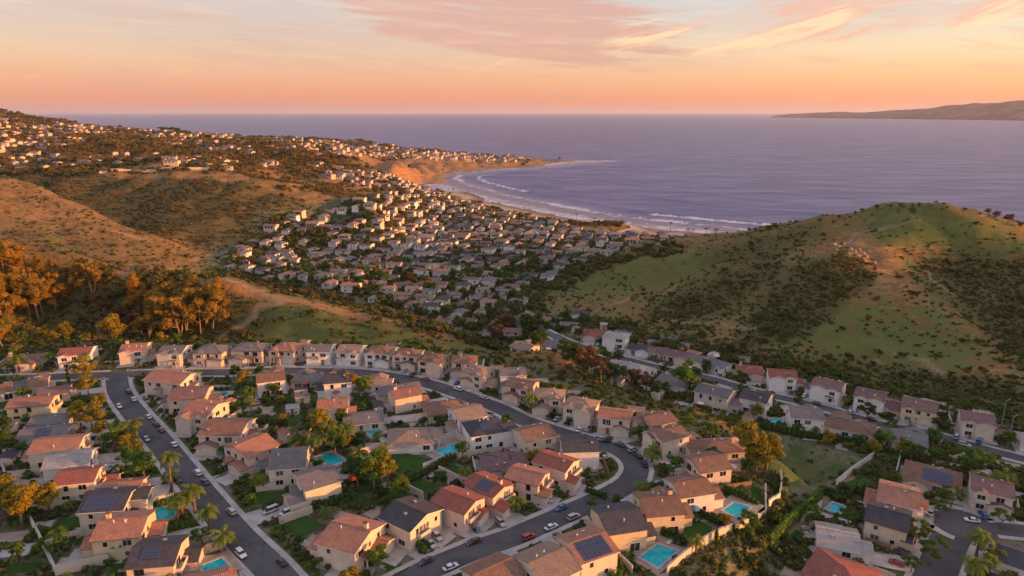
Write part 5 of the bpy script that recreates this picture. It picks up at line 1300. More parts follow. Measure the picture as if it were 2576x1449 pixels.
def tree_model(kind, seed):
    nr = np.random.RandomState(seed); r = random.Random(seed); tb = MB(); cs = []; rs = []
    if kind == 'euc':
        hgt = 15.0; stems = r.choice((1, 2, 2, 3))
        for s_ in range(stems):
            a = r.uniform(0, 6.28); lean = r.uniform(0.6, 2.4) if stems > 1 else 0.6; bx, by = math.cos(a) * lean, math.sin(a) * lean
            tp = (bx * 1.6, by * 1.6, hgt * r.uniform(0.62, 0.85)); tb.tube([(bx * .15, by * .15, -0.6), (bx * .4, by * .4, 2.5), (bx * .9, by * .9, 6), tp], [.26, .2, .15, .06], 6)
            for q in range(r.randint(6, 8)):
                f = r.uniform(0.24, 1.0); b = (bx * (.4 + f * 1.2), by * (.4 + f * 1.2), tp[2] * f); aa = r.uniform(0, 6.28); ln = r.uniform(1.4, 3.2) * (1.15 - 0.4 * f)
                e = (b[0] + math.cos(aa) * ln, b[1] + math.sin(aa) * ln, b[2] + r.uniform(1.0, 2.8)); tb.tube([b, ((b[0] + e[0]) / 2, (b[1] + e[1]) / 2, b[2] + (e[2] - b[2]) * .4), e], [.12, .08, .04], 5)
                cs.append((e[0], e[1], e[2] + .3)); rs.append(r.uniform(1.1, 1.9))
                for w in range(2): cs.append((e[0] + r.uniform(-1.2, 1.2), e[1] + r.uniform(-1.2, 1.2), e[2] + r.uniform(-.9, 1.1))); rs.append(r.uniform(0.6, 1.2))
            cs.append((tp[0], tp[1], tp[2] + .8)); rs.append(r.uniform(1.1, 1.7))
        return tb.mesh('trunk', M['palebark'], True), crown_mesh('crown', nr, cs, rs, 5200, 0.36, M['leaf_euc'], 1.0)
    if kind in ('round', 'rust', 'yellow', 'dark'):
        hgt = 6.5; tb.tube([(0, 0, -.6), (.1, 0, 1.3), (.0, .1, 2.8)], [.24, .18, .13], 6)
        for q in range(5):
            aa = q * 1.256 + r.uniform(-.3, .3); e = (math.cos(aa) * 1.7, math.sin(aa) * 1.7, r.uniform(3.4, 4.6)); tb.tube([(0, 0.05, 2.1 + q * .1), (e[0] * .5, e[1] * .5, 3.0), e], [.11, .08, .03], 5)
        for q in range(15):
            aa = r.uniform(0, 6.28); f = r.random() ** .6; h = r.uniform(2.8, 5.6); w = 2.1 * math.sqrt(max(0.05, 1 - ((h - 4.0) / 2.4) ** 2))
            cs.append((math.cos(aa) * w * f, math.sin(aa) * w * f, h)); rs.append(r.uniform(.6, 1.2))
        return tb.mesh('trunk', M['bark'], True), crown_mesh('crown', nr, cs, rs, 2300, 0.27, M[{'round': 'leaf_green', 'rust': 'leaf_rust', 'yellow': 'leaf_yellow', 'dark': 'leaf_dark'}[kind]], .85)
    if kind == 'airy':
        tb.tube([(0, 0, -.5), (.15, 0, 1.4), (.3, .1, 2.6)], [.16, .12, .09], 6)
        for q in range(6):
            aa = q * 1.05 + r.uniform(-.3, .3); e = (math.cos(aa) * 1.9, math.sin(aa) * 1.9, r.uniform(3.0, 4.8)); tb.tube([(.2, 0.05, 2.0 + q * .1), (e[0] * .5, e[1] * .5, 3.0), e], [.07, .05, .02], 5)
            cs.append(e); rs.append(r.uniform(.55, .95)); cs.append((e[0] * .6, e[1] * .6, e[2] + .5)); rs.append(r.uniform(.5, .9))
        return tb.mesh('trunk', M['bark'], True), crown_mesh('crown', nr, cs, rs, 2000, 0.22, M['leaf_olive'], .8)
    if kind == 'cypress':
        tb.tube([(0, 0, -.4), (0, 0, 5)], [.16, .05], 6)
        for q in range(12): cs.append((r.uniform(-.12, .12), r.uniform(-.12, .12), .7 + q * .5)); rs.append(.75 * math.sin(math.pi * min(1, (q + 2.2) / 14)) + .12)
        return tb.mesh('trunk', M['bark'], True), crown_mesh('crown', nr, cs, rs, 750, .26, M['leaf_dark'], 1.0)
    if kind == 'bush':
        tb.tube([(0, 0, -.3), (0, 0, .5)], [.07, .04], 5)
        for q in range(7): aa = r.uniform(0, 6.28); f = r.uniform(0, .75); cs.append((math.cos(aa) * f, math.sin(aa) * f, r.uniform(.35, .95))); rs.append(r.uniform(.3, .55))
        return tb.mesh('stem', M['bark'], True), crown_mesh('foliage', nr, cs, rs, 330, .24, M[r.choice(('leaf_green', 'leaf_dark', 'leaf_dark', 'leaf_olive'))], .9)
    if kind == 'silk':      # coastal silhouettes: wide umbrella crown
        tb.tube([(0, 0, -.6), (.2, 0, 3), (0, .2, 5.5)], [.35, .28, .2], 6)
        for q in range(16):
            aa = r.uniform(0, 6.28); f = r.random() ** .5 * 4.2; cs.append((math.cos(aa) * f, math.sin(aa) * f, 6.6 + r.uniform(-.8, 1.4) - f * .15)); rs.append(r.uniform(.9, 1.6))
        return tb.mesh('trunk', M['bark'], True), crown_mesh('crown', nr, cs, rs, 1200, .6, M['leaf_dark'], .7)
def palm_model(seed, hgt, fan=False):
    r = random.Random(seed); nr = np.random.RandomState(seed); tb = MB(); b = r.uniform(-.5, .5)
    tb.tube([(0, 0, -.5), (b * .3, 0, hgt * .35), (b * .8, .1, hgt * .7), (b, .1, hgt)], [.30, .22, .19, .22], 8)
    V = []; Fq = []
    nf = 26 if not fan else 34
    for i in range(nf):
        a = i * 2.399 + r.uniform(-.2, .2); el = r.uniform(-0.35, 1.05); ln = r.uniform(2.4, 3.3) * (0.75 if fan else 1); P = Vector((b, .1, hgt + .05)); d = Vector((math.cos(a) * math.cos(el), math.sin(a) * math.cos(el), math.sin(el)))
        side = Vector((-math.sin(a), math.cos(a), 0)); n = 7
        for k in range(n):
            Q = P + d * (ln / n); d = (d + Vector((0, 0, -0.22 - 0.05 * k))).normalized(); w0 = .36 * math.sin(math.pi * (k + .6) / (n + .9)); w1 = .36 * math.sin(math.pi * (k + 1.4) / (n + .9)) if k < n - 1 else .03
            dr = Vector((0, 0, -.5))
            for s_ in (1, -1):     # leaflets fall either side of the rib, with gaps between them
                bI = len(V); g = .82
                V.extend([tuple(P), tuple(P + (Q - P) * g), tuple(P + (Q - P) * g + side * s_ * w1 * 1.3 + dr * w1 + d * .12), tuple(P + side * s_ * w0 * 1.3 + dr * w0 + d * .22)]); Fq.append((bI, bI + 1, bI + 2, bI + 3) if s_ < 0 else (bI + 3, bI + 2, bI + 1, bI))
            P = Q
    fm = np_mesh('fronds', np.array(V), np.array(Fq), M['palm'])
    sk = MB(); 
    for i in range(9): a = i * .7; sk.tube([(b + math.cos(a) * .18, .1 + math.sin(a) * .18, hgt - .1), (b + math.cos(a) * .5, .1 + math.sin(a) * .5, hgt - 1.1)], [.09, .03], 4)
    return tb.mesh('trunk', M['bark'], True), fm, sk.mesh('dead_fronds', M['wood'])
TM = {}
for kind, n in (('euc', 6), ('round', 5), ('dark', 5), ('rust', 3), ('yellow', 3), ('airy', 4), ('cypress', 2), ('bush', 7), ('silk', 3)):
    TM[kind] = [tree_model(kind, 100 * i + len(kind) * 7 + ord(kind[0])) for i in range(n)]
PALMS = [palm_model(5, 8.0), palm_model(6, 7.0), palm_model(9, 5.0), palm_model(12, 3.2), palm_model(13, 11.0)]
NAMES = {'euc': ('eucalyptus_tree', 'tree'), 'round': ('garden_tree', 'tree'), 'dark': ('canyon_tree', 'tree'), 'rust': ('rusty_tree', 'tree'), 'yellow': ('yellow_tree', 'tree'), 'airy': ('open_crown_tree', 'tree'),
         'cypress': ('cypress', 'tree'), 'bush': ('garden_bush', 'bush'), 'silk': ('umbrella_tree', 'tree'), 'palm': ('palm_tree', 'palm')}
def plant(kind, x, y, scale, label, group, z=None, sxy=1.0, seed=None, name=None):
    r = random.Random(seed if seed is not None else int(x * 31 + y * 17)); nm, cat = NAMES[kind]
    z = h1(x, y) if z is None else z
    root = empty(name or nm, (x, y, z), r.uniform(0, 6.28), label, cat, group); root.scale = (scale * sxy, scale * sxy, scale)
    if kind == 'palm':
        mod = r.choice(PALMS[:4]) if scale < 5 else PALMS[0]
        link('trunk', mod[0], root); link('fronds', mod[1], root); link('dead_fronds', mod[2], root)
    else:
        t, c = r.choice(TM[kind]); link(t.name.split('.')[0], t, root); link(c.name.split('.')[0], c, root)
    return root
LABELS = {}
def uniq_label(lab, group):
    """look-alikes that nothing sets apart share label and group"""
    LABELS.setdefault(lab, 0); LABELS[lab] += 1; return lab, group
def near_ref(x, y):
    best = min(REFS, key=lambda q: (q[0] - x) ** 2 + (q[1] - y) ** 2); dx, dy = x - best[0], y - best[1]; d = math.hypot(dx, dy)
    side = ('right of' if dx > 0 else 'left of') if abs(dx) > abs(dy) * 1.1 else ('behind' if dy > 0 else 'in front of')
    return side, ' '.join(best[2].split()[:9]), d

# eucalyptus on hill one (survey angles of the foot, height on the sheet)
EUC = [(18, 742, 118), (60, 765, 105), (42, 702, 85), (100, 812, 105), (92, 770, 90), (128, 742, 85), (143, 790, 95), (112, 802, 80), (212, 742, 72), (236, 746, 84), (2, 792, 90), (32, 830, 90), (360, 762, 70), (352, 802, 92), (375, 858, 95),
       (362, 850, 62), (415, 812, 88), (455, 850, 112), (470, 842, 92), (505, 848, 104), (532, 832, 115), (552, 800, 90), (480, 795, 98), (440, 782, 72), (400, 782, 62), (-30, 780, 110), (-60, 830, 100), (72, 730, 78), (140, 722, 60), (520, 815, 100), (432, 845, 70), (10, 880, 62), (75, 800, 70), (20, 690, 60)]
EUH = ['dense crown', 'thin crown', 'twin crown', 'ragged crown', 'small crown', 'drooping crown', 'wide crown', 'high crown', 'gappy crown']
EPH = ['tall multi-stemmed', 'leaning', 'broad-topped', 'slender']
for i, (u, v, h) in enumerate(EUC):
    g = on_ground(u, v)
    if not g: continue
    d = math.sqrt(g[0] ** 2 + g[1] ** 2 + (CAM_Z - g[2]) ** 2); m_ = h * d * 0.97 / F
    where = 'left clump' if u < 160 else ('pair beside the dry crest' if u < 300 else 'right clump below the bare trail')
    plant('euc', g[0], g[1], m_ / 15.0, f'{EPH[i % 4]} eucalyptus in the {where}, {["lowest", "low", "middle", "upper"][min(3, max(0, int((880 - v) / 45)))]} on slope, {EUH[i // 4 % 9]}', 'eucalyptus trees on the near hillside', g[2], 1.15, i)
for i, (kind, u, v, h, lab) in enumerate([('rust', 265, 800, 62, 'rusty brown tree between the two eucalyptus clumps'), ('rust', 305, 822, 55, 'lower rusty brown tree beside the right eucalyptus clump'), ('rust', 340, 830, 50, 'small rust tree at the right eucalyptus clump'),
        ('yellow', 285, 868, 72, 'golden round tree directly behind the hillside row'), ('yellow', 105, 866, 45, 'small golden tree behind the red-roofed white house'), ('yellow', 165, 862, 48, 'golden spreading tree left of the orange-roofed hillside house'),
        ('yellow', 140, 872, 36, 'low golden tree above the red roof'), ('round', 60, 872, 36, 'green tree behind the west end of hillside row'), ('yellow', 12, 865, 60, 'golden tree at the left edge behind peach house'),
        ('yellow', 410, 878, 40, 'golden bush-like tree right of the chimney house'), ('round', 205, 872, 30, 'low green tree behind hillside row roofs'), ('dark', 1330, 850, 60, 'dark round tree in the canyon mouth'),
        ('dark', 1360, 890, 70, 'dark tree at the start of the canyon'), ('rust', 1240, 870, 62, 'brown rounded tree at canyon mouth'), ('dark', 1120, 812, 48, 'dark bush-tree on the grassy spur'), ('dark', 1290, 815, 55, 'dark tree at the foot of the spur'),
        ('dark', 1440, 930, 75, 'tall dark tree left in the canyon'), ('rust', 1480, 950, 90, 'large brown canyon tree by the grey roofs'), ('rust', 1510, 965, 70, 'second brown canyon tree by the grey roofs'), ('dark', 1545, 975, 70, 'dark tree at the canyon bend'),
        ('rust', 1590, 975, 52, 'bare brownish tree in canyon bend'), ('rust', 1625, 985, 50, 'bare brown tree right of the canyon bend'), ('dark', 1655, 1000, 45, 'low dark tree in the canyon bottom'), ('round', 1725, 1000, 95, 'tall rounded green tree between canyon houses'),
        ('dark', 1420, 905, 55, 'dark canyon tree beside the small yellow house'), ('rust', 1275, 840, 60, 'bare reddish tree below the town'), ('yellow', 1885, 1170, 120, 'tall orange-lit tree on the canyon lip'), ('yellow', 1925, 1185, 95, 'round orange-lit tree on the canyon lip'),
        ('yellow', 1900, 1192, 70, 'low orange-lit tree under the tall one'), ('yellow', 60, 1330, 95, 'golden tree at the left edge above the white wall'), ('yellow', 22, 1290, 85, 'big golden tree at the left edge'), ('yellow', 125, 1290, 75, 'golden tree left of the red-roofed west house'),
        ('dark', 20, 1150, 60, 'green tree at the left edge by the pale roofed house'), ('dark', 15, 1110, 55, 'darker green tree at the left edge'), ('round', 310, 1400, 45, 'green tree inside the walled yard'), ('round', 150, 1400, 60, 'green tree outside the hillside wall'),
        ('round', 45, 1420, 50, 'small tree on the grass slope'), ('round', 320, 1185, 60, 'green tree on the verge opposite the silver car'), ('round', 365, 1215, 75, 'large green tree beside west street'), ('round', 340, 1180, 55, 'green tree above the large verge tree'),
        ('yellow', 235, 1085, 70, 'golden-green tree on the upper west verge'), ('yellow', 205, 1075, 60, 'golden-green tree left of west street'), ('yellow', 250, 1110, 50, 'small golden tree on the west verge'), ('yellow', 260, 1030, 40, 'orange tree near the street corner'),
        ('yellow', 225, 1000, 55, 'golden tree at the street corner planting'), ('yellow', 215, 960, 60, 'golden tree at the top street corner'), ('round', 290, 1130, 60, 'green tree beside the west street kerb'), ('yellow', 335, 1150, 60, 'golden tree leaning over west street'),
        ('round', 940, 1240, 110, 'biggest dark green tree in the middle gardens'), ('yellow', 975, 1225, 95, 'golden-topped tree in the middle gardens'), ('dark', 900, 1235, 90, 'dark green tree in the middle gardens'), ('round', 1000, 1265, 80, 'green tree above the slate-roofed house'),
        ('yellow', 820, 1115, 95, 'golden tree amid the middle palms'), ('round', 845, 1150, 70, 'green tree below the middle palms'), ('yellow', 610, 990, 60, 'golden-green tree among inner gardens'), ('yellow', 880, 985, 55, 'golden-green tree by the navy gable house'),
        ('round', 905, 1000, 45, 'green tree by the navy gable house'), ('round', 620, 1020, 45, 'green tree in the inner gardens'), ('round', 1490, 1290, 40, 'dense round green tree beside lower loop street'), ('round', 2040, 1325, 50, 'bright round clipped tree by the white pool'),
        ('airy', 2390, 1280, 60, 'open bright green tree before the cul-de-sac'), ('airy', 2360, 1300, 50, 'smaller open tree before the cul-de-sac'), ('airy', 2300, 1370, 70, 'light green street tree beside the cul-de-sac road'), ('airy', 2340, 1425, 75, 'spreading light green tree near bottom right road'),
        ('airy', 2290, 1440, 50, 'low light green tree near bottom right road'), ('airy', 2515, 1330, 50, 'light green tree on the cul-de-sac corner'), ('round', 2450, 1210, 70, 'green tree right of the solar field house'), ('round', 2420, 1180, 50, 'green tree behind the solar field house'),
        ('airy', 2290, 1165, 60, 'feathery tree before the long grey-roofed house'), ('yellow', 2270, 1150, 45, 'golden feathery tree before the long grey roof'), ('dark', 2180, 1060, 45, 'dark green tree between plum-roofed houses'), ('round', 2210, 1010, 35, 'green tree below the hill road')]):
    g = on_ground(u, v)
    if not g: continue
    d = math.sqrt(g[0] ** 2 + g[1] ** 2 + (CAM_Z - g[2]) ** 2); m_ = h * d * 0.97 / F
    plant(kind, g[0], g[1], m_ / 6.3, lab, None, g[2], 1.05, i + 500); 
    if kind != 'dark': mark_line([(g[0], g[1]), (g[0] + .1, g[1])], 1.6, 7)
PALM = [(432, 1232, 92, 'tall sunlit palm on the kerb at the middle of west street'), (492, 1292, 70, 'tall palm second down the west street kerb'), (527, 1335, 62, 'bushy-headed palm third down the west street kerb'), (565, 1385, 55, 'lowest palm on the west street kerb beside the pool'),
        (458, 1290, 55, 'short palm tucked behind the kerb palms'), (50, 940, 44, 'palm before the peach house at west end'), (125, 925, 34, 'small palm between the first two hillside houses'), (340, 1105, 50, 'palm on the upper west street verge'), (215, 945, 50, 'palm at the top corner of west street'),
        (835, 1130, 75, 'left palm of the middle garden cluster'), (815, 1120, 62, 'palm with golden fronds in the middle gardens'), (870, 1125, 66, 'right palm of the middle garden cluster'), (800, 1150, 60, 'lower palm of the middle garden cluster'), (960, 1172, 55, 'palm on the dark lawn by the small blue pool'),
        (905, 1168, 45, 'palm behind the small blue pool'), (655, 1230, 40, 'small palm in a west street driveway garden'), (920, 985, 42, 'palm between the low cottage and the navy gable house'), (1335, 1040, 56, 'palm beside the large cream house on loop street'),
        (1612, 1245, 34, 'short palm inside the street bend'), (1300, 1290, 46, 'palm before the peach house near lower loop street'), (1640, 1110 + 55, 44, 'palm beside the orange shrubs'), (2230, 1120, 36, 'palm by the front tower house'), (2515, 1255, 62, 'dusky palm by the carport near right edge'),
        (2470, 1250, 56, 'palm left of the carport'), (2455, 1400, 62, 'large-headed palm beside the bottom right road'), (2440, 1470, 62, 'palm cut by the bottom edge at right'), (2500, 1420, 38, 'small palm beside the bottom right driveway'), (430, 1215, 30, 'short young palm under the tallest kerb palm'),
        (690, 955 + 40, 40, 'palm in the inner row garden'), (1800 - 170, 1240, 30, 'stubby palm on the inner bend'), (2170, 1030, 30, 'palm beside the plum roofs'), (2050, 1090, 28, 'palm by the round small pool')]
for i, (u, v, h, lab) in enumerate(PALM):
    g = on_ground(u, v); d = math.sqrt(g[0] ** 2 + g[1] ** 2 + (CAM_Z - g[2]) ** 2); m_ = h * d * 0.97 / F
    mod = min(PALMS[:4], key=lambda q: abs(max(p[2] for p in [v_.co for v_ in q[0].vertices]) + 1.0 - m_)); hh = max(v_.co.z for v_ in mod[0].vertices) + 1.0
    root = empty('palm_tree', g, i * 1.7, lab, 'palm', 'palms of the near neighbourhood'); sc_ = m_ / hh; root.scale = (max(.95, sc_ * 1.1),) * 2 + (sc_,)
    sx_ = max(0.9, min(1.5, 1.0 / sc_))
    link('trunk', mod[0], root); f_ = link('fronds', mod[1], root); link('dead_fronds', mod[2], root)
BPO = ['', 'first', 'second', 'third', 'fourth', 'fifth', 'sixth', 'seventh', 'eighth', 'ninth', 'twelfth', 'thirteenth', 'fourteenth', 'fifteenth', 'sixteenth', 'seventeenth', 'eleventh', 'tenth']
# shoreline palms and the trees against the sea
for i, (u, v, h) in enumerate([(1687, 582, 26), (1120, 480, 14), (1128, 484, 12), (1140, 487, 13), (1170, 498, 12), (1192, 503, 14), (1205, 508, 12), (1240, 520, 11), (1255, 522, 13), (1318, 535, 10), (1560, 572, 14), (1572, 574, 16), (1730, 590, 12), (1745, 592, 11), (1775, 596, 12), (1800, 600, 12), (1495, 563, 10), (1450, 552, 10)]):
    g = on_ground(u, v)
    if not g: continue
    d = g[1]; m_ = h * d / F; mod = PALMS[4]; root = empty('palm_tree', g, i, 'tall single palm standing against the surf at the shore' if i == 0 else f'small dark palm along the beach front, {BPO[i]} from the western cliffs', 'palm', 'palms along the beach front'); root.scale = (max(m_ / 12.5, .6) * 1.25,) * 2 + (max(m_ / 12.5, .5),)
    link('trunk', mod[0], root); link('fronds', mod[1], root)
for i, (u, v, h, lab) in enumerate([(412, 340, 16, 'lone round tree on the far ridge skyline'), (436, 341, 18, 'wide umbrella tree on the far ridge skyline'), (462, 342, 12, 'low umbrella tree on the far ridge skyline'), (350, 334, 9, 'small tree on the far ridge left of the lone trees'), (655, 350, 8, 'small dark tree farther along the ridge skyline'),
                                    (2265, 522, 12, 'dark bush-like tree on the green summit'), (2240, 523, 10, 'shrubby tree on the green summit'), (2205, 527, 12, 'rounded tree at the green summit left shoulder'), (2310, 521, 9, 'low tree just past the summit'), (2170, 534, 10, 'dark tree on the left shoulder of the summit'), (2150, 540, 9, 'next dark tree down the left shoulder'),
                                    (2478, 570, 17, 'umbrella tree behind the right hill shoulder'), (2500, 578, 20, 'wide umbrella tree behind the right shoulder'), (2530, 592, 24, 'tall umbrella tree near the right edge'), (2560, 603, 16, 'low umbrella tree at the right edge'), (2110, 550, 8, 'small dark tree lower on the left shoulder'), (2060, 560, 8, 'small shrub tree on the long left crest')]):
    g = on_ground(u, v)
    if not g: continue
    y_ = g[1] + (14 if (u > 2400) else 0); x_ = g[0] * y_ / g[1]; m_ = h * y_ / F
    plant('silk' if u < 700 else ('rust' if u > 2400 else 'dark'), x_, y_, m_ / (8.3 if u < 700 else 6.3) * 1.15, lab, None, h1(x_, y_) - .3, 1.4 if u < 2400 else 1.1, i)

# ---------------------------------------------------------------- garden planting on free ground
cnt = 0; tries = 0; GP = []
r = random.Random(99)
def free(x, y, rad):
    for a in range(6):
        if occ_at(x + rad * math.cos(a * 1.047), y + rad * math.sin(a * 1.047)) in (1, 2, 3, 4, 5): return False
    return occ_at(x, y) == 0
cands = []
for i in range(90000):
    v = r.uniform(870, 1500); u = r.uniform(-60, 2640); zz = Z1
    p = at_z(u, v, Z1)
    if not inside(np.array([p[0]]), np.array([p[1]]), POLY1)[0]:
        p = at_z(u, v, Z2)
        if not inside(np.array([p[0]]), np.array([p[1]]), POLY2)[0]: continue
    cands.append((p[0], p[1]))
ntree = nbush = nt2 = 0; bush_pts = []
for x, y in cands:
    z = h1(x, y)
    if (ntree < 185 or (z < 25 and nt2 < 55)) and free(x, y, 1.3) and all((x - a) ** 2 + (y - b) ** 2 > 16 for a, b, c in GP):
        side, ref, d = near_ref(x, y)
        if d < 17:
            kind = r.choices(('round', 'yellow', 'airy', 'dark', 'cypress', 'palm', 'rust'), (6, 1.4 if x < 0 else 0.7, 2.5, 2, 1.0, 1.3, .3))[0]
            word = {'round': 'bushy green tree', 'yellow': 'golden-leaved tree', 'airy': 'small open-crowned tree', 'dark': 'dark green tree', 'cypress': 'narrow dark cypress', 'palm': 'short palm', 'rust': 'rust-brown tree'}[kind]
            lab, grp = uniq_label(f'{word} {side} {ref}', f'{word}s {side} {ref}')
            plant(kind, x, y, r.uniform(.5, .85) if kind != 'palm' else r.uniform(.5, .8), lab, grp, z, 1.1, ntree, 'garden_tree' if kind in ('dark', 'round') else None); GP.append((x, y, 1)); nt2 += z < 25; ntree += 1; continue
    if free(x, y, 0.7) and all((x - a) ** 2 + (y - b) ** 2 > (1.3 if c == 0 else 4.0) for a, b, c in GP):
        GP.append((x, y, 0)); bush_pts.append((x, y, z))
        if len(bush_pts) >= 4200: break
# the largest bushes are things, the rest ground cover
bush_pts.sort(key=lambda p: p[0] ** 2 + p[1] ** 2)
scr_pts = []
for i, (x, y, z) in enumerate(bush_pts):
    if i % 5 == 0 and i // 5 < 270:
        side, ref, d = near_ref(x, y); bsz = r.uniform(.9, 1.6); lab, grp = uniq_label(('large' if bsz > 1.35 else 'small' if bsz < 1.1 else 'rounded') + f' bush {side} {ref}', f'garden bushes {side} {ref}')
        plant('bush', x, y, bsz, lab, grp, z, 1.15, i)
    else: scr_pts.append((x, y, z, r.uniform(.55, 1.3) * (1.5 if z < 25 else 1), 1, r.choice((0, 0, 0, .3)), r.uniform(.3, 1.0)))
def hedge(pts, h, w, lab, leaf='leaf_dark'):
    L = sum(math.hypot(pts[i + 1][0] - pts[i][0], pts[i + 1][1] - pts[i][1]) for i in range(len(pts) - 1)); x0, y0 = pts[0]; z0 = h1(x0, y0); cs = []; rs = []
    for i in range(len(pts) - 1):
        (xa, ya), (xb, yb) = pts[i], pts[i + 1]; n = max(1, int(math.hypot(xb - xa, yb - ya) / (w * .55)))
        for j in range(n):
            t = j / n; x, y = xa + (xb - xa) * t, ya + (yb - ya) * t; zz = h1(x, y) - z0
            cs.append((x - x0 + r.uniform(-.1, .1), y - y0 + r.uniform(-.1, .1), zz + h * .35)); rs.append(w * .62); cs.append((x - x0, y - y0, zz + h * .72 + r.uniform(-.12, .12))); rs.append(w * .5)
    nr = np.random.RandomState(int(L * 7)); o = link('hedge', crown_mesh('hedge', nr, cs, rs, int(L * 85), .28, M[leaf], 1.0), None, (x0, y0, z0)); mark_line(pts, w * .7, 7)
    return tag(o, lab, 'hedge', 'garden hedges', 'thing')
for k, pts, h, w, lab, lf in [(2, [(1215, 950), (1450, 1040)], 2.0, 1.6, 'dark hedge above the canyon pool terrace', 'leaf_dark'), (2, [(850, 1200), (1000, 1265), (1040, 1290)], 2.2, 1.8, 'hedge between the square lawn and the largest pool', 'leaf_dark'),
        (2, [(1060, 1085), (1220, 1160)], 1.8, 1.4, 'hedge behind the bright rectangular lawn', 'leaf_dark'), (3, [(-20, 590), (180, 640), (560, 690)], 2.2, 2.2, 'long dark hedge below the canyon street houses', 'leaf_dark'), (3, [(600, 700), (780, 770), (900, 790)], 2.0, 2.2, 'dark hedge before the long grey-roofed house', 'leaf_dark'),
        (3, [(0, 1330), (110, 1200), (190, 1120), (310, 1000)], 3.6, 2.2, 'tall cypress hedge along the canyon rim', 'leaf_green'), (3, [(330, 975), (500, 1015)], 2.2, 2.2, 'clipped dark hedge above the white pool', 'leaf_dark'), (1, [(1010, 850), (1110, 790), (1180, 765)], 2.2, 1.8, 'hedge outside the paved pool yard wall', 'leaf_dark'),
        (1, [(870, 915), (1010, 855)], 2.0, 1.6, 'hedge above the rectangular dark lawn', 'leaf_dark'), (1, [(830, 1190), (1000, 1330)], 1.9, 1.6, 'hedge between the terracotta corner house and the driveway', 'leaf_green'), (1, [(340, 1060), (440, 1040), (560, 1000)], 2.0, 1.8, 'dark hedge below the grey-roofed cream house', 'leaf_dark'),
        (0, [(720, 850), (900, 830)], 1.8, 2.2, 'thick hedge beside the red-roofed west house', 'leaf_green'), (0, [(860, 1060), (1010, 1030)], 1.6, 1.6, 'hedge above the rounded blue pool', 'leaf_green'), (0, [(1000, 1190), (1160, 1150)], 1.6, 1.6, 'hedge below the rounded blue pool', 'leaf_green'),
        (0, [(60, 215), (270, 190)], 1.6, 1.4, 'hedge in front of the west end house', 'leaf_green'), (1, [(0, 560), (170, 575)], 1.8, 2.2, 'hedge in the inner gardens beside west street roofs', 'leaf_dark'), (1, [(530, 660), (640, 700)], 1.8, 1.6, 'hedge below the small turquoise pool', 'leaf_dark'),
        (3, [(800, 870), (980, 950)], 1.8, 2.2, 'dark hedge below the solar field house', 'leaf_dark'), (2, [(440, 960), (560, 1000)], 1.2, 1.4, 'low planting on the inner loop corner', 'leaf_dark')]:
    hedge(cpoly(k, pts, Z2 if k == 3 and pts[0][0] > 0 else None), h, w, lab, lf)

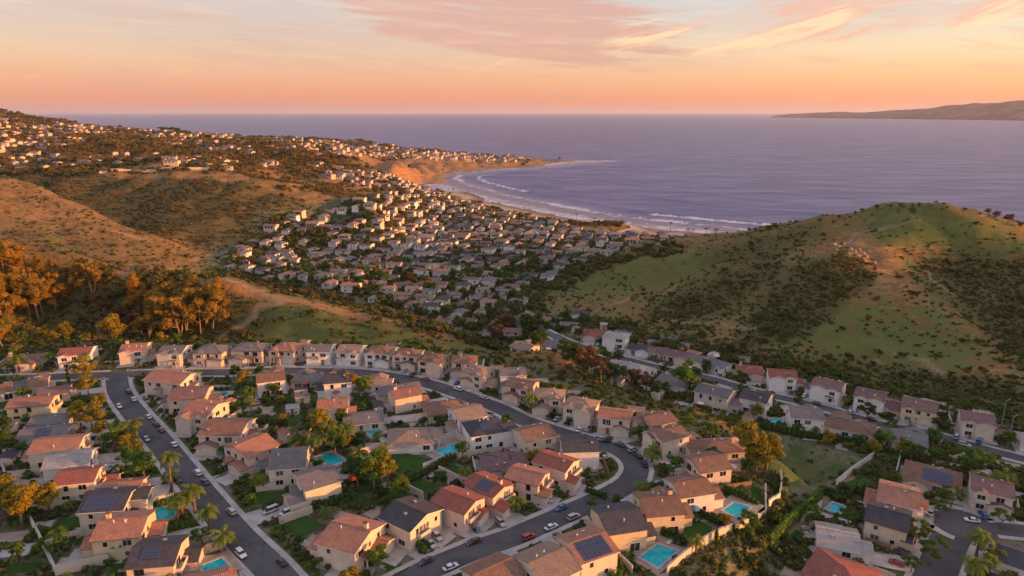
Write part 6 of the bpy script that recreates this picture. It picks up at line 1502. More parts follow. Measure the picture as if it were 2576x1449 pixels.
# ---------------------------------------------------------------- cars
def car_meshes(kind):
    L, Wd, Hh = {'sedan': (4.6, 1.82, 1.42), 'suv': (4.7, 1.92, 1.72), 'van': (5.0, 1.95, 1.95)}[kind]
    st = {'sedan': [(-2.3, .55, .62, .8), (-2.2, .42, .86, .9), (-1.5, .28, .98, .96), (-.9, .24, .98, 1), (.9, .24, .95, 1), (1.6, .26, .88, .97), (2.15, .36, .74, .9), (2.3, .5, .58, .78)],
          'suv': [(-2.35, .55, .8, .82), (-2.28, .38, 1.05, .92), (-1.5, .30, 1.1, .97), (-.9, .3, 1.1, 1), (.9, .3, 1.08, 1), (1.6, .3, 1.02, .97), (2.2, .42, .88, .92), (2.35, .55, .7, .8)],
          'van': [(-2.5, .5, .9, .88), (-2.45, .36, 1.15, .95), (-1.5, .3, 1.15, 1), (-.9, .3, 1.15, 1), (.9, .3, 1.12, 1), (1.8, .3, 1.0, .97), (2.35, .42, .85, .92), (2.5, .55, .65, .8)]}[kind]
    b = MB(); V = []; hw = Wd / 2
    for x, z0, z1, w in st:
        W_ = hw * w; V.extend([(x, -W_ * .92, z0), (x, -W_, z0 + (z1 - z0) * .45), (x, -W_ * .93, z1 - .03), (x, -W_ * .7, z1 + .03), (x, W_ * .7, z1 + .03), (x, W_ * .93, z1 - .03), (x, W_, z0 + (z1 - z0) * .45), (x, W_ * .92, z0)])
    Fs = [(i * 8 + k, i * 8 + (k + 1) % 8, (i + 1) * 8 + (k + 1) % 8, (i + 1) * 8 + k) for i in range(len(st) - 1) for k in range(8)]
    Fs += [tuple(range(8))[::-1], tuple((len(st) - 1) * 8 + k for k in range(8))]; b.shared(V, Fs)
    xs = {'sedan': (-1.75, -.95, .45, 1.2), 'suv': (-2.2, -1.95, .45, 1.15), 'van': (-2.4, -2.25, .9, 1.7)}[kind]; z1 = st[3][2] - .02; tw = hw * .72; bw = hw * .93
    g = MB(); V = [(xs[0], -bw, z1), (xs[3], -bw, z1), (xs[3], bw, z1), (xs[0], bw, z1), (xs[1], -tw, Hh - .05), (xs[2], -tw, Hh - .05), (xs[2], tw, Hh - .05), (xs[1], tw, Hh - .05)]
    g.shared(V, [(0, 1, 5, 4), (1, 2, 6, 5), (2, 3, 7, 6), (3, 0, 4, 7), (4, 5, 6, 7)])
    rf = MB(); rf.shared([(xs[1] - .08, -tw - .03, Hh - .07), (xs[2] + .06, -tw - .03, Hh - .07), (xs[2] + .06, tw + .03, Hh - .07), (xs[1] - .08, tw + .03, Hh - .07), (xs[1] + .1, -tw + .1, Hh), (xs[2] - .1, -tw + .1, Hh), (xs[2] - .1, tw - .1, Hh), (xs[1] + .1, tw - .1, Hh)],
                         [(0, 1, 5, 4), (1, 2, 6, 5), (2, 3, 7, 6), (3, 0, 4, 7), (4, 5, 6, 7), (3, 2, 1, 0)])
    for s_ in (-1, 1):     # door pillars
        for xm in ((xs[1] + xs[2]) / 2,): rf.shared([(xm - .05, s_ * bw * 1.01, z1), (xm + .05, s_ * bw * 1.01, z1), (xm + .05, s_ * (tw + .02), Hh - .05), (xm - .05, s_ * (tw + .02), Hh - .05)], [(0, 1, 2, 3) if s_ < 0 else (3, 2, 1, 0)])
    w = MB(); w.tube([(0, -.11, 0), (0, .11, 0)], [.33, .33], 14); rm = MB(); rm.tube([(0, -.02, 0), (0, .125, 0)], [.2, .2], 10)
    hl = MB(); hl.box(-.06, .06, -.2, .2, -.07, .07)
    return dict(body=b, glass=g, roof=rf, wheel=w.mesh('wheel', M['tyre']), rim=rm.mesh('rim', M['rim']), head=hl.mesh('headlight', M['lamp_clear']), tail=hl.mesh('tail_light', M['lamp_red']), L=L, hw=hw, glassm=g.mesh('windows', M['carglass']))
CM = {k: car_meshes(k) for k in ('sedan', 'suv', 'van')}; BODY = {}
def car(kind, colr, x, y, z, yaw, label, group):
    c = CM[kind]
    if (kind, colr) not in BODY: BODY[(kind, colr)] = (c['body'].mesh('body', M['car_' + colr], True), c['roof'].mesh('roof', M['car_' + colr]))
    root = empty('parked_car' if kind != 'van' else 'parked_van', (x, y, z), yaw, label, {'sedan': 'car', 'suv': 'car', 'van': 'van'}[kind], group); root.scale = (.66, .66, .66)
    bm_, rf = BODY[(kind, colr)]; link('body', bm_, root); link('roof', rf, root); link('windows', c['glassm'], root)
    for sx in (-1.38, 1.42):
        for s_ in (-1, 1): w = link('wheel', c['wheel'], root, (sx, s_ * (c['hw'] - .09), .33), 0 if s_ > 0 else math.pi); link('rim', c['rim'], w)
    for s_ in (-1, 1): link('headlight', c['head'], root, (c['L'] / 2 - .06, s_ * .62, .66)); link('tail_light', c['tail'], root, (-c['L'] / 2 + .06, s_ * .62, .78))
    mark_line([(x, y), (x + .1, y)], 2.2, 8); return root
CARL = [(0, 725, 378, 'suv', 'dark grey', 's', 'dark grey car topmost on the right kerb of west street'), (0, 768, 433, 'sedan', 'white', 's', 'white car second from the top on west street'), (0, 638, 475, 'sedan', 'white', 's', 'white car alone on the left side of west street'), (0, 846, 523, 'sedan', 'white', 's', 'white car with dark windows third down west street'),
  (0, 922, 600, 'sedan', 'bronze', 's', 'bronze car behind the black one on west street'), (0, 955, 635, 'sedan', 'black', 's', 'black car between bronze and white cars on west street'), (0, 1003, 682, 'sedan', 'white', 's', 'white car in front of the black car on west street'), (0, 800, 660, 'sedan', 'silver', 's', 'silver car under the verge trees on west street'),
  (0, 1022, 910, 'suv', 'dark grey', 's', 'dark car beneath the tallest kerb palm'), (0, 1185, 860, 'suv', 'white', 's', 'white car midway down the right kerb of west street'), (0, 1228, 897, 'sedan', 'dark grey', 's', 'small dark car nose to tail with the white one'), (0, 1413, 1075, 'suv', 'silver', 's', 'silver hatchback on lower west street'),
  (0, 1408, 1308, 'suv', 'white', 's', 'white car on the left kerb near the pool'), (1, 205, 1340, 'sedan', 'black', 's', 'black car at the bottom of west street'), (1, 1055, 1232, 'suv', 'silver', 'p', 'silver car on the driveway of the slate-roofed house'), (1, 1118, 1268, 'sedan', 'silver', 'p', 'silver-blue car at the foot of the same driveway'),
  (1, 1275, 1268, 'sedan', 'black', 's', 'black and bronze car on lower loop street'), (1, 985, 1395, 'sedan', 'navy', 's', 'navy car at the bottom of loop street'), (1, 1205, 1420, 'sedan', 'white', 's', 'white car at the bottom edge on loop street'), (1, 1160, 370, 'suv', 'white', 's', 'white car on upper loop street below hillside row'),
  (1, 1112, 345, 'sedan', 'blue', 'p', 'blue-grey car in a driveway on upper loop street'), (1, 1300, 420, 'sedan', 'silver', 's', 'silver car by the kerb on upper loop street'), (1, 985, 322, 'sedan', 'red', 's', 'dark red car at the upper loop bend'), (1, 1378, 1098, 'suv', 'silver', 'p', 'grey car beside the arched porch house'),
  (1, 185, 1092, 'van', 'white', 'p', 'white van in the driveway by lower west street'), (1, 85, 1080, 'van', 'silver', 'p', 'pale van next to the white van'), (1, 940, 268, 'suv', 'dark grey', 'p', 'dark car in hillside row driveway'), (1, 870, 262, 'sedan', 'silver', 'p', 'pale car in hillside row driveway'),
  (2, 513, 673, 'suv', 'silver', 's', 'silver estate car on the outer curve'), (2, 605, 706, 'sedan', 'dark grey', 's', 'dark convertible-like car on the outer curve'), (2, 695, 748, 'sedan', 'black', 's', 'black car at the tightest part of the bend'), (2, 795, 810, 'suv', 'navy', 's', 'navy car facing down the bend'),
  (2, 540, 770, 'sedan', 'silver', 'p', 'silver car beside the navy-roofed corner house'), (2, 418, 583, 'sedan', 'white', 'p', 'white car in a driveway on the outer curve'), (2, 530, 620, 'suv', 'black', 'p', 'black car with red tail beside the beige house'), (2, 265, 542, 'sedan', 'silver', 'p', 'pale car in front of the large cream house'),
  (2, 232, 1055, 'sedan', 'blue', 's', 'blue car on the left kerb of lower loop street'), (2, 252, 1155, 'sedan', 'white', 's', 'white car on the near kerb of lower loop street'), (2, 373, 1108, 'suv', 'silver', 's', 'silver-blue car ahead of the white car'), (2, 130, 1235, 'suv', 'red', 's', 'red car on the near kerb of lower loop street'),
  (2, 255, 1215, 'sedan', 'dark grey', 'p', 'dark car in the drive behind the white car'), (2, 745, 715, 'suv', 'silver', 'p', 'silver-blue car among the orange shrubs'), (2, 205, 1012, 'sedan', 'silver', 'p', 'silver car in the inner loop driveway'), (2, 1048, 262, 'suv', 'white', 'p', 'white car under the green hill'),
  (3, 210, 416, 'sedan', 'white', 'p', 'white car by the plum-roofed tower house'), (3, 515, 490, 'sedan', 'silver', 's', 'silver car on canyon street below the long balcony'), (3, 585, 520, 'sedan', 'black', 's', 'black car behind the silver one on canyon street'), (3, 740, 548, 'suv', 'navy', 'p', 'navy car before the bay-windowed house'),
  (3, 822, 568, 'sedan', 'bronze', 's', 'brownish car on canyon street'), (3, 1105, 718, 'suv', 'silver', 's', 'silver car on canyon street near right edge'), (3, 1100, 638, 'van', 'silver', 'p', 'pale van in the red gable house drive'), (3, 1138, 1102, 'sedan', 'white', 's', 'white car parked on the cul-de-sac'),
  (3, 912, 1088, 'van', 'white', 'p', 'white pickup-like van beside the cul-de-sac'), (3, 1222, 1064, 'suv', 'blue', 'p', 'bright blue car in the plum-roofed house drive'), (3, 815, 1345, 'suv', 'black', 'p', 'black car under the light green trees'), (3, 20, 370, 'sedan', 'white', 'p', 'white car at the foot of the green hill'),
  (3, 300, 445, 'sedan', 'dark grey', 's', 'dark car on canyon street by the tower house'), (3, 1228, 650, 'van', 'blue', 'p', 'blue pickup-like van in the right drive'), (3, 790, 1400, 'sedan', 'red', 'p', 'red car at the bottom right trees'), (3, 1330, 1290, 'sedan', 'navy', 'p', 'navy car in the bottom right driveway'), (3, 1300, 1340, 'suv', 'silver', 'p', 'silver car in the bottom right driveway')]
placed = []
for k, a, b, kind, colr, mode, lab in CARL:
    zz = Z2 if k == 3 or (k == 2 and b < 420 and a > 560) else Z1; p = at_z(*crop(k, a, b), zz); x, y = p[0], p[1]
    d, q, ang, nm, hw = nearest_street(x, y)
    if mode == 's':
        s_ = 1 if (-(math.sin(ang)) * (x - q[0]) + math.cos(ang) * (y - q[1])) > 0 else -1
        if d > 0.3 * hw: off = hw - .85
        else: off = d
        off = max(off, hw - .85); x, y = q[0] - math.sin(ang) * off * s_, q[1] + math.cos(ang) * off * s_; yaw = ang + (math.pi if s_ > 0 else 0); z = zz + .04
    else:
        yaw = ang + math.pi / 2; 
        if d < hw + 2.2: n_ = ((x - q[0]) / max(d, .1), (y - q[1]) / max(d, .1)); x, y = q[0] + n_[0] * (hw + 3.0), q[1] + n_[1] * (hw + 3.0)
        z = h1(x, y) + .17
        if occ_at(x, y) == 2:     # slide out of the house towards the street
            for t in range(20):
                x += (q[0] - x) * .06; y += (q[1] - y) * .06
                if all(occ_at(x + math.cos(yaw) * s * 2.2, y + math.sin(yaw) * s * 2.2) != 2 for s in (-1, 1)): break
    for t in range(12):
        hit = [c for c in placed if math.hypot(c[0] - x, c[1] - y) < (3.8 if mode == 's' else 2.2)]
        if not hit: break
        x += math.cos(ang) * .9; y += math.sin(ang) * .9
    placed.append((x, y)); car(kind, colr, x, y, z, yaw, lab, 'cars parked in the near neighbourhood')

RWD = {'terracotta': 'orange-roofed', 'brown': 'brown-roofed', 'grey': 'grey-roofed', 'tan': 'tan-roofed', 'slate': 'slate-roofed', 'pale': 'pale-roofed'}
# ---------------------------------------------------------------- yard furniture
def umbrella(x, y, z, lab, m):
    root = empty('patio_umbrella', (x, y, z), 0, lab, 'umbrella', 'patio umbrellas'); p = MB(); p.tube([(0, 0, 0), (0, 0, 2.5)], [.04, .03], 6); link('pole', p.mesh('pole', M['metal']), root)
    c = MB(); n = 8
    for i in range(n):
        a, b = i * 2 * math.pi / n, (i + 1) * 2 * math.pi / n; c.face([(1.15 * math.cos(a), 1.15 * math.sin(a), 2.15), (1.15 * math.cos(b), 1.15 * math.sin(b), 2.15), (0, 0, 2.7)]); c.face([(1.15 * math.cos(a), 1.15 * math.sin(a), 2.0), (1.15 * math.cos(b), 1.15 * math.sin(b), 2.0), (1.15 * math.cos(b), 1.15 * math.sin(b), 2.15), (1.15 * math.cos(a), 1.15 * math.sin(a), 2.15)])
    link('canopy', c.mesh('canopy', m), root)
M['cloth_blue'] = m_simple('blue_canvas', (0.08, 0.20, 0.32), .8); M['cloth_cream'] = m_simple('cream_canvas', (0.6, 0.55, 0.45), .8); M['cloth_red'] = m_simple('red_canvas', (0.35, 0.07, 0.05), .8); M['plastic_grey'] = m_simple('grey_plastic', (0.2, 0.21, 0.22), .6)
tb_ = MB(); tb_.box(-.8, .8, -.45, .45, .70, .75); TABLE = tb_.mesh('table_top', M['wood']); lg = MB(); lg.box(-.04, .04, -.04, .04, 0, .7); LEG = lg.mesh('leg', M['wood'])
lo = MB(); lo.box(-.35, .35, -.95, .45, .28, .36); LSEAT = lo.mesh('seat', M['cloth_cream']); lb = MB(); lb.box(-.35, .35, 0, .7, 0, .08); LBACK = lb.mesh('backrest', M['cloth_cream'])
bn = MB(); bn.box(-.3, .3, -.35, .35, 0, 1.0); BIN = bn.mesh('bin_body', M['plastic_grey']); bl = MB(); bl.box(-.33, .33, -.38, .38, 1.0, 1.08); BLID = bl.mesh('lid', M['cloth_blue'])
rs_ = random.Random(71); ns_ = 0
def shed(x, y, z, yaw, w, d_, h, roofk, wallm, lab):
    root = empty('garden_shed', (x, y, z), yaw, lab, 'shed', 'garden sheds'); w_ = MB(); wall_block(w_, -w / 2, w / 2, -d_ / 2, d_ / 2, h, d_ * .14, 'x', -.4); link('walls', w_.mesh('walls', wallm), root)
    r_ = MB(); gable_roof(r_, w, d_, h, d_ * .14, over=.25, th=.08, endover=.2); link('roof', r_.mesh('roof', [M['roof_' + roofk], M['trim'], M['roof_' + roofk]]), root)
    b_ = MB(); b_.box(-.4, .4, -d_ / 2 - .04, -d_ / 2 + .01, 0, 1.8); link('door', b_.mesh('door', M['wood']), root)
for t_ in range(9000):
    if ns_ >= 46: break
    x, y, lab, yaw, L, S, front, z = rs_.choice(REFS); a = rs_.uniform(0, 6.28); q = (x + math.cos(a) * rs_.uniform(8, 15), y + math.sin(a) * rs_.uniform(8, 15)); w, dd_ = rs_.uniform(2.6, 4.6), rs_.uniform(2.2, 3.4)
    P = rect_poly(q[0], q[1], yaw, w / 2 + .5, dd_ / 2 + .5)
    if any(occ_at(*p) not in (0, 4) for p in P) or occ_at(*q) not in (0, 4) or any(abs(h1(*p) - z) > .15 for p in P): continue
    side, ref, _d = near_ref(*q); rk_ = rs_.choice(('terracotta', 'brown', 'grey', 'tan', 'slate', 'pale')); wk_ = rs_.choice(('cream', 'beige', 'white', 'peach'))
    shed(q[0], q[1], z, yaw + rs_.choice((0, math.pi / 2)), w, dd_, rs_.uniform(1.9, 2.3), rk_, M['wall_' + wk_], f'small {RWD[rk_]} {wk_} shed {side} {ref}'); mark_poly(P, 2); ns_ += 1
# street trees of the canyon street
cpts = ST['canyon street'][0]; nrm_ = normals(cpts)
for i in range(6, len(cpts) - 4, 4):
    for s_ in (-1, 1):
        o_ = s_ * (ST['canyon street'][1] + SW + 1.3 + rs_.uniform(0, .8)); x, y = cpts[i][0] + nrm_[i][0] * o_, cpts[i][1] + nrm_[i][1] * o_
        if occ_at(x, y) in (2, 3, 5, 8) or rs_.random() < .25 or abs(h1(x, y) - Z2) > 1.5: continue
        side, ref, d = near_ref(x, y); kind = rs_.choice(('round', 'dark', 'dark', 'airy', 'round')); wd = {'round': 'rounded green', 'dark': 'dark green', 'airy': 'open green'}[kind]
        lab, grp = uniq_label(f'{wd} kerb tree {side} {ref}', f'{wd} kerb trees {side} {ref}'); plant(kind, x, y, rs_.uniform(.5, .85), lab, grp, None, 1.15, i, 'street_tree'); mark_line([(x, y), (x + .1, y)], 1.2, 7)
kk = 0; rf_ = random.Random(31)
for x, y, lab, yaw, L, S, front, z in REFS:
    if abs(z - h1(x, y)) > 1: continue
    ref = ' '.join(lab.split()[:9]); c, s = math.cos(yaw), math.sin(yaw)
    for item in ('table', 'lounger', 'bin'):
        for t in range(12):
            side = rf_.choice((-1, 1)); a = rf_.uniform(-.4, .4) * (S if front[0] else L); o = ((L if front[0] else S) / 2 + rf_.uniform(1.4, 3.2)) * (-1 if item != 'bin' else 1)
            q = (front[0] * o, a) if front[0] else (a, front[1] * o); px, py = x + q[0] * c - q[1] * s, y + q[0] * s + q[1] * c
            if occ_at(px, py) == 0 and abs(h1(px, py) - z) < .2: break
        else: continue
        kk += 1; pz = h1(px, py) + .08
        if item == 'table':
            root = empty('patio_table', (px, py, pz), yaw, f'wooden patio table at {ref}', 'table', 'patio tables'); link('table_top', TABLE, root)
            for sx in (-.7, .7):
                for sy in (-.35, .35): link('leg', LEG, root, (sx, sy, 0))
            if kk % 3 == 0: umbrella(px + .1, py + 1.1, pz, f'canvas patio umbrella at {ref}', M[rf_.choice(('cloth_blue', 'cloth_cream', 'cloth_red'))])
        elif item == 'lounger':
            root = empty('sun_lounger', (px, py, pz), yaw + rf_.uniform(-1, 1), f'cream sun lounger at {ref}', 'sun lounger', 'sun loungers in the yards'); link('seat', LSEAT, root); b = link('backrest', LBACK, root, (0, .45, .3)); b.rotation_euler = (R(50), 0, 0)
        else:
            root = empty('wheelie_bin', (px, py, pz), yaw, f'grey wheelie bin with blue lid at {ref}', 'bin', 'wheelie bins'); link('body', BIN, root); link('lid', BLID, root)
# two light poles by canyon street
for i, (a, b, lab) in enumerate([(1355, 600, 'tall light pole left of the pair beside canyon street'), (1395, 700, 'tall light pole nearer the right edge')]):
    p = at_z(*crop(3, a, b), Z2); root = empty('street_lamp', (p[0], p[1], h1(p[0], p[1])), 0.5, lab, 'street lamp', 'street lamps'); m_ = MB(); m_.tube([(0, 0, -.5), (0, 0, 8.2), (.3, 0, 8.8), (1.6, 0, 9.0)], [.11, .07, .06, .05], 7); link('pole', m_.mesh('pole', M['metal']), root); h_ = MB(); h_.box(1.3, 2.0, -.14, .14, 8.88, 9.02); link('lamp_head', h_.mesh('lamp_head', M['plastic_grey']), root)
# boulders on the right spur
BW = ['large pale', 'rounded pale', 'narrow pale', 'broad-based pale', 'upright pale', 'cracked tan', 'largest tan', 'low tan', 'rightmost small', 'upper small', 'middle small', '', 'tiny']
for i, (u, v, s_) in enumerate([(2098, 618, 2.4), (2110, 622, 2.0), (2122, 616, 1.6), (2140, 628, 2.2), (2150, 634, 1.8), (2162, 630, 2.0), (2170, 640, 2.4), (2158, 646, 1.7), (2180, 648, 1.6), (2186, 636, 1.5), (2135, 640, 1.5), (2200, 665, 2.0), (2105, 630, 1.3)]):
    g = on_ground(u, v); V = []; nr = np.random.RandomState(i); n1, n2 = 8, 5
    for a in range(n2 + 1):
        for b in range(n1): t = math.pi * a / n2; p = 2 * math.pi * b / n1; q = s_ * .5 * (.75 + .45 * nr.rand()); V.append((q * math.sin(t) * math.cos(p), q * math.sin(t) * math.sin(p), q * .8 * math.cos(t)))
    Fq = [(a * n1 + b, (a + 1) * n1 + b, (a + 1) * n1 + (b + 1) % n1, a * n1 + (b + 1) % n1) for a in range(n2) for b in range(n1)]
    o = link('boulder', np_mesh('boulder', np.array(V), np.array(Fq), M['rock']), None, (g[0], g[1], g[2] + s_ * .15)); tag(o, [f'{BW[i]} boulder in the outcrop beside the orange-lit patch', f'{BW[i]} boulder at the left end of the spur outcrop'][u < 2130] if i != 11 else 'single white boulder below the spur outcrop', 'boulder', ['boulders beside the lit patch', 'boulders at the left of the outcrop'][u < 2130] if i != 11 else None)
# ---------------------------------------------------------------- the valley town
rt = random.Random(5); rows = []
TP = np.array(TOWN); tx0, ty0, tx1, ty1 = TP[:, 0].min(), TP[:, 1].min(), TP[:, 0].max(), TP[:, 1].max()
town_all = []; A0 = R(-14); ca, sa = math.cos(A0), math.sin(A0)
row = 0
for rr in np.arange(-400, 900, 12.6):
    row_pts = []
    for qq in np.arange(-700, 700, 11.8):
        x = qq * ca - rr * sa + rt.uniform(-1.8, 1.8) + 6 * math.sin(rr / 60); y = qq * sa + rr * ca + rt.uniform(-2, 2)
        if not inside(np.array([x]), np.array([y]), TOWN)[0]: continue
        z = h1(x, y)
        if z < 3.4: continue
        if any(math.hypot(x - a[0], y - a[1]) < 14 for a in REFS): continue
        d, q, ang, nm, hw = nearest_street(x, y)
        if d < 13: continue
        if rt.random() < .14: continue
        row_pts.append((x, y, z))
    if row_pts: rows.append(row_pts)
ORD_ = ['first', 'second', 'third', 'fourth', 'fifth', 'sixth', 'seventh', 'eighth', 'ninth', 'tenth', 'eleventh', 'twelfth', 'thirteenth', 'fourteenth', 'fifteenth', 'sixteenth', 'seventeenth', 'eighteenth', 'nineteenth', 'twentieth']
_o = ['', 'twenty-', 'thirty-', 'forty-', 'fifty-']
ORD = ORD_ + [a + b for a in ('twenty-', 'thirty-', 'forty-', 'fifty-') for b in ORD_[:9]] + ['sixtieth'] * 60
allp = [(x, y, z, ri, ci) for ri, rp_ in enumerate(rows) for ci, (x, y, z) in enumerate(rp_)]
def visible(x, y, z):
    L = math.sqrt(x * x + y * y); t = np.linspace(.15, .985, 60); zz = CAM_Z + (z - CAM_Z) * t; return bool(np.all(height(x * t, y * t) < zz + .5))
vis = [p for p in allp if -80 < pixel(p[0], p[1], p[2])[0] < 2650 and visible(p[0], p[1], p[2] + 5)]
vis.sort(key=lambda p: p[0] ** 2 + p[1] ** 2)
NT = 195
tk = random.Random(8); WK = ['white', 'white', 'grey', 'sand', 'peach', 'white', 'cream', 'grey']; RK = ['brown', 'grey', 'tan', 'plum', 'slate', 'terracotta', 'grey', 'grey', 'plum', 'slate']
RW = {'brown': 'brown-roofed', 'grey': 'grey-roofed', 'tan': 'tan-roofed', 'plum': 'plum-roofed', 'slate': 'slate-roofed', 'terracotta': 'orange-roofed', 'pale': 'pale-roofed', 'red': 'red-roofed'}
mass = []
print('town', len(allp), len(vis))
for n_, (x, y, z, ri, ci) in enumerate(vis):
    roof = tk.choice(RK); wall = tk.choice(WK); L = tk.uniform(6.8, 9.8); S = tk.uniform(5.2, 6.8); st = tk.choice((1, 1, 1, 2, 2)); yaw = A0 + tk.choice((0, 0, math.pi / 2)) + tk.uniform(-.12, .12)
    if abs(math.sin(yaw - A0)) > .7: L = min(L, 9.0)
    typ = 'h' if tk.random() < .5 else 'g'
    if n_ < NT:
        lab = f'{RW[roof]} {wall} valley town house, {ORD[min(ci, 50)]} from the west in the {ORD[min(ri, 50)]} row seaward'
        fr = (0, -1) if tk.random() < .6 else (0, 1)
        build_house(x, y, z, yaw, L, S, st, typ, roof, wall, tk.choice(('n', 'wn', 'xn', 'nw', 'nc')), lab, 'houses of the valley town', 1, n_ + 900, fr)
    else: mass.append((x, y, z, yaw, L, S, st, typ, roof, wall))
for x, y, z, ri, ci in allp:
    pass
# far houses: terraces and the coast slope, past the count that can be picked apart
rf2 = random.Random(77); fx_ = []
def far_fill(n, poly, dmin, sc, lo, hi, acc):
    k = 0; t = 0
    while k < n and t < n * 60:
        t += 1; u = rf2.uniform(-60, 1460); v = rf2.uniform(lo, hi)
        if not inside(np.array([u]), np.array([v]), poly)[0]: continue
        g = on_ground(u, v)
        if not g or g[1] < dmin or g[2] < 6: continue
        if fbm(np.array([g[0] / 90]), np.array([g[1] / 90]), 2, 8)[0] < acc: continue
        if any((g[0] - a[0]) ** 2 + (g[1] - a[1]) ** 2 < (8 * sc) ** 2 for a in fx_[-400:]): continue
        fx_.append((g[0], g[1])); k += 1
        mass.append((g[0], g[1], g[2], R(-14) + rf2.uniform(-.5, .5), rf2.uniform(7, 13) * sc, rf2.uniform(5, 8) * sc, rf2.choice((1, 1, 1, 2)) * .85, rf2.choice('gh'), rf2.choice(RK), rf2.choice(('peach', 'rose', 'beige', 'grey', 'rose', 'sand'))))
far_fill(130, [(-60, 440), (200, 430), (560, 425), (700, 415), (900, 440), (960, 400), (700, 362), (-60, 340)], 640, 1.0, 335, 445, .40)
far_fill(520, [(-60, 370), (300, 375), (700, 400), (900, 400), (1450, 408), (1250, 388), (1000, 368), (700, 347), (200, 318), (-60, 290)], 900, 1.0, 285, 410, .36)
far_fill(150, [(880, 372), (1100, 384), (1420, 404), (1400, 409), (1150, 402), (900, 390)], 1000, 1.0, 370, 410, .2)
far_fill(70, [(800, 440), (950, 430), (1040, 470), (1080, 500), (980, 500), (900, 470)], 600, 1.0, 425, 505, .3)
WKS = list(WALLS); RKS = list(ROOFS)
def mass_mesh(items, name):
    mb = MB()
    for x, y, z, yaw, L, S, st, typ, roof, wall in items:
        H = 2.2 * st; rise = S / 2 * .36; c, s = math.cos(yaw), math.sin(yaw); wi = WKS.index(wall); ri = len(WKS) + RKS.index(roof)
        T = lambda p: (x + p[0] * c - p[1] * s, y + p[0] * s + p[1] * c, z + p[2])
        def fc(pts, mi, uv=None): mb.face([T(p) for p in pts], mi, uv or [(p[0], p[1]) for p in pts])
        a, b = L / 2, S / 2
        for q in ([(-a, -b), (a, -b)], [(a, -b), (a, b)], [(a, b), (-a, b)], [(-a, b), (-a, -b)]): fc([(*q[0], -2.5), (*q[1], -2.5), (*q[1], H), (*q[0], H)], wi)
        e = .5; hx, hy = a + e, b + e; rx = hx - (hy if typ == 'h' else 0)
        for t in (1, -1):
            q = [(-hx, -t * -hy, H - .15), (hx, t * hy, H - .15), (rx, 0, H + rise), (-rx, 0, H + rise)]; fc(q if t < 0 else q[::-1], ri)
            q = [(t * hx, -hy, H - .15), (t * hx, hy, H - .15), (t * rx, 0, H + rise)]; fc(q if t > 0 else q[::-1], ri if typ == 'h' else wi)
        if y < 950:
            n = len(WKS) + len(RKS)
            for k in range(3):
                xa = -a + 1.2 + k * (L - 2.4) / 3
                for sgn in (-1, 1): fc([(xa, sgn * (b + .04), H - 1.9), (xa + 1.6, sgn * (b + .04), H - 1.9), (xa + 1.6, sgn * (b + .04), H - .7), (xa, sgn * (b + .04), H - .7)][::-sgn or 1], n)
    return mb.mesh(name, [M['wall_' + k] for k in WKS] + [M['roof_' + k] for k in RKS] + [M['glass']])
if mass: tag(link('distant_houses', mass_mesh(mass, 'distant_houses')), 'many small distant houses on the coastal slopes and beach front', 'houses', None, 'stuff')
# white-walled terraces on the bluff edge
wall_pts = [on_ground(u, v) for u, v in ((250, 438), (330, 434), (400, 430), (460, 428), (530, 428))]
wall_along([(p[0], p[1]) for p in wall_pts if p], 2.2, .3, M['wall_cream'], 'bluff_wall', 'long sunlit cream wall along the top of the brushy hill', 'wall', None, True)

# town trees, the larger ones singly
tt = 0; tset = []; far_pts = []
rk = random.Random(12); HP = [(p[0], p[1]) for p in vis]
hg = {}
for a, b in HP: hg.setdefault((int(a // 12), int(b // 12)), []).append((a, b))
def near_house(x, y, d):
    i, j = int(x // 12), int(y // 12); return any((x - a) ** 2 + (y - b) ** 2 < d * d for p in (-1, 0, 1) for q in (-1, 0, 1) for a, b in hg.get((i + p, j + q), ()))
for i in range(30000):
    x = rk.uniform(tx0, tx1); y = rk.uniform(ty0, ty1)
    if not inside(np.array([x]), np.array([y]), TOWN)[0]: continue
    if near_house(x, y, 4.4) or occ_at(x, y): continue
    z = h1(x, y)
    if z < 2.6: continue
    u, v = pixel(x, y, z)
    if not (-50 < u < 2620): continue
    if y < 430 and tt < 170 and visible(x, y, z + 4) and all((x - a) ** 2 + (y - b) ** 2 > 22 for a, b in tset):
        b_ = min(vis[:NT], key=lambda p: (p[0] - x) ** 2 + (p[1] - y) ** 2); kind = rk.choices(('dark', 'round', 'airy', 'yellow', 'rust'), (6, 4, 1, 1 if x < -40 else .3, .6))[0]
        word = {'round': 'green tree', 'yellow': 'golden tree', 'airy': 'open green tree', 'dark': 'dark tree', 'rust': 'brown tree'}[kind]; side = ('right of' if x > b_[0] else 'left of') if abs(x - b_[0]) > abs(y - b_[1]) else ('behind' if y > b_[1] else 'before')
        lab, grp = uniq_label(f'{word} {side} the {ORD[min(b_[4], 50)]} house from the west, {ORD[min(b_[3], 50)]} row', 'trees of the valley town')
        plant(kind, x, y, rk.uniform(.6, 1.05), lab, grp + f' {side} house {ORD[min(b_[4], 50)]} of row {ORD[min(b_[3], 50)]}, {word}', z, 1.1, i, 'town_tree'); tset.append((x, y)); tt += 1
    else: far_pts.append((x, y, z, rk.uniform(1.8, 3.6) if rk.random() < .45 else rk.uniform(.9, 1.8), rk.choice((0, 1, 2)), rk.choice((0, 0, .15, .4)), rk.uniform(.1, .8)))
print('town trees', tt, len(far_pts))

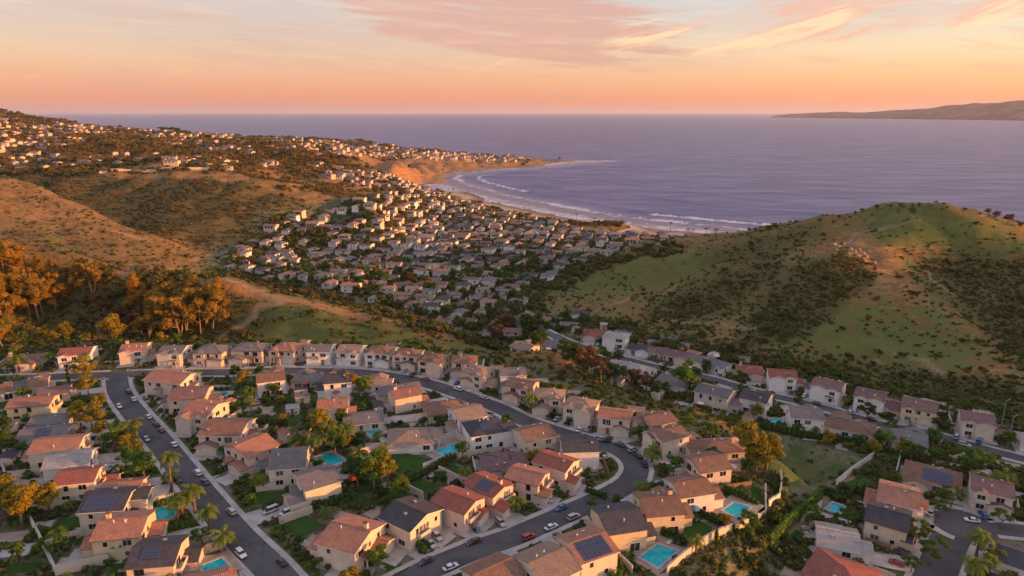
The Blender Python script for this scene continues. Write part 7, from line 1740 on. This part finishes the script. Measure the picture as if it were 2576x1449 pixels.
# tree belts at the foot of the hills
for pl, w_, n_ in (([(545, 690), (640, 705), (720, 735), (880, 760), (1000, 800), (1150, 845), (1250, 870)], 9, 420), ([(1310, 800), (1350, 735), (1430, 690), (1560, 652), (1700, 632)], 7, 240), ([(640, 620), (760, 600), (900, 572), (980, 555)], 7, 200),
                   ([(150, 700), (350, 728), (520, 700), (600, 690)], 8, 160), ([(0, 440), (200, 440), (560, 432)], 8, 160), ([(1440, 805), (1600, 860), (1850, 905), (2100, 950)], 8, 320), ([(700, 475), (900, 500), (1000, 520)], 10, 80)):
    g = [p for p in (on_ground(u, v) for u, v in pl) if p]
    for q in range(n_):
        k = rk.randrange(len(g) - 1); t_ = rk.random(); x = g[k][0] * (1 - t_) + g[k + 1][0] * t_ + rk.gauss(0, w_ * .6); y = g[k][1] * (1 - t_) + g[k + 1][1] * t_ + rk.gauss(0, w_ * .6)
        if near_house(x, y, 4.5) or occ_at(x, y) or any((x - a[0]) ** 2 + (y - a[1]) ** 2 < 64 for a in REFS): continue
        far_pts.append((x, y, h1(x, y), rk.uniform(1.2, 3.2), rk.choice((0, 1, 2)), rk.choice((0, 0, .2, .5)), rk.uniform(.1, .7)))
# ---------------------------------------------------------------- brush on the hills, canyon and far slopes (nobody could count it)
GRN, SCB, URB = green.ravel(), scrub.ravel(), urban.ravel(); SANDR = sand.ravel(); CL_ = cliff.ravel(); TR = trail.ravel(); MU = mu.ravel()
X_, Y_, Z_ = GX.ravel(), GY.ravel(), GZ.ravel(); PUf, PVf = PU.ravel(), PV.ravel()
ok = (PUf > -250) & (PUf < 2850) & (PVf < 1560) & (PVf > 230) & (Y_ > 60) & (SANDR < .5) & (TR < .3) & (Z_ > 2.5) & (X_ > -1500)
idx = np.nonzero(ok)[0]
nr = np.random.RandomState(3)
cl_n = fbm(X_ / 11, Y_ / 11, 3, 91); cl_b = fbm(X_ / 45, Y_ / 45, 3, 33)
dens = np.clip((SCB - .22) * 1.4, 0, 1) * sstep(cl_n + (SCB - .5) * .55 + (cl_b - .5) * .5, .24, .44) + 0.02
dens = np.where(((m1 > .5) | (m2 > .5) | (mt > .985)).ravel(), 0, np.where(mt.ravel() > .05, np.maximum(dens, .28), dens)); dens = np.where(Y_ > 640, np.where(True, .16, 0) + .95 * MU * sstep(fbm(X_ / 60, Y_ / 60, 3, 55), .35, .55) + .25 * (1 - MU) * sstep(cl_b, .5, .6), dens); dens = np.where(CL_ > .3, .015, dens)
edge_ = (m2.ravel() > .02) & (m2.ravel() < .98) | ((m1.ravel() > .02) & (m1.ravel() < .98)); dens = np.where(edge_, np.maximum(dens, np.where((GRN > .65) & (PUf > 1880) & (PVf < 1250), .12, .5)), dens)
base_p = np.where(Y_ > 900, .62, np.where(Y_ > 470, 1.0, .95))
pick = idx[nr.rand(len(idx)) < (dens * base_p)[idx]]
_j = ((X_[pick] - OX) / RES).astype(int); _i = ((Y_[pick] - OY) / RES).astype(int); _in = (_j >= 0) & (_j < OW) & (_i >= 0) & (_i < OH)
_o = np.where(_in, occ[np.clip(_i, 0, OH - 1), np.clip(_j, 0, OW - 1)], 0); pick = pick[~np.isin(_o, (1, 2, 3, 4, 5))]
cell = (Y_[pick] + P0) * 2.4 / NS
P = np.stack([X_[pick] + (nr.rand(len(pick)) - .5) * cell, Y_[pick] + (nr.rand(len(pick)) - .5) * cell], 1); Zp = height(P[:, 0], P[:, 1])
sc_ = np.where(Y_[pick] > 900, nr.uniform(1.8, 5.4, len(pick)), np.where(Y_[pick] > 640, nr.uniform(1.4, 4.2, len(pick)), np.where(Y_[pick] > 470, nr.uniform(.7, 2.0, len(pick)), nr.uniform(.45, 1.1, len(pick)) ** 1.3 * (1 + .9 * (nr.rand(len(pick)) < .10)))))
sc_ = sc_ * np.where(SCB[pick] < .3, .7, np.where((SCB[pick] > .7) & (Y_[pick] < 640), 1.3, 1))
tint = np.clip(nr.rand(len(pick)) * .8 - .15 + np.where(hill3.ravel()[pick], .30, 0) + np.where(Y_[pick] > 640, .30, 0) + .35 * (fbm(X_[pick] / 25, Y_[pick] / 25, 2, 3) - .5) - .3 * (GRN[pick] > .6) - .5 * (Y_[pick] < 250), 0, 1)
rows_ = np.concatenate([np.stack([P[:, 0], P[:, 1], Zp - .1, sc_, nr.randint(0, 3, len(pick)), tint, nr.rand(len(pick))], 1), np.array([(a[0], a[1], a[2] - .1, a[3], a[4], a[5], a[6]) for a in far_pts + scr_pts])])
print('brush', len(rows_))
PROTO = bpy.data.collections.new('brush_models')
for i in range(3):
    nrr = np.random.RandomState(60 + i); rr_ = random.Random(60 + i); cs = []; rs = []
    for q in range(6): aa = rr_.uniform(0, 6.28); f = rr_.uniform(.1, .8); cs.append((math.cos(aa) * f, math.sin(aa) * f, rr_.uniform(.25, .8))); rs.append(rr_.uniform(.3, .52))
    o = bpy.data.objects.new('brush_clump', crown_mesh('brush_clump', nrr, cs, rs, 150, .34, M['scrub'], .9)); PROTO.objects.link(o)
me = bpy.data.meshes.new('brush'); me.vertices.add(len(rows_)); me.vertices.foreach_set('co', rows_[:, :3].astype(np.float32).ravel())
for nm, k in (('sz', 3), ('tint', 5), ('lum', 6)):
    a = me.attributes.new(nm, 'FLOAT', 'POINT'); a.data.foreach_set('value', rows_[:, k].astype(np.float32))
a = me.attributes.new('pick', 'INT', 'POINT'); a.data.foreach_set('value', rows_[:, 4].astype(np.int32))
a = me.attributes.new('rz', 'FLOAT', 'POINT'); a.data.foreach_set('value', nr.uniform(0, 6.28, len(rows_)).astype(np.float32))
me.update(); ob = link('brush', me); tag(ob, 'low scrub and brush covering the hills, canyon and yards', 'brush', None, 'stuff')
ng = bpy.data.node_groups.new('brush_scatter', 'GeometryNodeTree'); ng.interface.new_socket('Geometry', in_out='INPUT', socket_type='NodeSocketGeometry'); ng.interface.new_socket('Geometry', in_out='OUTPUT', socket_type='NodeSocketGeometry')
def gn(t, **k):
    n = ng.nodes.new(t)
    for a, b in k.items(): setattr(n, a, b)
    return n
gi = gn('NodeGroupInput'); go_ = gn('NodeGroupOutput'); ci = gn('GeometryNodeCollectionInfo'); ci.inputs['Collection'].default_value = PROTO; ci.inputs['Separate Children'].default_value = True; ci.inputs['Reset Children'].default_value = True
def named(nm, ty='FLOAT'): n = gn('GeometryNodeInputNamedAttribute', data_type=ty); n.inputs['Name'].default_value = nm; return n.outputs['Attribute']
mp_ = gn('GeometryNodeMeshToPoints'); ng.links.new(gi.outputs[0], mp_.inputs['Mesh'])
ip = gn('GeometryNodeInstanceOnPoints'); ng.links.new(mp_.outputs[0], ip.inputs['Points']); ng.links.new(ci.outputs[0], ip.inputs['Instance']); ip.inputs['Pick Instance'].default_value = True
ng.links.new(named('pick', 'INT'), ip.inputs['Instance Index']); cb = gn('ShaderNodeCombineXYZ'); ng.links.new(named('rz'), cb.inputs[2]); ng.links.new(cb.outputs[0], ip.inputs['Rotation']); ng.links.new(named('sz'), ip.inputs['Scale']); ng.links.new(ip.outputs[0], go_.inputs[0])
md = ob.modifiers.new('scatter', 'NODES'); md.node_group = ng

# ---------------------------------------------------------------- sea air
M['haze'] = bpy.data.materials.new('haze'); M['haze'].use_nodes = True; t = N(M['haze'].node_tree)
pv = t.n('ShaderNodeVolumePrincipled', i={'Color': (0.86, 0.86, 0.99, 1), 'Density': HAZE, 'Anisotropy': 0.2}); t.n('ShaderNodeOutputMaterial', i={1: pv.outputs[0]})
hm = MB(); hm.box(-260000, 260000, -4000, 200000, -26, 420); tag(link('haze', hm.mesh('haze', M['haze'])), 'thin evening sea haze filling the bay', 'haze', None, 'stuff')
